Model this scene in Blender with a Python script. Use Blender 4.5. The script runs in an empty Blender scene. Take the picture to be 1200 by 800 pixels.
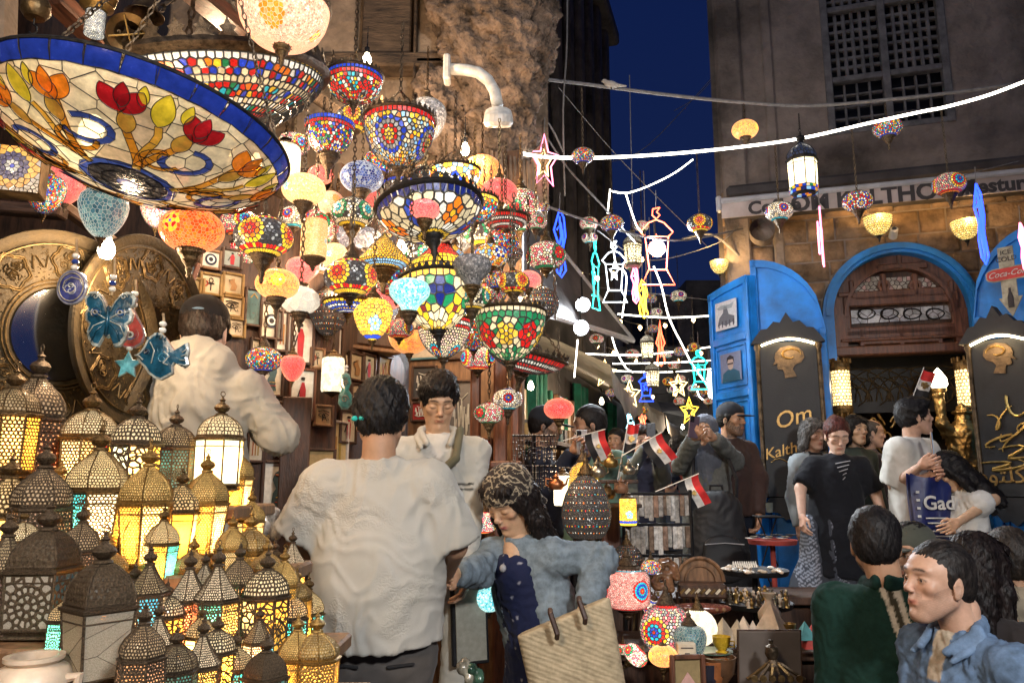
import bpy,math,random,numpy as np
from mathutils import Vector,Matrix,noise as mnoise
import openvdb
random.seed(7);RNG = np.random.default_rng(7)
PI = math.pi
scene = bpy.context.scene
COL = scene.collection
# ---------------------------------------------------------------- camera
CAMZ,PITCH,F = 1.85,math.radians(10.1),900.0
cam_d = bpy.data.cameras.new('camera');cam_o = bpy.data.objects.new('camera',cam_d);COL.objects.link(cam_o)
cam_o.location = (0,0,CAMZ);cam_o.rotation_euler = (PI/2 + PITCH,0,0)
cam_d.lens = 27.0;cam_d.sensor_width = 36.0;cam_d.clip_end = 500;cam_d.clip_start = 0.05
scene.camera = cam_o
# ---------------------------------------------------------------- night sky
wd = bpy.data.worlds.new('World');scene.world = wd;wd.use_nodes = True
nt = wd.node_tree;bg = nt.nodes['Background']
tc = nt.nodes.new('ShaderNodeTexCoord');sp = nt.nodes.new('ShaderNodeSeparateXYZ');cr = nt.nodes.new('ShaderNodeValToRGB')
nt.links.new(tc.outputs['Generated'],sp.inputs[0]);nt.links.new(sp.outputs['Z'],cr.inputs[0]);nt.links.new(cr.outputs[0],bg.inputs[0])
cr.color_ramp.elements[0].position = 0.0;cr.color_ramp.elements[0].color = (.006,.012,.046,1)
cr.color_ramp.elements[1].position = 0.7;cr.color_ramp.elements[1].color = (.0022,.007,.040,1)
bg.inputs[1].default_value = 1.0
sd = bpy.data.lights.new('fill_sun','SUN');so = bpy.data.objects.new('fill_sun',sd);COL.objects.link(so)  # weak wide sun lamp added as soft fill; no moon in view
sd.energy = 0.22;sd.angle = math.radians(20);sd.color = (.8,.88,1);so.rotation_euler = (math.radians(42),0,math.radians(-25))
scene.view_settings.view_transform = 'Standard';scene.view_settings.look = 'None'
scene.view_settings.exposure = 0.62;scene.view_settings.gamma = 1
scene.render.engine = 'CYCLES'
cy = scene.cycles
cy.max_bounces = 5;cy.diffuse_bounces = 2;cy.glossy_bounces = 2;cy.transmission_bounces = 3;cy.transparent_max_bounces = 8
cy.sample_clamp_indirect = 3.0;cy.use_denoising = True;cy.caustics_reflective = False;cy.caustics_refractive = False
def at(u,v,d):
    """point of the place seen at photograph pixel (u, v) at y = d metres in front of the camera"""
    a = (400 - v)/F;x = (u - 600)/F
    y = math.cos(PITCH) - math.sin(PITCH)*a;z = math.sin(PITCH) + math.cos(PITCH)*a
    s = d/y
    return Vector((x*s,d,CAMZ + z*s))
def px(d): return d/F            # about one photograph pixel in metres at distance d
# ---------------------------------------------------------------- object helpers
def tag(o,label=None,cat=None,group=None,kind=None):
    if label: o['label'] = label
    if cat: o['category'] = cat
    if group: o['group'] = group
    if kind: o['kind'] = kind
    return o
def thing(name,label,cat,loc=(0,0,0),rotz=0,group=None):
    o = bpy.data.objects.new(name,None);COL.objects.link(o)
    o.location = loc;o.rotation_euler = (0,0,rotz);o.empty_display_size = .05
    return tag(o,label,cat,group)
def obj(name,data,mat=None,parent=None,loc=None,rot=None,kind=None,label=None):
    """link one mesh object; DATA a mesh or an MB"""
    if isinstance(data,MB): data = data.mesh(name)
    if mat is not None and len(data.materials) == 0:
        for m in (mat if isinstance(mat,(list,tuple)) else [mat]): data.materials.append(m)
    o = bpy.data.objects.new(name,data);COL.objects.link(o)
    if loc is not None: o.location = loc
    if rot is not None: o.rotation_euler = rot
    if parent is not None: o.parent = parent
    if kind: o['kind'] = kind
    if label: o['label'] = label
    return o
class MB:
    def __init__(s): s.v = [];s.f = [];s.c = [];s.m = [];s.sm = False
    def add(s,vs,fs,col=None,mi=0):
        n = len(s.v);s.v.extend([tuple(q) for q in vs])
        for f in fs: s.f.append(tuple(i + n for i in f));s.c.append(col);s.m.append(mi)
        return s
    def box(s,c,size,rot=None,col=None,mi=0,bev=0):
        x,y,z = (q/2 for q in size);c = Vector(c)
        b = min(bev,x*.9,y*.9,z*.9)
        if b > 0:
            pts = [];
            for sx in (-1,1):
                for sy in (-1,1):
                    for sz in (-1,1):
                        pts += [Vector((sx*(x-b),sy*(y-b),sz*z)),Vector((sx*(x-b),sy*y,sz*(z-b))),Vector((sx*x,sy*(y-b),sz*(z-b)))]
            I = lambda i,j,k,l: ((i*2+j)*2+k)*3+l
            fs = [(I(0,0,1,0),I(1,0,1,0),I(1,1,1,0),I(0,1,1,0)),(I(0,0,0,0),I(0,1,0,0),I(1,1,0,0),I(1,0,0,0)),
                  (I(0,0,0,1),I(1,0,0,1),I(1,0,1,1),I(0,0,1,1)),(I(0,1,0,1),I(0,1,1,1),I(1,1,1,1),I(1,1,0,1)),
                  (I(0,0,0,2),I(0,0,1,2),I(0,1,1,2),I(0,1,0,2)),(I(1,0,0,2),I(1,1,0,2),I(1,1,1,2),I(1,0,1,2))]
            for i in (0,1):
                for j in (0,1):
                    fs.append((I(i,j,0,1),I(i,j,0,2),I(i,j,1,2),I(i,j,1,1)))
                    fs.append((I(i,0,j,0),I(i,0,j,2),I(i,1,j,2),I(i,1,j,0)))
                    fs.append((I(0,i,j,0),I(0,i,j,1),I(1,i,j,1),I(1,i,j,0)))
                    for k in (0,1): fs.append((I(i,j,k,0),I(i,j,k,1),I(i,j,k,2)))
        else:
            pts = [Vector((sx*x,sy*y,sz*z)) for sx in (-1,1) for sy in (-1,1) for sz in (-1,1)]
            fs = [(0,1,3,2),(4,6,7,5),(0,4,5,1),(2,3,7,6),(0,2,6,4),(1,5,7,3)]
        if rot is not None: pts = [rot @ q for q in pts]
        return s.add([q + c for q in pts],fs,col,mi)
    def lathe(s,prof,seg=16,c=(0,0,0),col=None,mi=0,M=None,cap=False):
        n = len(prof);vs = [];fs = []
        for i in range(seg):
            a = 2*PI*i/seg;ca,sa = math.cos(a),math.sin(a)
            for r,z in prof: vs.append(Vector((r*ca,r*sa,z)))
        for i in range(seg):
            j = (i+1) % seg
            for k in range(n-1): fs.append((i*n+k,j*n+k,j*n+k+1,i*n+k+1))
        if cap:
            fs.append(tuple(i*n for i in range(seg))[::-1]);fs.append(tuple(i*n+n-1 for i in range(seg)))
        if M is not None: vs = [M @ q for q in vs]
        c = Vector(c);return s.add([q + c for q in vs],fs,col,mi)
    def tube(s,pts,r,seg=5,closed=False,col=None,mi=0):
        pts = [Vector(p) for p in pts];n = len(pts);rings = []
        up = Vector((0,0,1));prev = None
        for i in range(n):
            a = pts[(i-1) % n] if (closed or i > 0) else pts[i];b = pts[(i+1) % n] if (closed or i < n-1) else pts[i]
            t = (b - a);t = t.normalized() if t.length > 1e-9 else up.copy()
            if prev is None:
                x = t.cross(up);  x = t.cross(Vector((1,0,0))) if x.length < .1 else x
            else: x = prev - t*prev.dot(t)
            if x.length < 1e-6: x = t.orthogonal()
            x.normalize();prev = x.copy();y = t.cross(x)
            rr = r[i] if isinstance(r,(list,tuple)) else r
            rings.append([pts[i] + (x*math.cos(2*PI*k/seg) + y*math.sin(2*PI*k/seg))*rr for k in range(seg)])
        vs = [q for g in rings for q in g];fs = []
        for i in range(n if closed else n-1):
            j = (i+1) % n
            for k in range(seg): l = (k+1) % seg;fs.append((i*seg+k,i*seg+l,j*seg+l,j*seg+k))
        if not closed: fs.append(tuple(range(seg))[::-1]);fs.append(tuple((n-1)*seg + k for k in range(seg)))
        return s.add(vs,fs,col,mi)
    def prism(s,poly,z0,z1,M=None,col=None,mi=0):
        """poly in local xz, extruded along local y from z0 to z1"""
        n = len(poly);vs = [Vector((x,z0,z)) for x,z in poly] + [Vector((x,z1,z)) for x,z in poly]
        fs = [tuple(range(n)),tuple(range(n,2*n))[::-1]] + [(i,i+n,(i+1)%n+n,(i+1)%n) for i in range(n)]
        if M is not None: vs = [M @ q for q in vs]
        return s.add(vs,fs,col,mi)
    def mesh(s,name='mesh',smooth=None):
        me = bpy.data.meshes.new(name);me.from_pydata(s.v,[],s.f)
        if any(c is not None for c in s.c):
            a = me.attributes.new('Col','FLOAT_COLOR','FACE')
            a.data.foreach_set('color',np.array([(*(c or (.5,.5,.5)),1)[:4] for c in s.c],'f').ravel())
        if any(s.m): me.polygons.foreach_set('material_index',s.m)
        if smooth if smooth is not None else s.sm: me.polygons.foreach_set('use_smooth',[True]*len(me.polygons))
        me.validate();me.update();return me
def smooth_by(me,deg=40):
    try: me.shade_smooth() if False else None
    except Exception: pass
    me.polygons.foreach_set('use_smooth',[True]*len(me.polygons))
    try: me.set_sharp_from_angle(angle=math.radians(deg))
    except Exception: pass
    return me
def dup(root,loc=None,rotz=None,label=None,group=None,scale=None):
    r = root.copy();COL.objects.link(r)
    if loc is not None: r.location = loc
    if rotz is not None: r.rotation_euler = (0,0,rotz)
    if scale is not None: r.scale = (scale,)*3
    if label: r['label'] = label
    if group: r['group'] = group
    for ch in list(root.children):
        c = ch.copy();COL.objects.link(c);c.parent = r
        for g in ch.children:
            e = g.copy();COL.objects.link(e);e.parent = c
    return r
# ---------------------------------------------------------------- materials
MATS = {}
def N(nt,t,**k):
    n = nt.nodes.new('ShaderNode' + t)
    for a,b in k.items(): setattr(n,a,b)
    return n
def mat(name,col=(.5,.5,.5),rough=.6,metal=0,var=.25,scale=12,bump=.2,bscale=60,emis=None,es=1,coat=0,attr=False,vdark=None,stretch=(1,1,1),sss=0,alpha=None,world=False,detail=5,sheen=0,bdist=.004):
    """procedural surface: colour broken up by noise, with fine relief"""
    if name in MATS: return MATS[name]
    m = bpy.data.materials.new(name);m.use_nodes = True;t = m.node_tree;L = t.links;b = t.nodes['Principled BSDF']
    tc = N(t,'TexCoord');mp = N(t,'Mapping');mp.inputs['Scale'].default_value = stretch
    if world: g = N(t,'NewGeometry');L.new(g.outputs['Position'],mp.inputs[0])
    else: L.new(tc.outputs['Object'],mp.inputs[0])
    n1 = N(t,'TexNoise');n1.inputs['Scale'].default_value = scale;n1.inputs['Detail'].default_value = detail;n1.inputs['Roughness'].default_value = .62;L.new(mp.outputs[0],n1.inputs['Vector'])
    mx = N(t,'MixRGB',blend_type='MULTIPLY');mx.inputs[0].default_value = 1
    rp = N(t,'ValToRGB');lo = max(0,1 - var*1.6);hi = 1 + var*.6
    rp.color_ramp.elements[0].position = .32;rp.color_ramp.elements[0].color = (lo,lo,lo*(.97),1)
    rp.color_ramp.elements[1].position = .68;rp.color_ramp.elements[1].color = (hi,hi,hi,1)
    if vdark: rp.color_ramp.elements[0].color = (*vdark,1)
    L.new(n1.outputs[0],rp.inputs[0]);L.new(rp.outputs[0],mx.inputs[2])
    if attr:
        a = N(t,'Attribute',attribute_name='Col');L.new(a.outputs['Color'],mx.inputs[1])
    else: mx.inputs[1].default_value = (*col,1)
    L.new(mx.outputs[0],b.inputs['Base Color'])
    b.inputs['Roughness'].default_value = rough;b.inputs['Metallic'].default_value = metal
    if rough < .9 and var > 0:
        mr = N(t,'MapRange');mr.inputs['To Min'].default_value = max(.03,rough - .15);mr.inputs['To Max'].default_value = min(1,rough + .18)
        L.new(n1.outputs[0],mr.inputs[0]);L.new(mr.outputs[0],b.inputs['Roughness'])
    if coat: b.inputs['Coat Weight'].default_value = coat;b.inputs['Coat Roughness'].default_value = .12
    if sss: b.inputs['Subsurface Weight'].default_value = sss;b.inputs['Subsurface Radius'].default_value = (.012,.005,.003);b.inputs['Subsurface Scale'].default_value = 1
    if sheen: b.inputs['Sheen Weight'].default_value = sheen
    if bump:
        n2 = N(t,'TexNoise');n2.inputs['Scale'].default_value = bscale;n2.inputs['Detail'].default_value = 4;L.new(mp.outputs[0],n2.inputs['Vector'])
        bp = N(t,'Bump');bp.inputs['Strength'].default_value = bump;bp.inputs['Distance'].default_value = bdist
        L.new(n2.outputs[0],bp.inputs['Height']);L.new(bp.outputs[0],b.inputs['Normal'])
    if emis is not None:
        if emis == 'attr': L.new(mx.outputs[0],b.inputs['Emission Color'])
        else: b.inputs['Emission Color'].default_value = (*emis,1)
        b.inputs['Emission Strength'].default_value = es
    MATS[name] = m;m['b'] = 1
    return m
def noemit_sampling(m): m.cycles.emission_sampling = 'NONE';return m
def glass_mat(name,es,tr=0.0,bump=.25):
    """coloured lamp glass: colour from the pieces, glows by strength es, lets a share tr of light through"""
    if name in MATS: return MATS[name]
    m = mat(name,rough=.22,var=.22,scale=35,bump=bump,bscale=160,emis='attr',es=es,attr=True,coat=.3,bdist=.002)
    t = m.node_tree;b = t.nodes['Principled BSDF'];L = t.links
    if tr:
        out = t.nodes['Material Output'];mixs = N(t,'MixShader');mixs.inputs[0].default_value = tr
        ts = N(t,'BsdfTransparent');mx = [n for n in t.nodes if n.type == 'MIX_RGB'][0]
        L.new(mx.outputs[0],ts.inputs[0]);L.new(b.outputs[0],mixs.inputs[1]);L.new(ts.outputs[0],mixs.inputs[2]);L.new(mixs.outputs[0],out.inputs[0])
    return noemit_sampling(m)
def neon(name,col,es):
    return mat(name,col,emis=col,es=es,bump=0,var=0,rough=.4)
def lamp_light(name,loc,power,col=(1,.72,.42),r=.03,parent=None):
    l = bpy.data.lights.new(name,'POINT');l.energy = power;l.color = col;l.shadow_soft_size = r
    o = bpy.data.objects.new(name,l);COL.objects.link(o);o.location = loc
    if parent: o.parent = parent
    return o
brass = mat('brass',(.20,.125,.05),.46,.85,.5,14,.35,90)
brass_dark = mat('dark_brass',(.18,.12,.058),.38,.9,.5,16,.5,110)
brass_gold = mat('gold_brass',(.42,.27,.09),.4,.9,.4,14,.3,90)
bronze_old = mat('old_bronze',(.13,.095,.062),.48,.85,.5,18,.5,100)
iron = mat('black_iron',(.02,.02,.022),.5,.6,.3,20,.3,90)
lead = mat('lead_came',(.035,.033,.032),.5,.6,.4,60,.3,120)
wood_dark = mat('dark_wood',(.075,.036,.02),.5,0,.5,7,.5,40,stretch=(6,6,.8),bdist=.006)
wood_red = mat('red_wood',(.14,.055,.03),.42,0,.45,7,.4,40,stretch=(6,6,.8))
wood_mid = mat('brown_wood',(.22,.115,.055),.5,0,.4,8,.4,40,stretch=(5,5,.8))
wood_old = mat('weathered_wood',(.13,.085,.052),.8,0,.55,5,.9,22,stretch=(1,1,5),bdist=.015)
stone_old = mat('old_stone',(.30,.215,.145),.9,0,.45,3.2,1,14,bdist=.03)
stone_dark = mat('grimy_stone',(.155,.125,.105),.92,0,.45,1.6,1,9,bdist=.03,world=True)
plaster = mat('plaster_wall',(.27,.215,.18),.92,0,.42,1.6,1,9,bdist=.035,world=True,detail=9)
blue_paint = mat('blue_paint',(.008,.22,.70),.5,0,.3,3.5,.5,18,coat=.1,bdist=.006)
white_paint = mat('white_paint',(.62,.62,.60),.45,0,.2,20,.1,50)
black_board = mat('black_board',(.012,.012,.014),.55,0,.4,9,.3,70)
ivory = mat('ivory_paper',(.62,.55,.42),.8,0,.15,14,.1,90)
rope_mat = mat('twine',(.42,.3,.17),.9,0,.3,60,.6,200)
bead_white = mat('white_bead',(.8,.78,.72),.25,0,.1,30,0,coat=.5)
attr_matte = mat('painted_matte',rough=.75,var=.2,scale=25,bump=.3,bscale=90,attr=True)
attr_gloss = mat('glazed_ceramic',rough=.22,var=.45,scale=28,bump=.4,bscale=45,attr=True,coat=.6)
attr_print = mat('printed_paper',rough=.7,var=.12,scale=40,bump=.05,attr=True)
# ---------------------------------------------------------------- mosaic: Voronoi pieces in lead
def clip(poly,nx,ny,c):
    out = [];n = len(poly)
    for i in range(n):
        ax,ay = poly[i];bx,by = poly[(i+1) % n];da = ax*nx + ay*ny - c;db = bx*nx + by*ny - c
        if da <= 0: out.append((ax,ay))
        if (da < 0 < db) or (db < 0 < da): t = da/(da - db);out.append((ax + (bx-ax)*t,ay + (by-ay)*t))
    return out
def voronoi(S,W,H,per=True,k=14,y0=0.0):
    S = np.asarray(S,float);n = len(S)
    A = np.concatenate([S,S + [W,0],S - [W,0]]) if per else S
    out = []
    for i in range(n):
        x,y = S[i];d = (A[:,0]-x)**2 + (A[:,1]-y)**2;idx = np.argpartition(d,min(k,len(A)-1))[:k+1];idx = idx[np.argsort(d[idx])]
        p = [(x-W/2,y0),(x+W/2,y0),(x+W/2,H),(x-W/2,H)] if per else [(0,y0),(W,y0),(W,H),(0,H)]
        for j in idx:
            if d[j] < 1e-12: continue
            qx,qy = A[j];nx,ny = qx-x,qy-y
            p = clip(p,nx,ny,nx*(x+qx)/2 + ny*(y+qy)/2)
            if len(p) < 3: break
        out.append(p if len(p) >= 3 else None)
    return out
def put_cell(mb,poly,S,col,lead_col,g,h=.0,mis=(0,1),center=None):
    """one piece: glass polygon inside, lead border; S maps (x,y,offset) to space"""
    n = len(poly);cx = sum(p[0] for p in poly)/n;cy_ = sum(p[1] for p in poly)/n
    rad = max(1e-6,min(math.hypot((poly[i][0]+poly[(i+1)%n][0])/2-cx,(poly[i][1]+poly[(i+1)%n][1])/2-cy_) for i in range(n)))
    s = max(.25,1 - g/rad)
    o = [S(x,y,h) for x,y in poly];q = [S(cx+(x-cx)*s,cy_+(y-cy_)*s,0) for x,y in poly]
    mb.add(q,[tuple(range(n))],col,mis[0])
    mb.add(o + q,[(i,(i+1) % n,n+(i+1) % n,n+i) for i in range(n)],lead_col,mis[1])
def jit(c,a=.25):
    f = 1 + random.uniform(-a,a);return tuple(max(0,q*f) for q in c)
def seeds(W,H,size,bg,med=None,bands=(),y0=0.0,jitter=.3):
    """seed points with colours: medallions of petals, rows of beads, loose ground pieces"""
    P = [];C = []
    meds = []
    if med:
        for m in (med if isinstance(med,list) else [med]):
            cx,cyy,k,cols,step = m['x']*W,m['y']*H,m['k'],m['c'],m.get('s',size)
            P.append((cx,cyy));C.append(cols[0])
            for i,c in enumerate(cols[1:],1):
                kk = k if i < 3 else k*2
                for j in range(kk):
                    a = 2*PI*(j + (.5 if i % 2 == 0 else 0))/kk + m.get('a',PI/2);cc = c if isinstance(c[0],float) or isinstance(c[0],int) else c[j % len(c)]
                    P.append((cx + math.cos(a)*step*i*.95,cyy + math.sin(a)*step*i*.95));C.append(cc)
            meds.append((cx,cyy,step*(len(cols)-.55)))
    rows = []
    for t,c,cs in bands:
        n = max(3,round(W/(size*cs)));y = y0 + (H-y0)*t;rows.append((y,size*.75))
        for j in range(n):
            cc = c if isinstance(c[0],(float,int)) else c[j % len(c)]
            P.append(((j+.5)*W/n,y));C.append(cc)
    ny = max(1,round((H-y0)/(size*.87)));nx = max(1,round(W/size))
    for iy in range(ny):
        y = y0 + (iy+.5)*(H-y0)/ny
        if any(abs(y-r) < w for r,w in rows): continue
        for ix in range(nx):
            x = (ix + (.5 if iy % 2 else 0) + .25)*W/nx + random.uniform(-jitter,jitter)*size;yy = y + random.uniform(-jitter,jitter)*size
            if any(math.hypot((x-cx+W/2) % W - W/2,yy-cy2) < rr for cx,cy2,rr in meds): continue
            if any(abs(yy-r) < w*.8 for r,w in rows): continue
            P.append((x % W,yy));C.append(random.choice(bg))
    return P,C
def profile_fn(prof):
    pr = np.array(prof,float);dl = np.hypot(*(pr[1:]-pr[:-1]).T);s = np.concatenate([[0],np.cumsum(dl)]);L = s[-1]
    nr = np.zeros_like(pr);tg = np.gradient(pr,axis=0);nr[:,0] = -tg[:,1];nr[:,1] = tg[:,0];nr /= np.maximum(1e-9,np.hypot(*nr.T))[:,None]
    sgn = 1 if nr[len(pr)//2,0] > 0 else -1;nr *= sgn
    def f(q):
        q = min(max(q,0),L);i = min(len(s)-2,int(np.searchsorted(s,q,'right'))-1);t = (q-s[i])/max(1e-9,s[i+1]-s[i])
        return pr[i]*(1-t) + pr[i+1]*t,nr[i]*(1-t) + nr[i+1]*t
    return f,L,pr[:,0].max()
def mosaic_lathe(prof,rep,size,bg,med=None,bands=(),g=.0012,lead_col=(.03,.028,.025),h=.0012,jitter=.3):
    f,L,R = profile_fn(prof);W = 2*PI*R/rep
    P,C = seeds(W,L,size,bg,med,bands,jitter=jitter)
    cells = voronoi(P,W,L);mb = MB()
    for r in range(rep):
        a0 = 2*PI*r/rep
        def S(x,y,off):
            (rr,z),n = f(y);a = a0 + 2*PI*x/(W*rep)
            return ((rr + n[0]*off)*math.cos(a),(rr + n[0]*off)*math.sin(a),z + n[1]*off)
        for p,c in zip(cells,C):
            if p: put_cell(mb,p,S,jit(c),lead_col,g,h)
    return mb
def mosaic_flat(W,H,size,bg,med=None,bands=(),g=.0012,lead_col=(.03,.028,.025),S=None,jitter=.3,per=False):
    P,C = seeds(W,H,size,bg,med,bands,jitter=jitter);cells = voronoi(P,W,H,per=False);mb = MB()
    S = S or (lambda x,y,o: (x - W/2,-o,y))
    for p,c in zip(cells,C):
        if p: put_cell(mb,p,S,jit(c),lead_col,g,.0012)
    return mb
def chain_mesh(L,w=.007,r=.0013,cache={}):
    L = max(.02,round(L,2));key = (L,w,r)
    if key in cache: return cache[key]
    mb = MB();n = max(1,int(L/(w*1.25)));
    for i in range(n):
        z = -(i+.5)*L/n;pts = []
        for k in range(6):
            a = 2*PI*k/6;x,zz = math.cos(a)*w*.42,math.sin(a)*w*.85
            pts.append((x,0,z+zz) if i % 2 else (0,x,z+zz))
        mb.tube(pts,r,3,closed=True)
    cache[key] = mb.mesh('chain');return cache[key]
def text_obj(name,body,size,mt,parent=None,loc=(0,0,0),rot=(PI/2,0,0),ext=.002,align='CENTER',shear=0,kind=None,bevel=0,sx=1,off=0):
    c = bpy.data.curves.new(name,'FONT');c.body = body;c.size = size;c.extrude = ext;c.align_x = align;c.align_y = 'CENTER';c.shear = shear;c.bevel_depth = bevel;c.offset = off*size;c.resolution_u = 3
    c.materials.append(mt);q = bpy.data.objects.new(name,c);COL.objects.link(q);bpy.context.view_layer.update();me = bpy.data.meshes.new_from_object(q.evaluated_get(bpy.context.evaluated_depsgraph_get()));bpy.data.objects.remove(q)
    o = bpy.data.objects.new(name,me);COL.objects.link(o);o.location = loc;o.rotation_euler = rot;o.scale = (sx,1,1)
    if parent: o.parent = parent
    if kind: o['kind'] = kind
    return o
# ---------------------------------------------------------------- lamp builders
RED=(.62,.015,.012);YEL=(.88,.52,.03);ORA=(.9,.2,.015);BLU=(.015,.05,.5);NAV=(.008,.015,.12);GRN=(.015,.22,.08);TEA=(.02,.4,.5)
CRE=(.8,.64,.38);WHI=(.85,.8,.68);PIN=(.85,.14,.17);SIL=(.3,.29,.27);DRK=(.04,.035,.035);AMB=(.75,.32,.03);LBL=(.25,.5,.75);GOL=(.8,.45,.06);MAG=(.7,.05,.2)
glass_dim = glass_mat('lamp_glass_dim',.10)
glass_mid = glass_mat('lamp_glass_mid',.6)
glass_lit = glass_mat('lamp_glass_lit',1.15)
glass_hot = glass_mat('lamp_glass_hot',2.4)
GL = [glass_dim,glass_mid,glass_lit,glass_hot]
def trans_glass(name,es,transl=.5):
    m = glass_mat(name,es,tr=.12);t = m.node_tree;L = t.links
    b = t.nodes['Principled BSDF'];mx = [n for n in t.nodes if n.type == 'MIX_RGB'][0];ms = [n for n in t.nodes if n.type == 'MIX_SHADER'][0]
    tl = N(t,'BsdfTranslucent');L.new(mx.outputs[0],tl.inputs[0]);m2 = N(t,'MixShader');m2.inputs[0].default_value = transl
    L.new(b.outputs[0],m2.inputs[1]);L.new(tl.outputs[0],m2.inputs[2]);L.new(m2.outputs[0],ms.inputs[1]);return m
glass_through = trans_glass('stained_glass_lit_from_inside',.12,.55)
dome_glass = trans_glass('dome_glass',.42,.5)
glass_cold = trans_glass('stained_glass_unlit',.03,.3)
led_white = neon('led_white',(1,.93,.8),14)
bulb_mat = neon('bulb_white',(1,.85,.6),14);noemit_sampling(bulb_mat)
def ell(R,H,n=14,a0=.0,a1=PI):   # from top to bottom
    return [(max(.0,R*math.sin(a0+(a1-a0)*i/n)),H*math.cos(a0+(a1-a0)*i/n)) for i in range(n+1)]
SHAPES = {
 'oval': ell(1,.72,14,.32,PI-.38),'globe': ell(1,.95,14,.3,PI-.36),
 'drop': [(.42,.95),(.72,.86),(.93,.62),(1,.3),(.95,-.05),(.82,-.42),(.62,-.78),(.38,-1.05),(.12,-1.2),(.0,-1.22)],
 'turnip': [(.25,.62),(.6,.6),(.88,.44),(1,.15),(.95,-.12),(.75,-.38),(.5,-.62),(.36,-.85),(.32,-1.05)],
 'bowl': [(1,.42),(.985,.25),(.93,.02),(.82,-.2),(.64,-.38),(.42,-.5),(.2,-.56),(.0,-.58)],
 'deep': [(1,.55),(.97,.25),(.9,-.05),(.76,-.35),(.56,-.6),(.34,-.78),(.12,-.86),(0,-.87)],
 'wide': [(1,.2),(.95,.1),(.82,-.02),(.62,-.13),(.4,-.21),(.18,-.25),(0,-.26)],
 'dish': [(1,.34),(.96,.2),(.85,.04),(.68,-.1),(.48,-.2),(.25,-.26),(0,-.28)],
 'cone': [(1,.5),(.8,.1),(.6,-.25),(.42,-.55),(.25,-.7)],
 'tube': [(.92,1.6),(1,1.4),(1,.7),(1,0),(1,-.7),(1,-1.3),(.9,-1.5)],
 'pagoda': [(.30,.85),(.42,.7),(.66,.45),(.96,.2),(1.0,.05),(.9,-.12),(.95,-.2)],
 'umbrella': [(.0,1.0),(.25,.72),(.55,.38),(.88,0),(1,-.18),(.7,-.35),(.5,-.42)],
 'drum': [(.55,.85),(.85,.75),(.98,.5),(1,.1),(1,-.35),(.96,-.6),(.8,-.75),(.6,-.8)],
 'egg': [(.0,1.5),(.3,1.42),(.6,1.15),(.82,.75),(.96,.3),(1,-.15),(.92,-.55),(.75,-.85),(.6,-1)],
}
def M(k,cols,x=.5,h=.5,s=None,a=PI/2):
    d = dict(x=x,y=h,k=k,c=cols,a=a);
    if s: d['s'] = s
    return d
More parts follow.
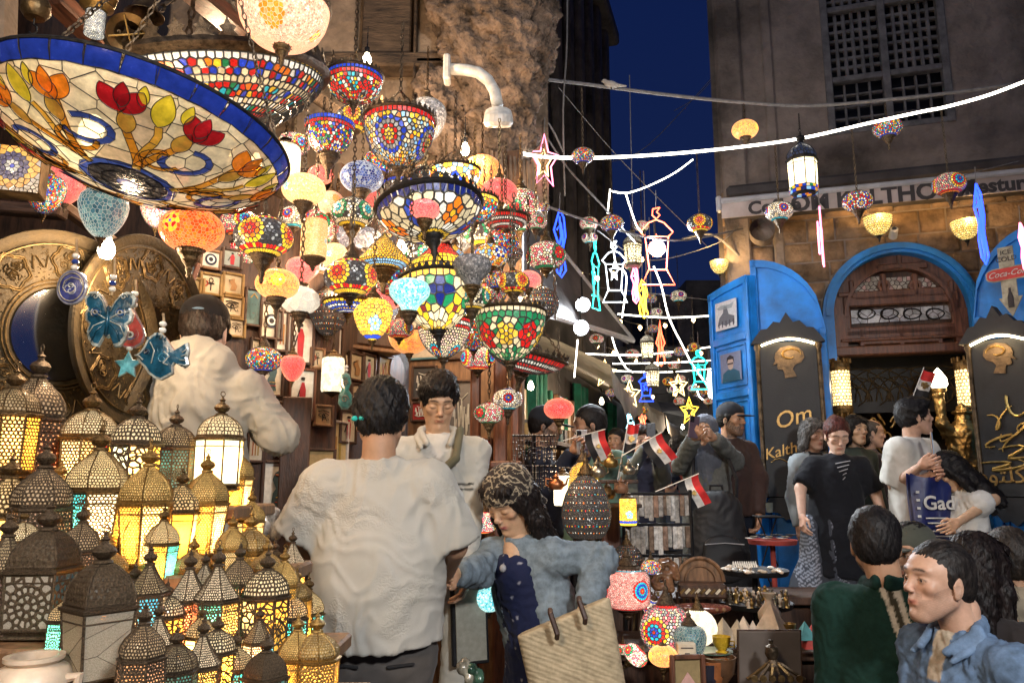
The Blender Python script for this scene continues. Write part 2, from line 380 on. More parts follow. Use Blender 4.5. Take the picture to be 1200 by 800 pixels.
DESIGNS = {   # rep, size, ground, medallions, bands
 'star_ry': (4,.15,[DRK,SIL,DRK],[M(8,[ORA,RED,ORA,YEL])],[(.07,YEL,1),(.93,YEL,1),(.2,[RED,YEL],1.1),(.8,[RED,RED,YEL],1.1)]),
 'star_blue': (4,.15,[WHI,SIL,CRE],[M(8,[YEL,BLU,RED,WHI])],[(.08,BLU,1),(.92,TEA,1)]),
 'star_teal': (4,.15,[CRE,WHI,DRK],[M(8,[TEA,TEA,CRE,GRN])],[(.08,RED,1),(.92,YEL,1),(.8,CRE,1)]),
 'multi': (3,.13,[RED,YEL,BLU,ORA,WHI,TEA,GRN,RED],None,[(.06,YEL,1),(.94,BLU,1)]),
 'multi_fine': (6,.065,[RED,YEL,BLU,ORA,WHI,TEA,GRN,RED,CRE],None,[(.03,YEL,1),(.07,WHI,1),(.2,[RED,BLU,CRE],1.1),(.24,CRE,1),(.45,[WHI,CRE],1),(.6,RED,1)]),
 'flower_red': (3,.14,[WHI,CRE,PIN],[M(7,[YEL,RED,RED,GRN],.5,.52)],[(.08,RED,1),(.92,GRN,1)]),
 'flower_multi': (3,.13,[SIL,PIN,CRE],[M(8,[RED,BLU,TEA,RED,YEL])],[(.06,RED,1),(.94,ORA,1),(.86,RED,1)]),
 'crackle_orange': (2,.12,[(.85,.1,.01),(.8,.17,.04),ORA,(.75,.07,.01)],[M(4,[BLU,YEL,RED,YEL],.5,.5,.1)],[]),
 'crackle_amber': (2,.11,[(.85,.3,.08),(.85,.22,.05),(.8,.35,.05),(.8,.18,.05)],[M(5,[YEL,YEL,GOL,YEL],.4,.5,.1)],[]),
 'crackle_cream': (2,.085,[(.8,.45,.18),(.75,.38,.15),(.8,.55,.3),(.7,.4,.12)],[M(6,[TEA,TEA,LBL],.5,.55,.1)],[]),
 'crackle_pink': (2,.09,[(.75,.07,.1),(.75,.12,.13),(.65,.04,.07)],None,[]),
 'crackle_rose': (2,.06,[(.7,.28,.2),(.75,.4,.3),(.6,.2,.15),(.7,.5,.4)],[M(5,[ORA,ORA,(.85,.25,.08),ORA,ORA],.5,.45,.085),M(4,[ORA,YEL,ORA],.02,.5,.085)],[]),
 'crackle_red': (2,.1,[(.75,.01,.03),(.6,.01,.02),(.8,.04,.06)],None,[]),
 'crackle_teal': (2,.12,[TEA,(.25,.6,.6),(.5,.75,.7),(.1,.5,.55)],None,[]),
 'crackle_clear': (2,.13,[(.25,.24,.24),(.4,.38,.38),(.14,.14,.15)],None,[]),
 'crackle_navy': (2,.13,[(.02,.05,.2),(.06,.1,.3),(.3,.34,.4),NAV],None,[]),
 'crackle_sea': (2,.19,[(.06,.16,.2),(.1,.22,.24),(.16,.3,.3)],None,[]),
 'speckle_pink': (2,.09,[WHI,PIN,LBL,WHI,CRE,PIN],None,[]),
 'milk': (2,.5,[(.75,.68,.55),(.72,.66,.54)],None,[]),
 'gold_white': (3,.22,[YEL,CRE,WHI,GOL,ORA,LBL],[M(5,[ORA,WHI,BLU],.5,.5,.16)],[]),
 'tif_flower': (4,.30,[CRE,WHI,CRE],[M(6,[YEL,ORA,GRN],.5,.45,.22)],[(.06,NAV,1),(.5,CRE,1)]),
 'tif_blue': (3,.2,[CRE,WHI,(.7,.58,.36)],[M(6,[RED,(.03,.07,.4)],.5,.45,.2),M(6,[YEL,ORA],.0,.45,.18)],[(.05,NAV,.7),(.88,YEL,1)]),
 'tif_green': (4,.2,[GRN,CRE,(.1,.3,.1),GRN,CRE],[M(6,[YEL,RED,RED],.25,.42,.15),M(6,[YEL,YEL,GOL],.75,.42,.15)],[(.05,CRE,.9),(.12,GRN,1)]),
 'tif_red': (4,.22,[RED,(.6,.03,.02)],None,[(.55,YEL,.7),(.7,YEL,.7),(.85,YEL,.7),(.97,RED,.8)]),
 'tif_tulip': (5,.26,[CRE,YEL,CRE,(.7,.5,.2)],[M(4,[NAV,NAV,GRN],.5,.3,.2),M(4,[(.25,.03,.03),YEL],.0,.55,.2)],[(.04,GOL,.7),(.93,YEL,.8)]),
 'tif_amber': (3,.22,[AMB,YEL,AMB,GOL],[M(5,[YEL,LBL,LBL],.5,.6,.18)],[(.86,BLU,.8),(.95,YEL,1)]),
 'tif_yellow': (3,.12,[GOL,YEL,(.9,.42,.02)],None,[(.92,LBL,1),(.84,LBL,1)]),
 'chevron': (4,.12,[CRE,(.75,.5,.4)],[M(8,[WHI,BLU,YEL,RED,TEA,CRE],.5,.8,.11)],[(.05,RED,1),(.12,WHI,1),(.2,RED,1)]),
 'red_beads': (6,.1,[RED,RED,(.7,.06,.03)],None,[(.1,RED,1),(.25,WHI,.9),(.4,RED,1),(.55,WHI,1),(.7,RED,1)]),
 'pat_star': (4,.13,[SIL,CRE,ORA,YEL,LBL,CRE],[M(8,[YEL,YEL,RED,SIL,BLU],.5,.42,.12)],[(.05,RED,1)]),
 'rb_arch': (4,.14,[RED,BLU,YEL,GRN,WHI],[M(6,[WHI,YEL,BLU,WHI,RED],.5,.75,.12)],[(.06,BLU,1),(.14,RED,1)]),
 'red_arch': (4,.14,[RED,YEL,TEA,DRK,WHI,RED],[M(6,[YEL,DRK,SIL,RED,RED],.5,.7,.12)],[(.06,BLU,1),(.14,RED,1)]),
 'blue_dots': (4,.1,[BLU,(.02,.1,.55)],None,[(.1,YEL,2),(.3,WHI,2),(.5,YEL,2),(.7,WHI,2)]),
 'pink_flower': (3,.085,[(.75,.3,.24),(.8,.4,.32),(.7,.22,.18)],[M(10,[ORA,RED,TEA,BLU,TEA,RED],.5,.5,.085)],[(.9,RED,1),(.96,ORA,1),(.06,TEA,1)]),
 'ivory': (3,.3,[(.85,.75,.5),(.8,.7,.45)],None,[]),
 'straw': (12,.2,[(.9,.62,.16),(.85,.5,.1),(.9,.7,.25)],None,[]),
 'bead_dark': (8,.085,[DRK,(.07,.05,.04)],None,[(.1+.1*i,[YEL,DRK,RED,DRK,TEA,DRK] if i % 2 else [DRK,WHI,DRK,ORA],.9) for i in range(9)]),
}
LM = {}
def shade_mesh(shape,des):
    k = (shape,des)
    if k not in LM:
        rep,size,bg_,med,bands = DESIGNS[des]
        gg = .006 if des.startswith('crackle') or des in ('speckle_pink','pink_flower') else .018
        if des == 'multi_fine': gg = .007
        if des in ('milk','ivory'): gg = .002
        lc = (min(.9,bg_[0][0]*.6+.3),bg_[0][1]*.6+.2,bg_[0][2]*.6+.1) if des.startswith('crackle') and des not in ('crackle_navy','crackle_clear') else ((.6,.55,.45) if des in ('milk','ivory') else (.03,.028,.025))
        if des == 'crackle_navy': lc = (.4,.42,.48)
        if des == 'crackle_sea': lc = (.6,.58,.5)
        if des == 'crackle_clear': lc = (.1,.1,.1)
        m = mosaic_lathe(SHAPES[shape],rep,size,bg_,med,bands,g=gg,h=.012,lead_col=lc)
        LM[k] = m.mesh('shade')
    return LM[k]
def lm(key,fn,smooth=True):
    if key not in LM:
        m = fn().mesh(str(key));
        if smooth: smooth_by(m,45)
        LM[key] = m
    return LM[key]
def knob_rows(mb,prof_r,z,n,s):
    for i in range(n):
        a = 2*PI*i/n;mb.box((prof_r*math.cos(a),prof_r*math.sin(a),z),(s,s*.5,s*1.3),Matrix.Rotation(a,3,'Z'))
def top_cap(r):
    m = MB();m.lathe([(r,0),(r*1.04,.03),(r*.96,.09),(r*.8,.16),(r*.82,.2),(r*.6,.3),(r*.35,.42),(r*.3,.5),(r*.38,.56),(r*.3,.62),(r*.12,.72),(.05,.8),(.045,.9),(0,.91)],20)
    knob_rows(m,r*1.02,-.01,18,.07);return m
def finial(r):
    m = MB();m.lathe([(r,0),(r*.95,-.06),(r*.7,-.1),(r*.75,-.15),(r*.45,-.22),(r*.3,-.3),(r*.36,-.36),(r*.2,-.42),(.02,-.52),(0,-.53)],16)
    knob_rows(m,r*.98,.01,12,.05);return m
def cup(r):
    m = MB();m.lathe([(r*.98,.08),(r*1.08,.04),(r*1.1,0),(r*1.0,-.06),(r*.9,-.12),(r*.92,-.17),(r*.75,-.26),(r*.6,-.36),(r*.62,-.4),(r*.4,-.52),(r*.24,-.62),(r*.28,-.7),(r*.16,-.82),(r*.2,-.9),(.05,-1.02),(0,-1.05)],20)
    knob_rows(m,r*1.05,-.02,22,.06);return m
def crown_rim(r,z=0,n=34,hgt=.16):
    m = MB();m.lathe([(r*.99,z-.05),(r*1.04,z-.03),(r*1.06,z),(r*1.03,z+.05),(r*1.0,z+.06),(r*.97,z+.03),(r*.99,z-.05)],40)
    for i in range(n):
        a = 2*PI*i/n;R3 = Matrix.Rotation(a + PI/2,3,'Z')
        w = PI*r/n*.9
        poly = [(-w,0),(-w*.5,hgt*.3),(-w*.75,hgt*.5),(-w*.3,hgt*.62),(0,hgt),(w*.3,hgt*.62),(w*.75,hgt*.5),(w*.5,hgt*.3),(w,0)]
        m.prism(poly,-.008,.008,M=Matrix.Translation((r*1.02*math.cos(a),r*1.02*math.sin(a),z+.04)) @ R3.to_4x4())
    return m
def scale_at(u,v,d): return d/(math.cos(PITCH) - math.sin(PITCH)*(400-v)/F)/F
def lamp(u,v,w,d,shape,des,label,lit=1,metal='top',name='mosaic_lamp',cat='hanging lamp',group='lamps hanging in the lamp shop',chain=.35,tilt=(0,0),rot=None,mb_=None,topz=None):
    """a glass lampshade W photograph pixels wide at distance d with its metal fittings and chain"""
    p = at(u,v,d);R = w/2*scale_at(u,v,d)
    t = thing(name,label,cat,p,rot if rot is not None else random.uniform(0,6.28),group)
    t.rotation_euler = (tilt[0],tilt[1],t.rotation_euler[2]);t.scale = (R,R,R)
    key = (shape,des,lit)
    if key not in LM:
        me = shade_mesh(shape,des).copy();me.materials.clear();me.materials.append(GL[lit]);LM[key] = me
    obj('shade',LM[key],None,t)
    pr = SHAPES[shape];zt,rt = max(q[1] for q in pr),pr[0][0];zb,rb = pr[-1][1],pr[-1][0]
    bm = mb_ or random.choice([bronze_old,brass_dark])
    if metal == 'top':
        obj('cap',lm(('cap',round(rt,1),bm.name),lambda: top_cap(max(rt*1.05,.3))),bm,t,(0,0,zt))
        obj('finial',lm(('fin',round(rb,1),bm.name),lambda: finial(max(rb,.2))),bm,t,(0,0,zb+.02));top = zt + .9
    elif metal == 'cup':
        obj('cap',lm(('cup',round(max(rb,.3),1),bm.name),lambda: cup(max(rb,.42))),bm,t,(0,0,zb+.05))
        if rt > .05: obj('lid',lm(('lid',round(rt,1),bm.name),lambda: MB().lathe([(rt,0),(rt*.9,.06),(rt*.4,.14),(.06,.2),(.05,.34),(0,.35)],16)),bm,t,(0,0,zt));
        top = zt + .3
    elif metal == 'bowl':
        obj('rim',lm(('rim',bm.name),lambda: crown_rim(1.0)),bm,t,(0,0,pr[0][1]))
        if zb < -.2 and rb < .05: obj('finial',lm(('fin',.2,bm.name),lambda: finial(.2)),bm,t,(0,0,zb+.02))
        top = pr[0][1] + .9
        for k in range(3):
            a = 2*PI*k/3 + .4;m = MB();
            obj('hanging_chain',lm(('hc',k,top,pr[0][1],bm.name),lambda: chain_between((math.cos(a),math.sin(a),pr[0][1]+.05),(0,0,top),.07,.013)),bm,t)
    else: top = zt
    if topz is not None: chain = max(.05,topz - (p.z + top*R))
    if chain and metal:
        c = obj('chain',chain_mesh(chain,.016,.0028),bm,t,(0,0,0));c.matrix_parent_inverse = Matrix()
        c.scale = (1/R,1/R,1/R);c.location = (0,0,top + chain/R)
        if tilt != (0,0): c.rotation_euler = (-tilt[0],-tilt[1],0)
    return t
def chain_between(a,b,w,r):
    a,b = Vector(a),Vector(b);L = (b-a).length;n = int(L/(w*1.3));mb = MB();q = (b-a).to_track_quat('Z','X').to_matrix()
    for i in range(n):
        c = a + (b-a)*(i+.5)/n;pts = []
        for k in range(6):
            g = 2*PI*k/6;x,z = math.cos(g)*w*.4,math.sin(g)*w*.85
            pts.append(c + q @ Vector((x,0,z) if i % 2 else (0,x,z)))
        mb.tube(pts,r,3,closed=True)
    return mb
# ---------------------------------------------------------------- lanterns
def lantern_proto(key,n=6,R=1.0,H=2.2,top=1.0,bot=.85,dome='onion',domeH=1.2,pane='honey',cols=(CRE,),size=.16,metal=None,gl=None,dcol=None,skirt=True,cold=False,lattice=.045,dlat=None):
    """parts of one kind of lantern in unit size (widest radius about 1, standing on z = 0)"""
    metal = metal or brass;gl = gl or glass_through;parts = [];dcol = dcol or CRE
    a_of = lambda i: 2*PI*(i+.5)/n
    def ring(r,z): return [Vector((r*math.cos(a_of(i)),r*math.sin(a_of(i)),z)) for i in range(n)]
    z0 = .28 if skirt else .12
    f = MB()                                     # base: stepped plinth
    def poly_lathe(mb,prof):
        mb_seg = n;vs = [];m = len(prof)
        for i in range(n):
            for r,z in prof: vs.append((r*math.cos(a_of(i)),r*math.sin(a_of(i)),z))
        fs = [(i*m+k,((i+1)%n)*m+k,((i+1)%n)*m+k+1,i*m+k+1) for i in range(n) for k in range(m-1)]
        fs.append(tuple(i*m for i in range(n))[::-1]);fs.append(tuple(i*m+m-1 for i in range(n)));mb.add(vs,fs)
    poly_lathe(f,[(bot*.92,0),(bot*1.0,.03),(bot*1.0,.1),(bot*.9,.12),(bot*.98 if skirt else bot*.95,z0-.06),(bot*1.04,z0-.04),(bot*1.04,z0),(bot*.9,z0)])
    parts.append(('base',f.mesh(),metal))
    z1 = z0 + H
    fr = MB();A,B = ring(bot,z0),ring(top,z1)
    for i in range(n):
        fr.tube([A[i],B[i]],.045,4);j = (i+1) % n
        for (P,Q) in ((A[i],A[j]),(B[i],B[j])): fr.tube([P,Q],.04,4)
        fr.tube([A[i]*.15+B[i]*.85,A[j]*.15+B[j]*.85],.026,4)
        if pane == 'ogee':
            pts = []
            for k in range(17):
                t = k/16;yy = .08+.66*t;w = .34*(1 - max(0,(t-.62)/.38)**1.2)*(1 if t > .25 else .72+.28*t*4) * (1+.12*math.sin(t*9))
                pts.append((.5-w,yy))
            pts = pts + [(1-x,y) for x,y in pts[::-1]]
            Lr = []
            for x,y in pts:
                bl = A[i].lerp(A[j],x);tl = B[i].lerp(B[j],x);q = bl.lerp(tl,y);Lr.append(q*1.012)
            fr.tube(Lr,.02,4,closed=True)
    parts.append(('frame',fr.mesh(),metal))
    W = 2*math.sin(PI/n)*(bot+top)/2
    cache = {}
    for i in range(n):
        col = cols[i % len(cols)];j = (i+1) % n
        ck = (col,)
        def S0(x,y,o):
            p = Vector((x - .5*W,0,y));fx = x/W;fy = y/H
            b0 = bot*math.cos(PI/n);t0 = top*math.cos(PI/n);wb = 2*bot*math.sin(PI/n);wt = 2*top*math.sin(PI/n)
            return ((b0 + (t0-b0)*fy) + o,(fx-.5)*(wb + (wt-wb)*fy)*.97,z0 + H*fy)
        if ck not in cache:
            mb = MB();P = [];C = []
            if pane == 'plain':
                k = 4;P = [(W*(.5+.2*math.sin(q*1.7)),H*(q+.5)/k) for q in range(k)];C = [col]*k;g = .006
            elif pane == 'rosette':
                cx,cy2 = W/2,H*.42;P = [(cx,cy2)];C = [col]
                for r_,kk in ((.18,8),(.34,16),(.52,16)):
                    for q in range(kk):
                        a = 2*PI*(q+(.5 if r_ == .34 else 0))/kk;x,y = cx+math.cos(a)*r_*W*.95,cy2+math.sin(a)*r_*W*.95
                        if 0 < x < W and 0 < y < H: P.append((x,y));C.append(col)
                ny = int(H/size)
                for iy in range(ny+1):
                    for ix in range(int(W/size)+1):
                        x,y = (ix+.5*(iy%2))*size*1.05,(iy+.4)*size*.95
                        if x < W and y < H and math.hypot(x-cx,y-cy2) > .6*W: P.append((x,y));C.append(col)
                g = lattice
            elif pane == 'ogee':
                ny = int(H/size/.8)
                for iy in range(ny+1):
                    for ix in range(int(W/size)+1): P.append(((ix+.25+.5*(iy%2))*size,(iy+.5)*size*.8));C.append(col)
                g = lattice*.55
            elif pane == 'script':
                for q in range(26): P.append((random.uniform(0,W),random.uniform(0,H)));C.append(random.choice([col,col,jit(col,.3)]))
                g = lattice*.7
            else:
                ny = int(H/size/.87);jj = 0 if pane == 'honey' else .32
                for iy in range(ny+1):
                    for ix in range(int(W/size)+1):
                        P.append(((ix+.25+.5*(iy%2)+random.uniform(-jj,jj))*size,(iy+.5+random.uniform(-jj,jj))*size*.87));C.append(col)
                g = lattice
            PC = [(p,c) for p,c in zip(P,C) if 0 < p[0] < W and 0 < p[1] < H]
            cells = voronoi([p for p,c in PC],W,H,per=False)
            for cpoly,(p,c) in zip(cells,PC):
                if cpoly: put_cell(mb,cpoly,S0,jit(c,.12),None,g,.012)
            if pane == 'script':
                for q in range(7):
                    x0,y0 = random.uniform(.15,.85)*W,random.uniform(.1,.9)*H
                    pts = [S0(min(W*.95,max(W*.05,x0+.22*W*math.sin(k*.55+q)*(1+.1*k))),min(H*.97,max(.03*H,y0+.1*H*math.cos(k*.8+q*2)+.02*k)),.015) for k in range(9)]
                    mb.tube(pts,[.012+.02*math.sin(PI*k/8) for k in range(9)],4,mi=1)
            cache[ck] = mb.mesh()
        parts.append(('pane',cache[ck],[gl,metal],(0,0,2*PI*(i+1)/n)))
    # waist band and dome
    bd = MB();poly_lathe(bd,[(top*.98,z1-.02),(top*1.1,z1+.02),(top*1.12,z1+.1),(top*1.0,z1+.14),(top*1.02,z1+.2),(top*.9,z1+.22)])
    parts.append(('band',bd.mesh(),metal))
    zd = z1 + .2;DP = {'onion': [(.95,0),(1.0,.12),(.96,.3),(.8,.52),(.52,.74),(.3,.88),(.17,1.0)],'round': [(.95,0),(.94,.2),(.86,.45),(.68,.7),(.42,.9),(.2,1.0)],
          'cone': [(1.0,0),(.84,.14),(.62,.38),(.4,.64),(.24,.86),(.16,1.0)]}[dome]
    DP = [(r*top,z*domeH) for r,z in DP]
    fnp,L,Rm = profile_fn(DP);Wd = 2*math.sin(PI/n)*top
    ds = size*.85;P = []
    for iy in range(int(L/ds)+1):
        for ix in range(int(Wd/ds)+2): P.append(((ix+.25+.5*(iy%2)+random.uniform(-.25,.25))*ds,(iy+.5+random.uniform(-.25,.25))*ds))
    P = [p for p in P if 0 < p[0] < Wd and 0 < p[1] < L];cells = voronoi(P,Wd,L,per=False)
    dm = MB()
    for i in range(n):
        rotm = Matrix.Rotation(2*PI*(i+1)/n,3,'Z')
        def Sd(x,y,o):
            (r,z),nn = fnp(y);w = 2*r*math.sin(PI/n);bulge = (1-(2*x/Wd-1)**2)*.06*r
            return rotm @ Vector((r*math.cos(PI/n)+bulge+nn[0]*o,(x/Wd-.5)*w,zd+z+nn[1]*o))
        for c in cells:
            if c: put_cell(dm,c,Sd,jit(dcol,.15),None,(dlat or lattice*.72),.012)
    for i in range(n):
        a = a_of(i);dm.tube([(r*1.01*math.cos(a),r*1.01*math.sin(a),zd+z) for r,z in DP],.03,4,mi=1)
    parts.append(('dome',dm.mesh(),[gl,metal]))
    zt = zd + domeH;k = top*.18
    fi = MB();fi.lathe([(k*1.1,-.04),(k*1.5,.0),(k*1.4,.06),(k*.8,.1),(k*1.6,.2),(k*1.9,.32),(k*1.5,.44),(k*.7,.52),(k*.5,.6),(k*.8,.66),(k*.3,.74),(.02,.85),(0,.86)],14,(0,0,zt))
    parts.append(('finial',smooth_by(fi.mesh(),45),metal))
    rg = MB();rg.tube([(.11*math.cos(2*PI*q/10),0,zt+.93+.11*math.sin(2*PI*q/10)) for q in range(10)],.02,4,closed=True)
    parts.append(('ring',rg.mesh(),metal))
    return parts,zt + 1.05,z0 + H/2
LANT = {}
def lantern(kind,u,v,w,d,label,light=0.0,lcol=(1,.66,.3),rot=None,h=None,name='metal_lantern',cat='lantern',group='lanterns crowded on the shop steps'):
    """lantern of KIND whose body is W pixels wide with its foot at pixel (u, v)"""
    parts,ht,zc = LANT[kind]
    p = at(u,v,d);s = w/2*scale_at(u,v,d)*1.0
    t = thing(name,label,cat,p,rot if rot is not None else random.uniform(0,6.28),group);sz = s if h is None else (h*scale_at(u,v,d)/ht)
    t.scale = (s,s,sz)
    for q in parts:
        o = obj(q[0],q[1],q[2],t,rot=q[3] if len(q) > 3 else None)
    if light:
        l = lamp_light('bulb_light',(0,0,zc),light,lcol,.02,t)
    return t
# ---------------------------------------------------------------- distance-field bodies
def shash(l): return sum(map(ord,l))
class SDF:
    def __init__(s): s.ops = []
    def cap(s,a,b,ra,rb=None,k=.02,sub=False,flat=False):
        s.ops.append(('cap',np.array(a,float),np.array(b,float),ra,ra if rb is None else rb,k,sub,flat));return s
    def ell(s,c,r,R=None,k=.02,sub=False):
        R = np.eye(3) if R is None else np.array(R.to_3x3() if hasattr(R,'to_3x3') else R,float)
        s.ops.append(('ell',np.array(c,float),np.array(r,float),R,k,sub));return s
    def tor(s,a,b,ra,rb,F,k=.03,flat=False):
        """tapered trunk with elliptic section: ra, rb = (lateral, depth); F 3x3 frame, columns lateral, depth, up"""
        s.ops.append(('tor',np.array(a,float),np.array(b,float),ra,rb,np.array(F,float),k,flat));return s
    def bounds(s,o):
        if o[0] == 'cap': r = max(o[3],o[4]);return np.minimum(o[1],o[2])-r,np.maximum(o[1],o[2])+r
        if o[0] == 'ell': r = o[2].max();return o[1]-r,o[1]+r
        r = max(o[3]+o[4]);return np.minimum(o[1],o[2])-r,np.maximum(o[1],o[2])+r
    def mesh(s,vox,col=None,disp=None,cut=None):
        lo = np.min([s.bounds(o)[0] for o in s.ops],0) - .03;hi = np.max([s.bounds(o)[1] for o in s.ops],0) + .03
        nn = np.ceil((hi-lo)/vox).astype(int)+2;D = np.full(nn,.06,np.float32)
        for o in s.ops:
            b0,b1 = s.bounds(o);k = o[4] if o[0] == 'ell' else (o[5] if o[0] == 'cap' else o[6]);mg = k + 3*vox
            i0 = np.clip(np.floor((b0-mg-lo)/vox).astype(int),0,nn-1);i1 = np.clip(np.ceil((b1+mg-lo)/vox).astype(int)+1,1,nn)
            if (i1 <= i0).any(): continue
            X,Y,Z = np.meshgrid(*(lo[a] + np.arange(i0[a],i1[a])*vox for a in range(3)),indexing='ij',sparse=False)
            P = np.stack([X,Y,Z],-1).astype(np.float32);sub = False
            if o[0] == 'cap':
                a,b = o[1],o[2];ab = b-a;L2 = max(1e-9,ab@ab);tr = ((P-a)@ab)/L2;t = np.clip(tr,0,1)
                d = np.linalg.norm(P-a-t[...,None]*ab,axis=-1)-(o[3]+(o[4]-o[3])*t);sub = o[6]
                if o[7]: d = np.maximum(d,(tr-1)*math.sqrt(L2))
            elif o[0] == 'ell':
                q = (P-o[1])@o[3];k0 = np.linalg.norm(q/o[2],axis=-1);k1 = np.linalg.norm(q/o[2]**2,axis=-1);d = k0*(k0-1)/np.maximum(k1,1e-6);sub = o[5]
            else:
                a,b = o[1],o[2];ab = b-a;L2 = max(1e-9,ab@ab);tr = ((P-a)@ab)/L2;t = np.clip(tr,0,1);q = (P-a-t[...,None]*ab)@o[5]
                rx = o[3][0]+(o[4][0]-o[3][0])*t;ry = o[3][1]+(o[4][1]-o[3][1])*t;rz = (rx+ry)/2
                e = np.sqrt((q[...,0]/rx)**2+(q[...,1]/ry)**2+(q[...,2]/rz)**2);d = (e-1)*np.minimum(rx,ry)
                if o[7]: d = np.maximum(d,(tr-1)*math.sqrt(L2))
            sl = tuple(slice(i0[a],i1[a]) for a in range(3));C = D[sl]
            if sub:
                h = np.clip(.5-.5*(C+d)/k,0,1);D[sl] = C*(1-h)+(-d)*h+k*h*(1-h)
            else:
                h = np.clip(.5+.5*(C-d)/k,0,1);D[sl] = C*(1-h)+d*h-k*h*(1-h)
        if cut is not None:
            X,Y,Z = np.meshgrid(*(lo[a] + np.arange(nn[a])*vox for a in range(3)),indexing='ij');D = np.maximum(D,cut(X,Y,Z).astype(np.float32))
        D[0] = D[-1] = .06;D[:,0] = D[:,-1] = .06;D[:,:,0] = D[:,:,-1] = .06
        g = openvdb.FloatGrid(.06);g.copyFromArray(D);pts,quads = g.convertToQuads(isovalue=0.0)
        V = pts.astype(float)*vox + lo
        if disp is not None:
            # normals by face accumulation
            nr = np.zeros_like(V);e1 = V[quads[:,2]]-V[quads[:,0]];e2 = V[quads[:,3]]-V[quads[:,1]];fn = np.cross(e1,e2)
            for c in range(4): np.add.at(nr,quads[:,c],fn)
            nr /= np.maximum(1e-12,np.linalg.norm(nr,axis=1))[:,None]
            ctr = V.mean(0);
            if (nr*(V-ctr)).sum(1).mean() < 0: nr = -nr
            V = V + nr*disp(V,nr)[:,None]
        return V,quads[:,::-1]
def np_mesh(name,parts,mats,cols=None,mi=None):
    """PARTS list of (V, quads, colour array or colour, material index)"""
    vs = [];fs = [];cs = [];ms = [];n = 0
    for V,Q,c,m in parts:
        vs.append(V);fs.append(Q+n);n += len(V);cs.append(np.broadcast_to(np.asarray(c,float)[...,:3],(len(V),3)));ms.append(np.full(len(Q),m))
    V = np.concatenate(vs);Q = np.concatenate(fs);me = bpy.data.meshes.new(name)
    me.vertices.add(len(V));me.vertices.foreach_set('co',V.astype('f').ravel());nl = len(Q)*4
    me.loops.add(nl);me.loops.foreach_set('vertex_index',Q.astype('i').ravel());me.polygons.add(len(Q))
    me.polygons.foreach_set('loop_start',np.arange(0,nl,4,dtype='i'));me.polygons.foreach_set('material_index',np.concatenate(ms).astype('i'))
    me.polygons.foreach_set('use_smooth',np.ones(len(Q),bool));me.update(calc_edges=True);me.validate()
    a = me.attributes.new('Col','FLOAT_COLOR','POINT');C = np.ones((len(V),4),'f');C[:,:3] = np.concatenate(cs);a.data.foreach_set('color',C.ravel())
    for m in mats: me.materials.append(m)
    return me
def nz(V,f,seed=0,oct_=1):
    """cheap smooth noise on points, -1..1"""
    r = np.zeros(len(V));amp = 1;q = V*f + seed*7.3
    for o in range(oct_):
        w = q + .7*np.stack([np.sin(q[:,1]*1.3+q[:,2]*.7),np.sin(q[:,2]*1.1+q[:,0]*.9+2),np.sin(q[:,0]*1.7-q[:,1]*.6+4)],1)
        r += amp*(np.sin(w[:,0]+1.3*np.sin(w[:,1]))*np.cos(w[:,1]*.9-w[:,2])+np.sin(w[:,2]*1.2+w[:,0]*.5))*.5;amp *= .5;q = q*2.1 + 3.1
    return r
def folds(seed,a=.006,f=16):
    def fn(V,n):
        F_ = f*2.8;  r = nz(V*[1,1,.35],F_*.55,seed,2)
        w = V + .05*np.stack([nz(V,F_*.4,seed+1),nz(V,F_*.4,seed+2),nz(V,F_*.4,seed+5)],1)
        rid = 1-np.abs(nz(w*[1.2,1.2,.32],F_*1.05,seed+3))*2.2;rd2 = 1-np.abs(nz(w*[.6,.6,1.1]+.3,F_*1.2,seed+8))*2.4
        msk = np.clip(.55+.8*nz(V,F_*.3,seed+11),.1,1.3)
        return a*.85*(r*.5 + np.clip(rid,-.4,1)*msk*1.0 + np.clip(rd2,-.3,1)*(1.2-msk)*.6)
    return fn
skin_mat = mat('skin',rough=.5,var=.10,scale=30,bump=.12,bscale=220,attr=True,sss=.12,bdist=.0015)
hair_mat = mat('hair',rough=.55,var=.5,scale=60,bump=.5,bscale=220,attr=True,stretch=(1,1,.35),bdist=.004)
def wrinkled(m,sc=5,st=.35,dist=.02):
    t = m.node_tree;L = t.links;b = t.nodes['Principled BSDF'];n = N(t,'TexNoise');n.noise_type = 'RIDGED_MULTIFRACTAL';n.inputs['Scale'].default_value = sc;n.inputs['Detail'].default_value = 3;n.inputs['Distortion'].default_value = .6
    mp = N(t,'Mapping');mp.inputs['Scale'].default_value = (1,1,.55);tc = N(t,'TexCoord');L.new(tc.outputs['Object'],mp.inputs[0]);L.new(mp.outputs[0],n.inputs['Vector']);bp = N(t,'Bump');bp.inputs['Strength'].default_value = st;bp.inputs['Distance'].default_value = dist
    L.new(n.outputs[0],bp.inputs['Height']);L.new(b.inputs['Normal'].links[0].from_socket,bp.inputs['Normal']);L.new(bp.outputs[0],b.inputs['Normal']);return m
cloth = wrinkled(mat('cloth',rough=.85,var=.10,scale=8,bump=.35,bscale=420,attr=True,sheen=.08,bdist=.0015))
denim = wrinkled(mat('denim',rough=.85,var=.28,scale=24,bump=.6,bscale=380,attr=True,detail=8,bdist=.002),6,.4)
knit = mat('knit',rough=.95,var=.14,scale=60,bump=.8,bscale=300,attr=True,bdist=.002)
leather = mat('leather',(.012,.012,.015),.38,0,.3,20,.3,130)
plastic_black = mat('black_plastic',(.01,.01,.012),.25,0,.1,20,0)
for m_ in (cloth,denim,knit): m_.node_tree.nodes['Principled BSDF'].inputs['Specular IOR Level'].default_value = .2
hair_mat.node_tree.nodes['Principled BSDF'].inputs['Specular IOR Level'].default_value = .3
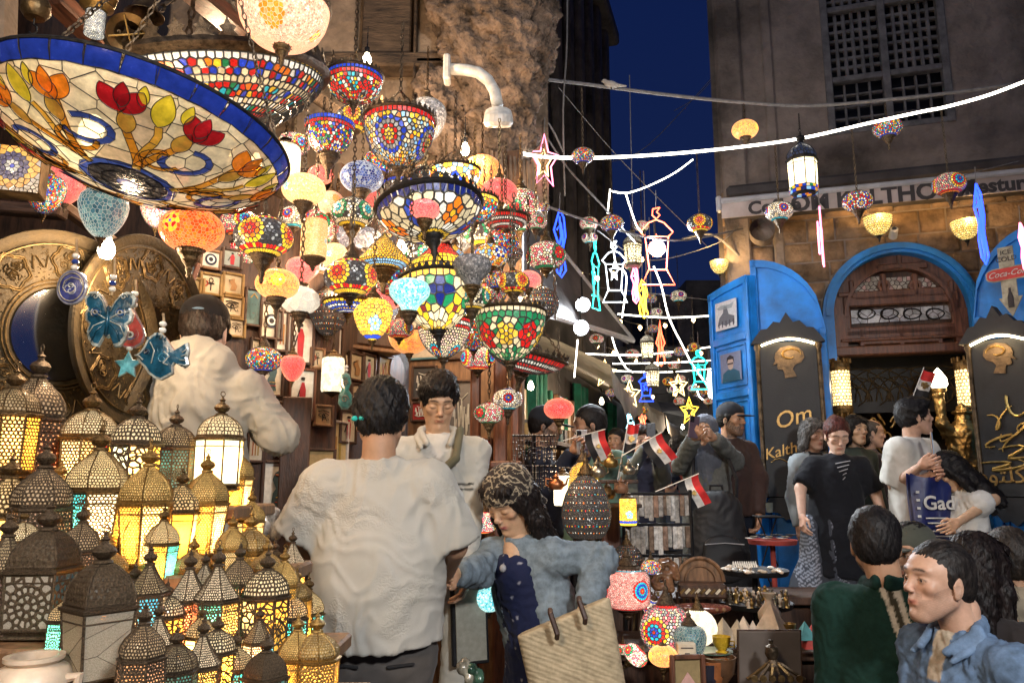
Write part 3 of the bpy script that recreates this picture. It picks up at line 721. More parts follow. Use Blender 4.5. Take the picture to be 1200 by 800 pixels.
SK = {'light': (.56,.34,.24),'fair': (.62,.40,.30),'tan': (.40,.22,.13),'asian': (.56,.35,.22),'warm': (.46,.26,.16),'olive': (.42,.25,.155)}
BLKH = (.010,.008,.008)
def frame(yaw,pitch=0,roll=0):
    """columns: x = figure's right... lateral, y = facing direction, z = up. yaw 0 faces away from the camera, 180 faces it, +90 faces the photograph's left"""
    return Matrix.Rotation(math.radians(yaw),3,'Z') @ Matrix.Rotation(math.radians(pitch),3,'X') @ Matrix.Rotation(math.radians(roll),3,'Y')
def head(c,Fm,s,skin,vox,beard=None,brow=BLKH,lips=None,closed=False,female=False,neck_to=None,stub=0,smile=0):
    """c = centre of the head; returns mesh parts in world space"""
    Fn = np.array(Fm);c = np.array(c);W = lambda x,y,z: c + Fn @ (np.array([x,y,z])*s)
    S = SDF();E = lambda p,r,k=.015,sub=False: S.ell(W(*p),np.array(r)*s,Fn,k*s,sub);K = lambda a,b,ra,rb=None,k=.012,sub=False: S.cap(W(*a),W(*b),ra*s,None if rb is None else rb*s,k*s,sub)
    jw = .9 if female else 1
    E((0,-.020,.036),(.075,.092,.082));E((0,.022,.03),(.064,.062,.062),.03)
    E((0,.026,-.035),(.055*jw,.052,.062),.03);E((0,.048,-.070),(.034*jw,.034,.034),.025);E((0,.070,-.098),(.018,.014,.013),.02)
    K((-.050*jw,-.006,-.050),(-.018,.055,-.095),.016,.013,.03);K((.050*jw,-.006,-.050),(.018,.055,-.095),.016,.013,.03)
    for q in (-1,1):
        E((q*.043,.058,-.012),(.018,.016,.016),.02)                    # cheekbone
        K((q*.010,.082,.034),(q*.044,.068,.036),.0085,.007,.014)        # brow
        E((q*.031,.086,.010),(.017,.012,.010),.012,True)             # socket
        E((q*.0745,-.010,-.006),(.007,.017,.029),.006);E((q*.082,-.004,-.002),(.005,.009,.016),.004,True);E((q*.073,-.006,-.030),(.006,.009,.010),.006)
        E((q*.0115,.094,-.024),(.0072,.009,.0064),.005)              # nostril wing
        E((q*.031,.066,.008),(.0175,.0165,.0135),.004)                # lids round the eye
        if not closed: E((q*.031,.084,.0075),(.0125,.006,.0042),.002,True)
    K((0,.074,.034),(0,.094,-.012),.0105,.0100,.010);E((0,.102,-.0165),(.0088,.0090,.0082),.010);E((0,.058,-.050),(.030,.027,.024),.015)
    K((0,.088,-.034),(0,.088,-.044),.006,.006,.008)
    K((-.019,.078,-.0525+smile*.004),(0,.0905,-.0495),.0045,.0062,.006);K((.019,.078,-.0525+smile*.004),(0,.0905,-.0495),.0045,.0062,.006)
    K((-.013,.081,-.061),(.013,.081,-.061),.0072,k=.006);K((-.021,.0875,-.0555+smile*.004),(.021,.0875,-.0555+smile*.004),.0018,k=.0025,sub=True)
    K((0,.083,-.088),(0,.083,-.0881),.010,k=.01)
    S.cap(W(0,-.035,-.03),W(0,-.04,-.10) if neck_to is None else np.array(neck_to),.050*s*(.88 if female else 1.05),.052*s*(.85 if female else 1.05),.022)
    V,Q = S.mesh(vox)
    L = ((V-c)@Fn)/s;C = np.tile(np.array(skin,float),(len(V),1))
    f = 1 + .05*nz(V,60,1);C *= f[:,None]
    front = L[:,1] > .05
    red = np.exp(-(((np.abs(L[:,0])-.045)/.022)**2+((L[:,2]+.018)/.022)**2))*front;C[:,1] *= 1-.08*red;C[:,2] *= 1-.1*red
    nos = np.exp(-((L[:,0]/.014)**2+((L[:,2]+.02)/.014)**2))*front;C[:,1] *= 1-.06*nos
    lip = np.exp(-((L[:,0]/.021)**4+((L[:,2]+.0555)/.0085)**4))*(L[:,1] > .068);lc = np.array(lips or (skin[0]*.8,skin[1]*.5,skin[2]*.5));C = C*(1-lip[:,None])+lc*lip[:,None]
    x = np.abs(L[:,0]);by = .0385 - ((x-.026)/.026)**2*.006;bm = np.exp(-(((x-.029)/.019)**4+((L[:,2]-by)/.0042)**2))*(L[:,1] > .040);bm = np.clip(bm*1.25*(1+.3*nz(V,500,2)),0,.9)
    C = C*(1-bm[:,None])+np.array(brow)*bm[:,None]
    lr = np.hypot((x-.031)/.0135,(L[:,2]-.0075)/.0052);sh = np.exp(-((lr-1.02)/.22)**2)*(L[:,1] > .055)*(L[:,2] > .006)*(0 if closed else .75);C *= (1-sh)[:,None]
    if closed:
        ln = np.exp(-(((x-.031)/.0135)**4+((L[:,2]-.0015-.18*((x-.031))**2/.02)/.0018)**2))*(L[:,1] > .06);C = C*(1-.85*ln[:,None])
    if stub or beard:
        bz = (L[:,2] < -.028+.03*np.clip((.07-L[:,1])/.07,0,1)) & (L[:,1] > -.015) & (L[:,2] > -.13)
        mo = (np.abs(L[:,2]+.040) < .008) & (x < .028) & (L[:,1] > .062);z = (bz | mo) & ~((lip > .3)) & ~((x < .0) )
        ck = (x > .028) & (L[:,2] > -.045) & (L[:,1] > .055);z &= ~ck
        a = (beard[3] if beard and len(beard) > 3 else (.85 if beard else 0)) if beard else stub;bc = np.array((beard or (.02,.016,.014))[:3])
        w = (z*a*np.clip(.8+.5*nz(V,700,5),0,1))[:,None];C = C*(1-w)+bc*w
    parts = [(V,Q,C,0)]
    if not closed:
        for q in (-1,1):
            S2 = SDF();S2.ell(W(q*.031,.0685,.0078),np.array((.0128,.0128,.0115))*s,Fn,.001)
            v,qd = S2.mesh(max(.0012*s,vox*.35));l = ((v-c)@Fn)/s;dd = np.hypot(l[:,0]-q*.031,l[:,2]-.0078)
            cc = np.where(dd[:,None] < .0058,np.array((.03,.018,.012)),np.array((.55,.5,.47)));
            parts.append((v,qd,cc,1))
    return parts,W
eye_mat = mat('eye',rough=.08,var=0,bump=0,attr=True,coat=1)
def hair(W,Fm,s,kind,col,vox,c,seed=0):
    Fn = np.array(Fm);c = np.array(c);S = SDF();E = lambda p,r,k=.02,sub=False: S.ell(W(*p),np.array(r)*s,Fn,k*s,sub);K = lambda a,b,ra,rb=None,k=.02,sub=False: S.cap(W(*a),W(*b),ra*s,None if rb is None else rb*s,k*s,sub)
    th = {'short': .008,'crop': .003,'thick': .016,'long': .014,'bun': .009,'bald': .003,'bob': .015}[kind]
    E((0,-.02,.042),(.076+th,.094+th,.086+th))
    if kind in ('short','thick','crop','bald'):
        E((0,-.055,-.01),(.064+th*.6,.052+th*.6,.06),.03)
        for q in (-1,1): K((q*(.070+th*.3),.008,.03),(q*(.0695+th*.3),.006,-.012 if kind != 'crop' else 0),.010,.006)
    if kind == 'thick': E((0,.035,.10),(.06,.05,.028),.03);E((.02,.06,.088),(.045,.03,.022),.03)
    if kind in ('long','bob'):
        e = -.34 if kind == 'long' else -.10
        for q in (-1,1):
            K((q*.070,.012,.03),(q*.088,.0,-.08),.024,.026,.03);K((q*.088,.0,-.08),(q*.098,.015 if kind == 'long' else -.01,e),.028,.022,.03)
        K((0,-.07,0),(0,-.095,e*.9),.06,.045,.04);K((-.05,-.06,-.02),(-.06,-.07,e),.04,.03,.04);K((.05,-.06,-.02),(.06,-.07,e),.04,.03,.04)
        K((-.06,.055,.085),(.06,.055,.085),.014,k=.03)
    if kind == 'bun': E((0,-.095,.085),(.036,.036,.036));E((0,-.06,-.01),(.064,.05,.055),.03)
    if kind == 'bald': E((0,.02,.12),(.052,.085,.05),.01,True)
    # open the face
    hl = {'short': .066,'crop': .072,'thick': .062,'long': .07,'bun': .072,'bald': .075,'bob': .058}[kind]
    E((0,.085,hl-.075),(.064 if kind not in ('long','bob') else .056,.062,.078),.012,True)
    if kind in ('short','thick','crop','bald'):
        for q in (-1,1): E((q*.085,.03,-.035),(.03,.034,.04),.01,True);E((q*.086,-.004,-.012),(.013,.02,.032),.006,True)
    def dp(V,n):
        l = ((V-c)@Fn)/s
        a = nz(np.stack([l[:,0]*3.5,l[:,1]*1.2,l[:,2]*1.0],1),90,seed,2);b = nz(l,50,seed+4)
        return s*(a*.0022+b*.002)*(1.7 if kind in ('long','thick','bob') else .8)
    V,Q = S.mesh(vox,disp=dp)
    l = ((V-c)@Fn)/s;st = nz(np.stack([l[:,0]*6,l[:,1]*5,l[:,2]*.8],1),60,seed+9,2)
    C = np.array(col)[None]*(1+.5*st)[:,None]
    parts = [(V,Q,C,0)]
    # loose tufts break the outline
    r = np.random.default_rng(seed);nt_ = {'crop': 600,'bald': 500}.get(kind,2200);idx = r.integers(0,len(Q),nt_);tv = [];tq = []
    P0 = V[Q[idx,0]];n = np.cross(V[Q[idx,2]]-P0,V[Q[idx,3]]-V[Q[idx,1]]);n /= np.maximum(1e-12,np.linalg.norm(n,axis=1))[:,None]
    if (n*(P0-V.mean(0))).sum(1).mean() < 0: n = -n
    up = Fn[:,2];fl = -up[None]*(1 if kind in ('long','bob') else .5) + Fn[:,1][None]*(-.1 if kind != 'thick' else .5) + r.normal(0,.16,(nt_,3));lp = ((P0-c)@Fn)/s
    if kind in ('short','thick'): fl = np.where((lp[:,2] > .07)[:,None],Fn[:,1][None]*.7+r.normal(0,.25,(nt_,3)),fl)
    d = fl - n*(fl*n).sum(1)[:,None];d /= np.maximum(1e-9,np.linalg.norm(d,axis=1))[:,None];w = np.cross(d,n)
    Lh = s*{'short': .009,'crop': .003,'thick': .015,'long': .03,'bun': .02,'bald': .006,'bob': .03}[kind]*(.6+.8*r.random(nt_))[:,None];ww = s*.0016
    a0 = P0-w*ww;a1 = P0+w*ww;m0 = P0+d*Lh*.6+n*Lh*.10+w*ww*.6;tip = P0+d*Lh+n*Lh*.08
    tv = np.stack([a0,a1,m0,tip],1).reshape(-1,3);tq = np.arange(nt_*4).reshape(-1,4)
    parts.append((tv,tq,np.repeat(np.array(col)[None]*(1+.6*r.normal(0,1,(nt_,1))).clip(.3,2.5),4,0),0))
    return np_mesh('hair',parts,[hair_mat])
def hand_sdf(S,w,d,nrm,side,curl=.5,s=1.0,spread=.12):
    """w wrist, d pointing direction, nrm back-of-hand normal, side +1/-1 puts the thumb"""
    w = Vector(w);d = Vector(d).normalized();nrm = Vector(nrm);nrm = (nrm - d*nrm.dot(d)).normalized();x = d.cross(nrm)*side
    S.cap(w,w+d*.02*s,.026*s,.026*s,.01)
    for i in range(4):
        o = (i-1.5)*.019*s;b = w + d*(.088-.005*abs(i-1.2))*s + x*o;S.cap(w+d*.02*s+x*o*.6,b,.0135*s,.0115*s,.012*s)
        L = [.040,.045,.041,.032][i]*s;a = 0;p = b;ang = [curl*.9,curl*1.3,curl*.9];ln = [L,L*.62,L*.5];rr = [.0098,.0088,.0078,.0068]
        dirv = (d + x*(i-1.5)*spread).normalized()
        for j in range(3):
            a += ang[j]*(1+.12*(i-1));dd = dirv*math.cos(a) - nrm*math.sin(a);q = p + dd*ln[j];S.cap(p,q,rr[j]*s,rr[j+1]*s,.004*s);p = q
    tb = w + d*.025*s - x*.024*s - nrm*.006*s;t1 = tb + (d*.75 - x*.62 - nrm*.35*(.5+curl)).normalized()*.042*s;t2 = t1 + (d*.95 - x*.25*(1-curl) - nrm*.5*curl).normalized()*.032*s
    S.cap(w+d*.01*s-x*.012*s,tb,.018*s,.016*s,.012*s);S.cap(tb,t1,.0145*s,.0115*s,.008*s);S.cap(t1,t2,.0112*s,.0085*s,.004*s)
    t3 = t2 + (d*.9-nrm*.4*curl+x*.2*curl).normalized()*.02*s;S.cap(t2,t3,.009*s,.0075*s,.004*s)
    return w + d*.10*s - nrm*.03*s
def person(label,hd,d,size=1.0,hyaw=180,hpitch=0,hroll=0,byaw=None,lean=(0,0),arms=(None,None),skin='light',hairk=('short',BLKH),top=None,legs=None,ground=0.0,hip=None,vox=1.0,female=False,face={},sh_w=None,neck=.0,slope=None,hscale=1.0,sleeves='long',group=None,stance=None,belly=0):
    """a standing figure: hd = photograph pixel of the head's centre at distance d; arms = (elbow px, hand px, options) with depth offsets"""
    FH = frame(hyaw,hpitch,hroll);byaw = hyaw if byaw is None else byaw;FB = frame(byaw);s = size;sk = SK[skin]
    hc = at(hd[0],hd[1],d);up = Vector((0,0,1));lat = FB.col[0];fw = FB.col[1]
    far = d > 4.6;hv = .0042*vox if not far else .0065*vox
    nb = hc - up*(.150+neck)*s - fw*(.03)*s + FH.col[1]*(-.01)   # neck base
    if slope: nb += Vector(slope)*s
    hips = nb - up*.48*s + Vector((lean[0],lean[1],0)) if hip is None else at(hip[0],hip[1],d + hip[2])
    sw = (sh_w or (.165 if female else .19))*s;trunk = (nb - hips).normalized()
    sl = {+1: nb - trunk*.07*s + lat*sw*.94,-1: nb - trunk*.07*s - lat*sw*.94}
    root = thing('person',label,'person',(hips.x,hips.y,ground),0,group or None)
    inv = Matrix.Translation((-hips.x,-hips.y,-ground))
    def put(name,me,lab=None): me.transform(inv);return obj(name,me,None,root,label=lab)
    # head
    hp,W = head(hc,FH,s*hscale*1.02,sk,hv,neck_to=tuple(nb + up*.01),female=female,**face)
    B = SDF();B.cap(nb + up*.07*s - fw*.005,nb - up*.03,.050*s*(.85 if female else 1),.054*s,.03)
    B.tor(nb-trunk*.09*s,hips+trunk*.1*s,(.13*s,.08*s),(.12*s,.085*s),FB,.04)
    arm = {};hands = {}
    HS = SDF();anyh = False
    for k,side in ((0,-1),(1,+1)):          # arms[0] = figure's left-lateral (-lat), arms[1] = +lat
        A = arms[k]
        if A is None: el = sl[side] - up*.27*s + lat*side*.05*s - fw*.01;ha = el - up*.24*s + fw*.06*s;op = {}
        elif A == 'none': arm[side] = None;continue
        else:
            el = at(A[0][0],A[0][1],d+A[0][2]);ha = at(A[1][0],A[1][1],d+A[1][2]);op = A[2] if len(A) > 2 else {}
        arm[side] = (el,ha,op)
        B.cap(sl[side],el,.044*s,.038*s,.03);B.cap(el,ha,.040*s,.026*s,.02)
        dr = Vector(op['dir']) if 'dir' in op else (ha-el);n = Vector(op.get('n',(lat*side + fw*.3)))
        dn = dr.normalized();anyh = True;xx = dn.cross((n-dn*n.dot(dn)).normalized());sg = 1 if xx.dot(fw) < 0 else -1
        if 'thumb' in op: sg = 1 if xx.dot(Vector(op['thumb'])) < 0 else -1
        hands[side] = hand_sdf(HS,ha - dn*.01,dr,n,sg,op.get('curl',.45),s*(.92 if female else 1))
    bv,bq = B.mesh((.009 if not far else .013)*vox)
    bp = hp + [(bv,bq,sk,0)]
    if anyh: v,q = HS.mesh((.0032 if not far else .0048)*vox);bp.append((v,q,np.array(sk)*np.array((1.02,.94,.9)),0))
    # legs
    L = legs or {};st = stance or .09*s;lc = L.get('col',(.05,.05,.06));Lg = SDF();ft = SDF();hr = L.get('hip',.155)*s
    for q in (-1,1):
        h = hips + lat*q*.085*s - up*.04;kn = Vector((hips.x,hips.y,0)) + lat*q*(st+.01) + fw*.04*s + up*(ground+.49*s);an = Vector((hips.x,hips.y,0)) + lat*q*st + up*(ground+.09)
        Lg.cap(h,kn,.088*s,.062*s,.03);Lg.cap(kn,an,.066*s,.052*s if not L.get('wide') else .085*s,.02,flat=True)
        if L.get('skirt') or L.get('bare'): ft.cap(kn,an,.05*s,.034*s,.02)
        ft.cap(an - up*.045 - fw*.04,an - up*.05 + fw*.14*s,.042*s,.034*s,.02)
    Lg.tor(hips+trunk*.09*s,hips-up*.1*s,(.14*s,.105*s),(hr,.115*s),FB,.05)
    lv,lq = Lg.mesh((.012 if not far else .017)*vox,disp=folds(shash(label) % 50,.006,13));put('trousers' if not L.get('skirt') else 'leggings',np_mesh('legs',[(lv,lq,lc,0)],[L.get('mat',cloth)]))
    fv,fq = ft.mesh(.012);put('shoe',np_mesh('shoes',[(fv,fq,L.get('shoe',(.03,.028,.028)),0)],[leather if not L.get('shoe') else cloth]))
    if hairk: put('hair',hair(W,FH,s*hscale*1.02,hairk[0],hairk[1],hv*1.05,hc,shash(label) % 97))
    # top garment
    T = top or {};tcol = T.get('col',(.5,.5,.5));G = SDF();th = T.get('th',.012);hem = T.get('hem',.06);ch = (T.get('chest',.155 if not female else .135))*s;wa = T.get('waist',.15 if not female else .125)*s
    bot = hips - up*hem*s;G.tor(nb-trunk*.15*s,bot + (nb-bot)*.35,(ch+th*.7,.095*s+th*.7+belly*.3),(wa+th,.105*s+th+belly),FB,.06);G.tor(bot+(nb-bot)*.42,bot,(wa+th,.105*s+th+belly),(wa+th+T.get('flare',.015),.115*s+th+belly+T.get('flare',.015)*.6),FB,.05,flat=True)
    for q in (-1,1):
        G.cap(nb-trunk*.035*s + lat*q*.03,sl[q] - lat*q*.01,.036*s+th*.5,.046*s+th*.7,.04)
        if arm[q] is None: continue
        el,ha,op = arm[q];sr = T.get('sleeve',.056)*s
        if T.get('slv','long') == 'long':
            G.cap(sl[q],el,sr*.95,sr*.92,.03);ex = el + (ha-el)*.97;G.cap(el,ex,sr,T.get('cuff',.044)*s,.02,flat=True)
        elif T.get('slv') == 'half': G.cap(sl[q],sl[q]+(el-sl[q])*T.get('sl',.85),sr+.012,sr+.016,.035,flat=True)
    if T.get('collar',1): G.cap(nb-up*.03*s,nb+up*(.012*s),.078*s,.070*s,.02,flat=True)
    if T.get('extra'): T['extra'](G,dict(nb=nb,hips=hips,lat=lat,fw=fw,up=up,sl=sl,arm=arm,s=s,W=W))
    gv,gq = G.mesh((.0085 if d < 3.3 else (.011 if not far else .015))*vox,disp=folds(shash(label) % 31,T.get('fold',.006),T.get('ff',15)))
    gc = np.tile(np.array(tcol,float),(len(gv),1));ctx = dict(V=gv,nb=np.array(nb),FB=np.array(FB),hips=np.array(hips),s=s,sl={k: np.array(v) for k,v in sl.items()},arm=arm)
    if T.get('paint'): gc = T['paint'](gc,ctx)
    put(T.get('name','shirt'),np_mesh('garment',[(gv,gq,gc,0)],[T.get('mat',cloth)]))
    put('body',np_mesh('body',bp,[skin_mat,eye_mat]))
    info = dict(root=root,put=put,W=W,FH=FH,nb=nb,hips=hips,lat=lat,fw=fw,up=up,sl=sl,arm=arm,s=s,hc=hc,hv=hv,d=d,hands=hands,trunk=trunk)
    return info
def sdf_part(I,name,fn,vox,col,mt,disp=None,label=None,colfn=None):
    S = SDF();fn(S);V,Q = S.mesh(vox,disp=disp);c = col if colfn is None else colfn(V)
    return I['put'](name,np_mesh(name,[(V,Q,c,0)],[mt]),label)
def cap_hat(I,col,mt=None,brim=True,back=False,logo=None,name='cap'):
    W,Fn,s = I['W'],np.array(I['FH']),I['s']*1.02
    def f(S):
        S.ell(W(0,-.02,.05),np.array((.086,.105,.084))*s,Fn,.01);S.ell(W(0,.0,-.028),np.array((.13,.16,.062))*s,Fn,.006,True)
    sdf_part(I,name,f,I['hv'],col,mt or cloth)
    if brim:
        def g(S):
            sg = -1 if back else 1
            S.ell(W(0,sg*.105,.034),np.array((.068,.07,.007))*s,Fn,.01)
        sdf_part(I,'brim',g,I['hv']*.9,col,mt or cloth)
def phone(I,p,nrm,upv,col=(.02,.02,.025),lens=True,size=1.0,label='smartphone held up in both hands',cat='phone',back=True):
    n = Vector(nrm).normalized();u = Vector(upv);u = (u-n*u.dot(n)).normalized();x = n.cross(u);R3 = Matrix((x,n,u)).transposed()
    t = thing('smartphone',label,cat,p);m = MB();m.box((0,0,0),(.074*size,.009,.152*size),bev=.004);o = obj('case',m,mat('phone_'+str(col),col,.3,.2,.1,20,0,50),t);o.rotation_euler = R3.to_euler()
    if lens:
        m = MB();m.box((.018*size,.006,.05*size),(.03*size,.003,.04*size),bev=.002);o = obj('camera_plate',m,plastic_black,t);o.rotation_euler = R3.to_euler()
    m = MB();m.box((0,-.0055,0),(.068*size,.002,.144*size));o = obj('screen',m,mat('phone_screen',(.05,.07,.1),.1,0,.1,10,0,emis=(.25,.4,.6),es=.5),t);o.rotation_euler = R3.to_euler()
    return t
def collar(I,col,mt,k=1.0):
    nb,lat,fw,up = (I[q] for q in ('nb','lat','fw','up'))
    for s_ in (-1,1): sdf_part(I,'collar',lambda S: [S.cap(nb-fw*.055+lat*s_*.02+up*.045*k,nb+fw*.02+lat*s_*.075+up*.028*k,.013,.013,k=.01),S.cap(nb+fw*.02+lat*s_*.078+up*.022*k,nb+fw*.11+lat*s_*.05-up*.035,.014,.012,k=.012),S.cap(nb+fw*.03+lat*s_*.095-up*.01,nb+fw*.115+lat*s_*.075-up*.055,.012,.008,k=.02),S.cap(nb-fw*.06+lat*s_*.02+up*.02,nb+fw*.02+lat*s_*.09+up*.0,.016,.014,k=.02)],.0055,col,mt,folds(2,.002,40))
# ---------------------------------------------------------------- the setting
paving = mat('stone_paving',(.13,.115,.10),.75,0,.4,1.4,.8,14,world=True,bdist=.01)
g = MB();g.add([(-40,-30,0),(40,-30,0),(40,90,0),(-40,90,0)],[(0,1,2,3)]);obj('ground',g,paving,kind='structure')
terr = MB();terr.box((3.3,7.1,.25),(7.6,6.6,.5),bev=.02);obj('cafe_terrace_floor',terr,paving,kind='structure')
terr = MB();terr.box((3.3,3.66,.12),(7.6,.30,.24),bev=.02);obj('terrace_step',terr,paving,kind='structure')
sf = MB();sf.box((-2.05,4.6,.2),(3.1,5.2,.4),bev=.015);obj('shop_floor',sf,paving,kind='structure')
sf = MB();sf.box((-1.9,4.9,.5),(2.8,3.2,.2),bev=.015);obj('shop_floor_step',sf,paving,kind='structure')
sf = MB();sf.box((-1.6,3.25,.52),(1.0,.7,.26),bev=.02);obj('shop_step',sf,wood_mid,kind='structure')
# facade of the cafe building
FA = at(862,560,7.4);FYAW = math.radians(-16.7);FE = Vector((math.cos(FYAW),math.sin(FYAW),0));FN = Vector((FE.y,-FE.x,0))
if FN.y > 0: FN = -FN
def on_plane(u,v,P0,n):
    o = Vector((0,0,CAMZ));r = at(u,v,1) - o;return o + r*((P0-o).dot(n)/r.dot(n))
def FAC(u,v,off=0):
    q = on_plane(u,v,FA + FN*off,FN) - FA;return q.dot(FE),q.z + FA.z
def fac_thing(name,label,cat,**k): return thing(name,label,cat,(FA.x,FA.y,0),FYAW,**k)
sL = FAC(970,380)[0];sR = FAC(1143,380)[0];sC = (sL+sR)/2;AR = (sR-sL)/2;zA = FAC(1057,292)[1] - AR
bld = fac_thing('cafe_building','old plastered stone building with arched blue cafe doorway and latticed window above','building')
w = MB();EZ = 9.5;XR = 6.0
def wall_box(mb,x0,x1,z0,z1,y=0,th=.4): mb.box(((x0+x1)/2,y+th/2,(z0+z1)/2),(x1-x0,th,z1-z0))
wx0,wz0 = FAC(966,160);wx1,wz1 = FAC(1113,-80)
wx0 = FAC(966,80)[0];wx1 = FAC(1113,80)[0]
wall_box(w,0,sL,.5,zA+AR+.05);wall_box(w,sR,XR,.5,zA+AR+.05)
wall_box(w,0,XR,zA+AR+.05,wz0);wall_box(w,0,wx0,wz0,wz1);wall_box(w,wx1,XR,wz0,wz1);wall_box(w,0,XR,wz1,EZ)
n = 16                                   # spandrels over the arch
for i in range(n):
    a0,a1 = PI*i/n,PI*(i+1)/n;x0,z0 = sC+AR*math.cos(a0),zA+AR*math.sin(a0);x1,z1 = sC+AR*math.cos(a1),zA+AR*math.sin(a1);zt = zA+AR+.05
    w.add([(x0,0,z0),(x1,0,z1),(x1,0,zt),(x0,0,zt),(x0,.4,z0),(x1,.4,z1)],[(0,1,2,3),(0,4,5,1)])
obj('wall',w,plaster,bld)
sd_ = MB();sd_.box((.0-.02,4.0,EZ/2),(.06,8,EZ));obj('side_wall',sd_,stone_dark,bld)
pil = MB();pil.box((.14,-.035,6.5),(.24,.07,6),bev=.02);pil.box((.52,-.02,6.5),(.1,.04,6),bev=.015);obj('pilaster',pil,plaster,bld)
# stone blocks round the arch, each laid on its own
stone_b = [mat('sandstone_%d' % i,c,.92,0,.4,5,1,22,bdist=.02) for i,c in enumerate([(.27,.17,.10),(.33,.21,.12),(.22,.15,.10),(.30,.20,.13)])]
zlo,zhi = 1.9,FAC(1000,232)[1];row = 0;z = zlo;cnt = 0
while z < zhi and cnt < 240:
    hh = random.choice([.17,.2,.23]);x = -.01
    while x < 5.0:
        ww = random.uniform(.22,.42);q = [(x+.008,z+.008),(x+ww-.008,z+.008),(x+ww-.008,z+hh-.008),(x+.008,z+hh-.008)]
        cx,cz = x+ww/2,z+hh/2
        if cz > zA:
            v = Vector((cx-sC,cz-zA));L = v.length
            if L < AR+.5: v.normalize();q = [(a,b) for a,b in clip(q,-v.x,-v.y,-(sC*v.x+zA*v.y+AR+.06))]
        elif sL-.06 < cx < sR+.06: q = []
        if len(q) >= 3 and (max(a for a,b in q)-min(a for a,b in q)) > .05:
            p = random.uniform(.012,.04);ix = sum(a for a,b in q)/len(q);iz = sum(b for a,b in q)/len(q);k = len(q);m = MB()
            m.add([(a,-.002,b) for a,b in q] + [(a+(ix-a)*.05,-p*.8,b+(iz-b)*.08) for a,b in q] + [(ix+(a-ix)*.75,-p-random.uniform(0,.015),iz+(b-iz)*.7) for a,b in q],
                  [(i,(i+1) % k,k+(i+1) % k,k+i) for i in range(k)] + [(k+i,k+(i+1) % k,2*k+(i+1) % k,2*k+i) for i in range(k)] + [tuple(range(2*k,3*k))])
            m.sm = True;obj('stone',m,random.choice(stone_b),bld);cnt += 1
        x += ww
    z += hh
# latticed window
wn = obj('window',MB().box(((wx0+wx1)/2,.30,(wz0+wz1)/2),(wx1-wx0,.04,wz1-wz0)),mat('dark_window',(.012,.014,.02),.3,0,.1,10,0),bld)
lat_m = mat('grey_lattice_wood',(.17,.16,.16),.75,0,.35,8,.5,40)
def win_bar(x,z,sx,sz,nm='lattice_bar',y=.06,dy=.05): obj(nm,MB().box((x,y,z),(sx,dy,sz),bev=.006),lat_m,wn)
xm = FAC(1038,80)[0];zmid = FAC(1038,86)[1];ztop = FAC(1000,8)[1]
for xx in (wx0+.03,xm,wx1-.03): win_bar(xx,(wz0+wz1)/2,.07,wz1-wz0,'frame',.03,.1)
for zz in (wz0+.03,zmid,ztop,wz1-.03): win_bar((wx0+wx1)/2,zz,wx1-wx0-.08,.06,'frame',.035,.085)
for x0,x1 in ((wx0+.06,xm-.035),(xm+.035,wx1-.06)):
    for k in range(1,4): win_bar(x0+(x1-x0)*k/4,(wz0+zmid)/2,.022,zmid-wz0-.08)
    for k in range(1,4): win_bar((x0+x1)/2,wz0+.05+(zmid-wz0-.08)*k/4,x1-x0,.022,y=.063)
    for k in range(1,6): win_bar(x0+(x1-x0)*k/6,(ztop+zmid)/2,.034,ztop-zmid-.07)
    for k in range(1,7): win_bar((x0+x1)/2,zmid+.04+(ztop-zmid-.07)*k/7,x1-x0,.034,y=.065)
    for k in range(1,6): win_bar(x0+(x1-x0)*k/6,(wz1+ztop)/2,.034,wz1-ztop-.07)
    for k in range(1,8): win_bar((x0+x1)/2,ztop+.04+(wz1-ztop-.07)*k/8,x1-x0,.034,y=.065)
# awning with its printed valance
aw = fac_thing('cafe_awning','rolled awning with grey white valance lettered with the cafe name','awning')
AO = .75;ax0,az0 = FAC(846,258,AO);ax1,az1 = FAC(1215,222,AO);_,azt = FAC(846,236,AO)
obj('valance',MB().box(((ax0+5)/2,-AO,(az0+azt)/2),(5-ax0,.012,azt-az0-.03)),mat('valance_cloth',(.48,.39,.35),.9,0,.2,3,.3,60),aw)
obj('front_rail',MB().box(((ax0+5)/2,-AO,azt),(5-ax0,.06,.05),bev=.012),mat('grey_rail',(.42,.41,.42),.5,0,.15,10,.1),aw)
obj('end_cap',MB().box((ax0-.02,-AO+.02,azt-.02),(.05,.1,.14),bev=.015),mat('grey_rail',),aw)
obj('folded_canopy',MB().box(((ax0+5)/2,-AO/2+.02,azt+.10),(5-ax0-.1,AO,.12),bev=.03),mat('dark_canopy',(.06,.05,.048),.9,0,.3,4,.4,30),aw)
letter_m = mat('dark_lettering',(.05,.042,.042),.8,0,.1,20,0)
for body,uu,sz,al in (('Coffee',876,.165,'LEFT'),('OM KALTHOUM',1032,.2,'CENTER'),('Resturant',1130,.165,'LEFT')):
    s_,z_ = FAC(uu,236 if uu < 900 else 228,AO);text_obj('lettering',body,sz,letter_m,aw,(s_,-AO-.009,(az0+azt)/2 - .01),ext=.001,align=al,bevel=.001,off=.03)
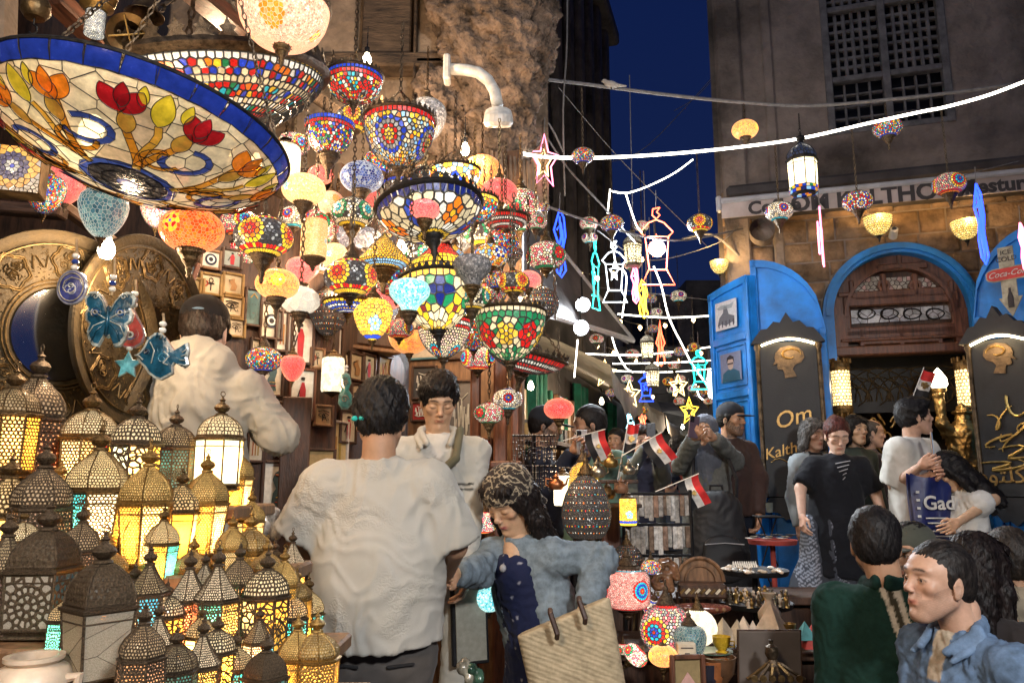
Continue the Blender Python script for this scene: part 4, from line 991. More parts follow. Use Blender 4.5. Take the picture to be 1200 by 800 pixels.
# arched doorway: blue frame, carved transom with stained panes
door = fac_thing('arched_doorway','blue arched cafe doorway with carved wooden transom and small stained panes','doorway')
fr = MB()
def arc_strip(mb,r0,r1,y0,y1,a0=0,a1=PI,n=28,cx=None,cz=None):
    cx = sC if cx is None else cx;cz = zA if cz is None else cz;vs = []
    for i in range(n+1):
        a = a0+(a1-a0)*i/n;c,s = math.cos(a),math.sin(a)
        vs += [(cx+r0*c,y0,cz+r0*s),(cx+r1*c,y0,cz+r1*s),(cx+r1*c,y1,cz+r1*s),(cx+r0*c,y1,cz+r0*s)]
    mb.add(vs,[(4*i+k,4*i+4+k,4*i+4+(k+1) % 4,4*i+(k+1) % 4) for i in range(n) for k in range(4)])
arc_strip(fr,AR-.05,AR+.045,-.10,.05);arc_strip(fr,AR-.02,AR+.02,-.125,-.1)
for sx in (-1,1): fr.box((sC+sx*(AR-.003),-.025,(zA+.5)/2),(.095,.15,zA-.5))
obj('frame',fr,blue_paint,door)
zT = FAC(1057,409)[1]
tr_ = MB();arc_strip(tr_,AR-.16,AR-.05,.02,.14);arc_strip(tr_,AR-.18,AR-.15,-.02,.1)
tr_.box((sC,.06,zT),(2*AR-.1,.16,.09),bev=.012);tr_.box((sC,.0,zT+.10),(2*AR-.2,.05,.03),bev=.01)
for sx in (-1,1): tr_.box((sC+sx*(AR-.11),.06,(zA+zT)/2),(.11,.14,zA-zT+.05))
obj('carved_frame',tr_,wood_red,door)
back = MB();pts = [(sC+(AR-.1)*math.cos(PI*i/20),zA+(AR-.1)*math.sin(PI*i/20)) for i in range(21)] + [(sC-AR+.1,zT),(sC+AR-.1,zT)]
back.prism(pts,.09,.12);obj('transom_board',back,wood_dark,door)
def mould(u0,v0,u1,v1,nm='moulding',y=.03,t=.035,m=wood_red):
    a,b = FAC(u0,v0),FAC(u1,v1);obj(nm,MB().box(((a[0]+b[0])/2,y,(a[1]+b[1])/2),(abs(a[0]-b[0])+t,.06,abs(a[1]-b[1])+t),bev=.01),m,door)
for (u0,v0,u1,v1) in ((990,350,1122,350),(993,350,993,386),(1120,350,1120,386),(990,386,1122,386),(1000,344,1112,344),(984,345,1000,345),(984,390,1122,392),(998,330,998,345),(1115,330,1115,345),
        (1036,322,1036,344),(1073,322,1073,344),(1013,398,1100,398),(1057,386,1057,404),(1010,386,1010,404),(1102,386,1102,404),(980,372,994,372),(1122,372,1136,372),(1030,312,1085,312),(1054,298,1054,313)):
    mould(u0,v0,u1,v1)
def octa(u,v,r):
    c = FAC(u,v);m = MB();arc_strip(m,r*.55,r,.005,.05,0,2*PI,8,c[0],c[1]);obj('carved_rosette',m,wood_red,door)
for u,v in ((1036,334),(1073,334),(1014,391),(1057,392),(1100,391),(1036,346),(1073,346)): octa(u,v,.06)
tg = mat('transom_glass',rough=.25,var=.3,scale=18,bump=.3,bscale=60,attr=True,emis='attr',es=.10)
def pane(u0,v0,u1,v1,size,bgc,arch=True):
    a,b = FAC(u0,v1),FAC(u1,v0);W_,H_ = b[0]-a[0],b[1]-a[1]
    m = mosaic_flat(W_,H_,size,bgc,g=.003,lead_col=(.05,.03,.03),S=lambda x,y,o: (a[0]+x,.075-o,a[1]+y));obj('stained_pane',m,tg,door)
for k,(u0,u1) in enumerate(((1003,1032),(1041,1069),(1078,1110))): pane(u0,321,u1,343,.045,[(.4,.36,.30),(.42,.38,.33),(.36,.33,.28),(.45,.28,.25)])
pane(999,355,1116,378,.085,[(.34,.33,.34),(.3,.3,.33),(.4,.39,.4)])
for q in range(4):   # wrought scrolls over the long pane
    c = FAC(1015+q*27,366);m = MB()
    for sg in (-1,1):
        m.tube([(c[0]+.09*math.cos(k*.5)*(1-k*.05),.06,c[1]+sg*.05*math.sin(k*.5)) for k in range(11)],.006,4)
    obj('scroll',m,iron,door)
# inside the cafe
room = fac_thing('cafe_interior','dim cafe room behind the doorway with dark scrolled ceiling panel','room')
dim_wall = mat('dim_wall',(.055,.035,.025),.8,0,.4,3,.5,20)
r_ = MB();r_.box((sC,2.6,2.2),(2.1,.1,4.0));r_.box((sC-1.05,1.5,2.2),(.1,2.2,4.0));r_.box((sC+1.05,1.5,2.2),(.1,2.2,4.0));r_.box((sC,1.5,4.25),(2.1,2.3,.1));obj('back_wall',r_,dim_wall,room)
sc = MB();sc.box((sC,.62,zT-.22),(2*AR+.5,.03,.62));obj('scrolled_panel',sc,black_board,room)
gold_line = mat('gilt_line',(.24,.18,.11),.45,.7,.3,20,.2)
for q in range(7):
    c = sC-AR+.1+q*AR*2/6.4;
    for rr in (.13,.22,.3):
        m = MB();pts = [(c+rr*math.cos(PI*k/10),.59,zT-.42+rr*math.sin(PI*k/10)*1.1) for k in range(11)];m.tube(pts,.0065,4);obj('gilt_scroll',m,gold_line,room)
    m = MB();m.tube([(c+.09*math.sin(k*.7),.59,zT-.46+k*.045) for k in range(9)],.006,4);obj('gilt_scroll',m,gold_line,room)
cnt_ = MB();cnt_.box((sC,1.6,1.05),(2.6,.5,1.1),bev=.03);obj('counter',cnt_,wood_red,room)
lamp_light('cafe_light',FA + FE*sC - FN*1.2 + Vector((0,0,3.0)),14,(1,.75,.45),.1)
# left hand wall of the shop and upper masonry
wall_s = MB();wall_s.box((-4.3,3.0,3),(.4,10,6));obj('left_wall',wall_s,plaster,kind='structure')
bw = MB();bw.box((-2.2,5.9,3.2),(4.4,.3,6.4));obj('back_wall',bw,wood_dark,kind='structure')
# ---------------------------------------------------------------- upper masonry, beams, corbel
um = thing('carved_stone_wall','old carved stone and timber upper wall over the lamp shop','wall',(-1.4,5.1,0))
def um_box(name,u0,v0,u1,v1,d,th,m,bev=.02):
    a,b = at(u0,v1,d),at(u1,v0,d);return obj(name,MB().box(((a.x+b.x)/2+1.4,d+th/2-5.1,(a.z+b.z)/2),(abs(b.x-a.x),th,abs(b.z-a.z)),bev=bev),m,um)
um_box('masonry',180,-140,500,215,5.0,.3,stone_old);um_box('masonry',480,-140,640,240,4.95,.35,stone_old)
for k,(u0,u1,v0,v1) in enumerate(((232,300,40,205),(303,352,-60,205),(355,420,-40,62),(423,484,-60,62),(488,516,-60,70),(518,560,-60,44),(488,520,74,215))):
    um_box('board',u0,v0,u1,v1,4.9-.02*(k % 3),.1,[stone_old,wood_old][k % 2],.012)
for (u0,v0,u1,v1) in ((352,60,560,76),(480,-60,490,230),(232,196,620,214),(486,66,520,74)): um_box('beam',u0,v0,u1,v1,4.78,.18,wood_old,.015)
def beam_thing(name,label,u0,v0,d0,u1,v1,d1,r,m,cat='beam'):
    a,b = at(u0,v0,d0),at(u1,v1,d1);t = thing(name,label,cat,a);L = (b-a).length
    o = obj('timber',MB().box((0,0,L/2),(r*2,r*1.3,L),bev=r*.2),m,t);o.rotation_euler = (b-a).to_track_quat('Z','Y').to_euler();return t
beam_thing('timber_beam','red brown timber beam slanting down above the great stained glass dome',205,-30,3.2,352,92,3.9,.07,wood_red)
beam_thing('timber_beam','dark timber beam at the top left beside the hanging brass bell',60,-5,3.2,130,62,3.6,.06,wood_red)
beam_thing('timber_beam','pale stone edged beam end at the upper left corner',5,-40,2.7,2,60,2.7,.05,stone_old)
beam_thing('timber_beam','weathered beam sloping over the first mosaic bowls',262,38,4.4,400,135,4.2,.05,wood_old)
beam_thing('timber_beam','dark timber shelf edge behind the great brass tray',-10,243,2.9,75,250,2.9,.035,wood_dark)
beam_thing('timber_beam','light raking beam under the stained glass dome lit by a bare bulb',60,232,2.9,195,330,3.3,.03,wood_mid)
S = SDF()
def cp(u,v,d=4.7): return at(u,v,d)
for (a,b,ra,rb) in (((560,-60),(600,60),.34,.26),((520,-40),(560,90),.2,.16),((625,-40),(628,60),.16,.13),((600,60),(600,120),.24,.17),((560,90),(585,170),.16,.13),((600,110),(612,170),.14,.09),((505,100),(540,160),.1,.07),((525,165),(560,225),.12,.1),((590,170),(598,250),.15,.11),((560,200),(570,260),.13,.1)):
    S.cap(cp(*a),cp(*b),ra,rb,k=.06)
def cd(V,n):
    r = np.zeros(len(V));f = np.floor(V*[9,9,7]+.5*nz(V,5,2)[:,None]);c = np.abs(V*[9,9,7]-f-.5);r += .05*(c.max(1)-.35);return r + .022*nz(V,26,1,3) + .02*np.abs(nz(V*[1,1,.8],12,6,2)) - .022*(np.abs(nz(V,75,4)) < .16) - .02*(np.abs(np.sin(V[:,2]*21)) < .14)
V_,Q_ = S.mesh(.016,disp=cd);corbel = obj('carved_corbel',np_mesh('corbel',[(V_,Q_,(.3,.2,.14),0)],[mat('corbel_stone',(.25,.175,.125),.9,0,.55,7,1,26,bdist=.03)]));tag(corbel,'heavy carved stalactite stone corbel overhanging the street corner','corbel')
for k in range(13):
    p0,p1 = at(560+k*5.3,172+k*1.5,4.5),at(566+k*5.0,258-k*.5,4.56);m = MB().tube([p0,p0.lerp(p1,.5),p1],[.011,.013,.010],4);m.v = [tuple(Vector(q)-Vector((-1.4,5.1,0))) for q in m.v];obj('stone_rib',m,stone_old,um)
# ---------------------------------------------------------------- white bracket lamp
br = thing('wall_bracket_lamp','white bent pipe bracket with a wheel shaped lamp head on the carved corner','lamp',at(524,82,4.1));o0 = at(524,82,4.1)
m = MB();pts = [at(u,v,4.1-.02*i) - o0 for i,(u,v) in enumerate(((524,81),(545,82),(560,85),(572,94),(580,108),(583,124)))];m.tube(pts,.033,10);m.sm = True;obj('pipe',m,white_paint,br)
obj('wall_plate',MB().box((0,0,0),(.04,.1,.16),bev=.01),white_paint,br);obj('black_band',MB().tube([at(534,81,4.1)-o0,at(537,81.4,4.1)-o0],.036,10),plastic_black,br)
hd_ = MB();c = at(584,128,4.0)-o0;hd_.lathe([(.02,.0),(.075,-.02),(.08,-.05),(.05,-.07)],14,c);obj('joint',smooth_by(hd_.mesh()),white_paint,br)
hd_ = MB();c = at(584,142,3.95)-o0;RX = Matrix.Rotation(.35,4,'X');hd_.lathe([(.052,.05),(.078,.03),(.082,-.01),(.07,-.03),(.058,-.03),(.055,.02)],20,c,M=RX);hd_.lathe([(.001,-.012),(.02,-.014),(.024,-.03),(.001,-.032)],10,c,M=RX)
for k in range(4): a = k*PI/2+.5;hd_.tube([c+RX@Vector((.02*math.cos(a),.02*math.sin(a),-.022)),c+RX@Vector((.06*math.cos(a),.06*math.sin(a),-.022))],.009,5)
obj('lamp_head',hd_,white_paint,br);obj('lens',MB().lathe([(0,-.004),(.056,-.004)],16,c,M=RX),plastic_black,br)
# ---------------------------------------------------------------- great stained glass dome
DC = at(170,150,1.95);DR = .385
dome = thing('stained_glass_dome','huge stained glass ceiling dome with blue rim, red and orange tulips','ceiling lamp',DC)
dome.rotation_euler = (math.radians(-5),math.radians(9),0)
def DS(x,y,o):      # plane design (unit disc) onto a shallow bowl opening upward
    r = math.hypot(x,y);z = -.165*(math.cos(min(1,r)*PI/2*.98)) ;k = DR*1.0
    rr = math.sin(min(1.0,r)*PI/2*.92)/math.sin(PI/2*.92)
    if r > 1e-6: x,y = x/r*rr,y/r*rr
    return Vector((x*k*(1+o*2),y*k*(1+o*2),z - o))
LEAD = [];CRE0 = CRE;CRE = (.88,.78,.52)
def sheet(poly,col,h=.0015,name='pane',sub=True):
    """one cut piece of glass in its lead"""
    n = len(poly)
    if n < 3: return
    A = sum(poly[i][0]*poly[(i+1)%n][1]-poly[(i+1)%n][0]*poly[i][1] for i in range(n))/2
    if A < 0: poly = poly[::-1]
    P = []
    for i in range(n):
        a,b = poly[i],poly[(i+1)%n];L = math.hypot(b[0]-a[0],b[1]-a[1]);k = max(1,int(L/.07))
        for j in range(k): P.append((a[0]+(b[0]-a[0])*j/k,a[1]+(b[1]-a[1])*j/k))
    n = len(P);cx = sum(p[0] for p in P)/n;cy_ = sum(p[1] for p in P)/n;s_ = .955
    m = MB();mid = [(cx+(x-cx)*.5,cy_+(y-cy_)*.5) for x,y in P]
    m.add([DS(x,y,h) for x,y in P] + [DS(x,y,h+.001) for x,y in mid] + [DS(cx,cy_,h+.001)],[(i,(i+1)%n,n+(i+1)%n,n+i) for i in range(n)] + [(n+i,n+(i+1)%n,2*n) for i in range(n)],jit(col,.1))
    m.sm = True;obj(name,m,dome_glass,dome);LEAD.append(([DS(x,y,h+.002) for x,y in P]))
random.seed(11)
nr = 30
for i in range(nr):          # blue rim
    a0,a1 = 2*PI*i/nr,2*PI*(i+1)/nr;da = random.uniform(-.02,.02)
    sheet([(math.cos(a)*r,math.sin(a)*r) for r,a in ((.83,a0),(1,a0+da),(1,(a0+a1)/2),(1,a1),(.83,a1),(.84,(a0+a1)/2))],(.015,.04,.34))
P = [];C = []
for r,k in ((.25,7),(.36,13),(.48,18),(.60,22),(.72,26),(.82,30)):
    for j in range(k): a = 2*PI*(j+.5*(k%3))/k+random.uniform(-.05,.05);P.append((r*math.cos(a)+1+random.uniform(-.02,.02),r*math.sin(a)+1+random.uniform(-.02,.02)));C.append(CRE if random.random() < .85 else (.7,.55,.35))
for cpoly,(x,y),c in zip(voronoi(P,2,2,per=False,k=16),P,C):
    if not cpoly: continue
    q = [(a-1,b-1) for a,b in cpoly];px_,py_ = x-1,y-1
    for k in range(24):
        a = 2*PI*(k+.5)/24;q = clip(q,math.cos(a),math.sin(a),.832)
    r = math.hypot(px_,py_)
    if r > .2: q = clip(q,-px_/r,-py_/r,-.20) if len(q) > 2 else q
    sheet(q,c)
for k in range(12):          # dark centre rosette
    a0,a1 = 2*PI*k/12,2*PI*(k+1)/12;am = (a0+a1)/2
    sheet([(.05*math.cos(a0),.05*math.sin(a0)),(.115*math.cos(a0),.115*math.sin(a0)),(.12*math.cos(am),.12*math.sin(am)),(.115*math.cos(a1),.115*math.sin(a1)),(.05*math.cos(a1),.05*math.sin(a1))],(.03,.03,.035))
    sheet([(.115*math.cos(a0),.115*math.sin(a0)),(.175*math.cos(a0),.175*math.sin(a0)),(.18*math.cos(am),.18*math.sin(am)),(.175*math.cos(a1),.175*math.sin(a1)),(.115*math.cos(a1),.115*math.sin(a1))],(.03,.03,.035))
    sheet([(.175*math.cos(a0),.175*math.sin(a0)),(.215*math.cos(a0),.215*math.sin(a0)),(.22*math.cos(am),.22*math.sin(am)),(.215*math.cos(a1),.215*math.sin(a1)),(.175*math.cos(a1),.175*math.sin(a1))],(.04,.08,.35))
sheet([(.05*math.cos(2*PI*k/12),.05*math.sin(2*PI*k/12)) for k in range(12)],(.1,.14,.4))
def pol(r,a): return (r*math.cos(a),r*math.sin(a))
def ribbon(pts,w,col,h=.006,seg=2):
    for i in range(0,len(pts)-seg,seg):
        L = [];Rr = []
        for j in range(i,i+seg+1):
            a,b = pts[max(0,j-1)],pts[min(len(pts)-1,j+1)];dx,dy = b[0]-a[0],b[1]-a[1];l = math.hypot(dx,dy) or 1;nx,ny = -dy/l*w,dx/l*w
            L.append((pts[j][0]+nx,pts[j][1]+ny));Rr.append((pts[j][0]-nx,pts[j][1]-ny))
        sheet(L + Rr[::-1],col,h)
def petal(cx,cy_,a,l,w,col,h=.008,bend=0):
    pts = []
    for k in range(13):
        t = k/12;u_ = math.sin(PI*min(1,t))**.7*w*(1-.35*t);pts.append((t*l,u_ + bend*t*t))
    back = [(x,-y+2*bend*(x/l)**2) for x,y in pts[1:-1]][::-1];ca,sa = math.cos(a),math.sin(a)
    sheet([(cx+x*ca-y*sa,cy_+x*sa+y*ca) for x,y in pts+back],col,h)
cols_t = [(.45,.012,.02),(.85,.25,.02),(.45,.012,.02),(.85,.25,.02)]
for k in range(6):           # sprays of tulips facing the street
    A = -PI/2 + 2*PI*(k-.5)/6 + .1
    for j in (-1,0,1):
        a = A + j*.27;tip = .64 + (.04 if j == 0 else 0);c = pol(tip,a)
        if j == 0: petal(*pol(.58,a),a,.25,.065,(.75,.6,.04));ribbon([pol(.2+.38*t/6,a-.04*math.sin(t)) for t in range(7)],.018,GOL)
        else:
            red = cols_t[(k+1) % 4];
            petal(*pol(.60,a),a+.5*j,.19,.072,red,.010,.02*j);petal(*pol(.60,a+.02),a-.35*j,.19,.072,red,.012,-.02*j);petal(*pol(.64,a),a,.17,.045,jit(red,.3),.014);petal(*pol(.68,a-.13*j),a-.1*j,.15,.035,(.75,.6,.04),.012)
            ribbon([pol(.24+.38*(t/8),A + j*.27*math.sin(t/8*PI/2)) for t in range(9)],.020,AMB)
            petal(*pol(.47,A+j*.22),a,.17,.05,(.65,.38,.06),.010)
    for j in (1,):        # curling blue and amber bands
        cx,cy_ = pol(.43,A+j*.42);ribbon([(cx+.115*math.cos(t*.42+A),cy_+.085*math.sin(t*.42+A)) for t in range(13)],.018,(.05,.09,.4))
        cx,cy_ = pol(.36,A+j*.22);ribbon([(cx+.09*math.cos(t*.42+A+2),cy_+.07*math.sin(t*.42+A+2)) for t in range(11)],.014,AMB)
lm_ = MB()
for q in LEAD: lm_.tube(q,.0013,3,closed=True)
obj('lead_came',lm_,lead,dome)
rim = MB();rim.tube([DS(math.cos(2*PI*i/64),math.sin(2*PI*i/64),.001) for i in range(64)],.005,6,closed=True);obj('rim',rim,lead,dome)
obj('bulb',MB().lathe(ell(.03,.045,8),12,(-.10,-.06,-.06)),bulb_mat,dome);lamp_light('bulb_light',(-.10,-.06,-.04),3.6,(1,.62,.25),.03,dome)
for k in range(3):
    a = 2*PI*k/3+.5;obj('hanging_chain',chain_between((DR*math.cos(a),DR*math.sin(a),0),(0,0,.75),.016,.0025),bronze_old,dome)
random.seed(5);CRE = CRE0
# ---------------------------------------------------------------- hanging lamps of the shop
lamp(250,122,262,2.75,'wide','multi_fine','wide mosaic ceiling dome with tall brass crown rim behind the great stained glass dome',1,'bowl',mb_=bronze_old,tilt=(math.radians(-5),math.radians(14)),name='mosaic_dome',cat='ceiling lamp')
LAMPS = [ # u, v, width, depth, shape, design, lit, metal, label
 (332,28,104,2.2,'bowl','crackle_rose',2,'bowl','rose crackled glass bowl with orange bird figure at the top of the shop'),
 (415,103,66,3.0,'bowl','red_arch',1,'bowl','red and white mosaic bowl below the dark timber beam'),
 (386,160,58,3.0,'deep','rb_arch',1,'cup','red blue and yellow beaded mosaic bowl on the iron bracket'),
 (468,163,84,3.0,'deep','pat_star',1,'bowl','large bowl with orange star and blue beaded ring under crown rim'),
 (356,222,50,2.7,'oval','crackle_cream',2,'cup','glowing cream crackled globe with turquoise leaf mark'),
 (368,282,30,2.9,'tube','crackle_cream',1,'cup','tall speckled cream glass cylinder with yellow ornament'),
 (424,208,50,3.1,'oval','crackle_navy',1,'cup','navy crackled glass globe on a brass cup'),
 (533,213,60,3.2,'bowl','gold_white',3,'bowl','brightly lit yellow and white floral mosaic bowl'),
 (498,243,48,2.8,'oval','crackle_pink',2,'cup','bright pink crackled globe above the blue flowered glass bowl'),
 (478,247,40,2.95,'oval','ivory',1,'cup','yellow green glass globe half hidden by the pink globe'),
 (413,250,50,3.0,'oval','star_teal',1,'cup','cream mosaic globe with teal star below the navy globe'),
 (411,325,62,2.7,'oval','star_ry',2,'top','dark globe with rings of red and yellow beads over the blue rimmed shade'),
 (309,278,68,2.5,'oval','star_ry',2,'cup','dark mosaic globe with big orange and yellow star'),
 (225,270,72,2.2,'oval','crackle_orange',2,'cup','orange crackled globe with small chequered diamond'),
 (281,262,46,2.9,'oval','flower_multi',1,'top','red and blue patterned globe behind the orange star globe'),
 (450,302,62,3.2,'umbrella','tif_yellow',2,'cup','golden yellow beaded dome shade with pale blue hem'),
 (325,333,50,2.6,'oval','crackle_amber',2,'cup','small amber crackled oval lamp with yellow motif'),
 (352,352,46,2.8,'oval','milk',1,'cup','plain milk glass globe with dark brass cup'),
 (309,421,42,2.9,'oval','multi',1,'top','many coloured mosaic globe beside the cap wearing man'),
 (343,430,28,2.9,'drop','crackle_red',2,'top','small strawberry red glass drop'),
 (480,343,48,2.7,'turnip','crackle_teal',2,'cup','turquoise crackled turnip shaped lamp'),
 (553,314,46,2.9,'turnip','crackle_clear',0,'cup','smoky clear crackled globe hung among the coloured shades'),
 (516,318,74,3.1,'pagoda','tif_red',2,'top','red over yellow banded stained glass shade'),
 (437,372,46,2.9,'drop','tif_amber',3,'top','amber stained glass drop with blue tip'),
 (408,360,58,2.9,'wide','blue_dots',2,'bowl','shallow blue and white beaded shade under the red ringed globe'),
 (520,392,64,3.3,'deep','chevron',2,'bowl','cream mosaic bowl with radiating red and yellow chevrons'),
 (598,388,84,3.1,'deep','tif_green',1,'bowl','deep green stained glass bowl with red and yellow blossoms'),
 (575,300,40,3.3,'oval','gold_white',1,'top','yellow and turquoise flowered oval globe'),
 (602,331,38,3.1,'oval','star_ry',1,'cup','small globe with red and white star flower'),
 (619,328,30,3.2,'oval','crackle_pink',2,'cup','salmon pink crackled globe behind the red star globe'),
 (553,349,42,3.0,'oval','star_teal',1,'cup','dark blue globe with green and pink rosette'),
 (556,246,56,3.3,'bowl','multi',2,'bowl','red and yellow sprinkled mosaic bowl under the lit floral bowl'),
 (592,262,58,3.5,'wide','red_beads',1,'bowl','flat brass canopy shade with red and blue stripes'),
 (628,261,26,3.6,'oval','flower_red',1,'cup','little white globe with red flowers at the shop corner'),
 (637,243,16,3.7,'oval','multi',1,'top','tiny box shaped multicoloured lamp above the white globe'),
 (595,468,36,3.6,'oval','star_blue',1,'cup','globe with yellow daisy and blue band near the post'),
 (573,484,36,3.5,'oval','flower_red',1,'cup','red and white speckled globe low beside the wooden post'),
 (655,479,35,3.7,'oval','crackle_red',2,'cup','glowing pink red globe before the man in the dark cap'),
 (184,246,38,2.6,'drop','speckle_pink',1,'top','white drop lamp sprinkled with red and blue under the great dome'),
 (121,248,54,2.2,'drop','crackle_sea',1,'top','sea green crackled glass egg hanging over the brass tray'),
 (53,226,44,2.5,'drop','multi',1,'top','bright mosaic drop of red blue and yellow at the street edge'),
 (78,215,42,2.8,'drop','crackle_pink',1,'top','pink crackled drop tucked behind the bright mosaic drop'),
 (262,232,34,3.4,'turnip','crackle_clear',1,'top','silver speckled lamp behind the orange crackled globe'),
 (293,222,30,3.3,'oval','flower_multi',1,'top','small grey globe with coloured dots under the dome rim'),
 (432,235,34,3.4,'oval','crackle_pink',1,'top','dim pink lamp behind the teal star globe'),
 (388,238,30,3.4,'globe','crackle_rose',1,'top','rose coloured globe between the cream cylinder and star globes'),
 (392,300,32,3.5,'globe','crackle_cream',2,'top','peach crackled globe deep in the shop behind the ringed globe'),
 (540,250,38,3.7,'oval','crackle_amber',1,'top','honey coloured globe half covered by the flowered glass bowl'),
 (583,328,30,3.5,'oval','multi',1,'top','dark beaded globe behind the smoky clear lamp'),
 (600,298,26,3.7,'turnip','bead_dark',1,'top','brown beaded long lamp near the brass canopy'),
 (468,385,34,3.5,'oval','flower_multi',1,'top','red and blue flowered globe behind the amber drop'),
 (455,262,30,3.6,'globe','bead_dark',1,'top','dark beaded globe behind the blue flowered bowl'),
 (333,200,36,3.4,'tube','ivory',2,'top','glowing ivory glass cylinder behind the cream crackled globe'),
 (376,205,30,3.5,'oval','crackle_pink',1,'top','dull red globe behind the glowing cream globe'),
 (497,205,30,3.9,'oval','bead_dark',0,'top','brown metal globe in the shade under the large star bowl'),
 (620,410,30,3.8,'oval','bead_dark',0,'top','dark metal lamp behind the long fretted canopy'),
 (205,205,32,3.2,'oval','crackle_pink',0,'top','rosy globe in the dark just below the great dome'),
 (152,205,28,3.2,'oval','tif_yellow',1,'top','yellow patterned globe just under the dome rosette'),
]
for (u,v,w_,d_,sh_,ds_,lit_,me_,lab) in LAMPS: lamp(u,v,w_,d_,sh_,ds_,lab,lit_,me_,chain=.22+.12*random.random())
random.seed(21);FD = [('multi','many coloured'),('star_ry','dark starred'),('flower_red','red flowered'),('crackle_amber','amber'),('flower_multi','speckled'),('star_blue','white and blue'),('crackle_pink','rosy'),('star_teal','cream and teal'),('crackle_clear','smoky'),('bead_dark','dark beaded')]
FP = [(445,190,'under the large star bowl'),(565,205,'below the bracket lamp'),(585,225,'by the corbel ribs'),(522,232,'below the lit floral bowl'),(610,245,'near the lane corner'),(470,222,'behind the pink globe'),(430,280,'over the yellow dome shade'),(375,265,'behind the cream cylinder'),(345,255,'below the glowing globe'),(395,275,'left of the ringed globe'),(540,338,'below the smoky lamp'),(575,345,'over the green bowl'),(567,272,'under the red sprinkled bowl'),(588,285,'between canopy and star globe'),(465,330,'left of the turquoise lamp'),(492,300,'above the red banded shade'),
 (555,385,'between chevron and green bowls'),(480,400,'beside the chevron bowl'),(452,345,'right of the blue rimmed shade'),(635,355,'right of the salmon globe'),(640,300,'at the corner post'),(355,315,'above the milk globe'),(385,365,'left of the blue rimmed shade'),(285,300,'under the orange star globe'),(610,360,'over the green bowl rim'),(530,275,'behind the great flowered bowl'),(415,140,'between the two beaded bowls'),(345,170,'beneath the crown rim'),(500,140,'by the big star bowl chain'),(250,210,'just behind the great dome'),(560,420,'left of the flat red canopy')]
for k,(u,v,ph) in enumerate(FP): ds_,nm = FD[(k*3+k//7) % 10];lamp(u,v,random.uniform(36,52),random.uniform(3.5,4.3),['oval','globe','oval','turnip','drop','bowl'][k % 6],ds_,'%s %s lamp %s, set back in the shop' % (nm,['oval','round','small','turnip shaped','drop shaped','bowl shaped'][k % 6],ph),1 if k % 3 else 2,['top','cup','top','cup','top','bowl'][k % 6],chain=.25)
# wide stained bowls seen from below
lamp(505,262,124,2.9,'dish','tif_blue','broad cream stained glass bowl with a blue and an orange flower',1,'bowl',mb_=lead,tilt=(math.radians(-10),math.radians(5)),rot=1.25,name='stained_glass_bowl',cat='ceiling lamp')
lamp(512,352,88,3.0,'deep','tif_tulip','cream stained glass bowl with navy tulips above a bright yellow base',2,'bowl',mb_=lead,tilt=(math.radians(-8),0),rot=.5,name='stained_glass_bowl',cat='ceiling lamp')
lamp(614,424,98,3.3,'wide','red_beads','broad flat brass canopy lamp beaded in red, tilted beside the wooden post',1,'bowl',mb_=bronze_old,tilt=(math.radians(-8),math.radians(-13)),name='fretted_canopy_lamp')
lamp(533,300,30,3.5,'umbrella','tif_amber','small amber patchwork shade behind the smoky lamp',1,'top')
# bare bulbs light the shop; top two added to brighten the upper wall
for (u,v,d_,p_) in ((125,291,2.35,9),(300,190,3.0,13),(470,290,3.6,15),(600,300,4.0,12),(395,330,3.9,9),(545,175,4.1,9),(240,70,3.7,13),(430,70,3.9,12)):
    b_ = at(u,v,d_);t = thing('bare_bulb',{125:'bare glaring bulb behind the brass tray',300:'bare bulb shining behind the brass crown rim',470:'bare bulb glowing behind the yellow dome shade',600:'bare bulb behind the red star globe at the shop corner',395:'bare bulb near the picture wall',545:'bare bulb under the carved corbel',240:'added bare bulb brightening the wall below the slanting timber beam',430:'added bare bulb brightening the wall beside the crown rims'}[u],'light bulb',b_)
    obj('bulb',lm(('bulb',),lambda: MB().lathe([(0,-.035),(.018,-.03),(.026,-.012),(.022,.012),(.012,.03),(.011,.04)],12)),bulb_mat,t);obj('socket',lm(('sock',),lambda: MB().lathe([(.013,.036),(.015,.04),(.015,.07),(.004,.075),(.002,.2)],10)),plastic_black,t)
    lamp_light('bulb_light',b_ + Vector((0,0,-.06)),p_*1.5,(1,.70,.42),.04)
# odd hanging brass at the top left
jug = thing('brass_jug','round dull brass jug with an iron hook hanging at the top corner','jug',at(42,8,2.3));obj('body',smooth_by(MB().lathe([(0,-.045),(.03,-.042),(.045,-.02),(.044,.01),(.03,.035),(.03,.06)],20).mesh()),brass_dark,jug)
m = MB().tube([(0,0,-.045),(0,0,-.065),(.012,0,-.075),(.014,0,-.092),(0,0,-.1),(-.013,0,-.092)],.0035,6);obj('hook',m,iron,jug)
bell = thing('brass_bell','upturned brass bell shade with cross bars next to the white pillar lamp','bell',at(150,40,2.3));RB = Matrix.Rotation(-.9,4,'X') @ Matrix.Rotation(-.5,4,'Y')
obj('cup',smooth_by(MB().lathe([(.004,.06),(.02,.055),(.035,.03),(.045,-.005),(.066,-.02),(.067,-.023),(.043,-.009),(.03,.028),(.015,.05)],24,M=RB).mesh()),brass,bell);m = MB()
for a in (0,PI/2): m.tube([RB@Vector((.06*math.cos(a),.06*math.sin(a),-.02)),RB@Vector((-.06*math.cos(a),-.06*math.sin(a),-.02))],.003,5)
obj('cross_bar',m,brass_gold,bell)
bell = thing('brass_bell','second brass bell hanging mouth down beside the first','bell',at(170,8,2.4));obj('cup',smooth_by(MB().lathe([(.004,.05),(.022,.045),(.034,.02),(.046,-.02),(.064,-.034),(.064,-.037),(.043,-.022),(.03,.018)],24).mesh()),brass_dark,bell)
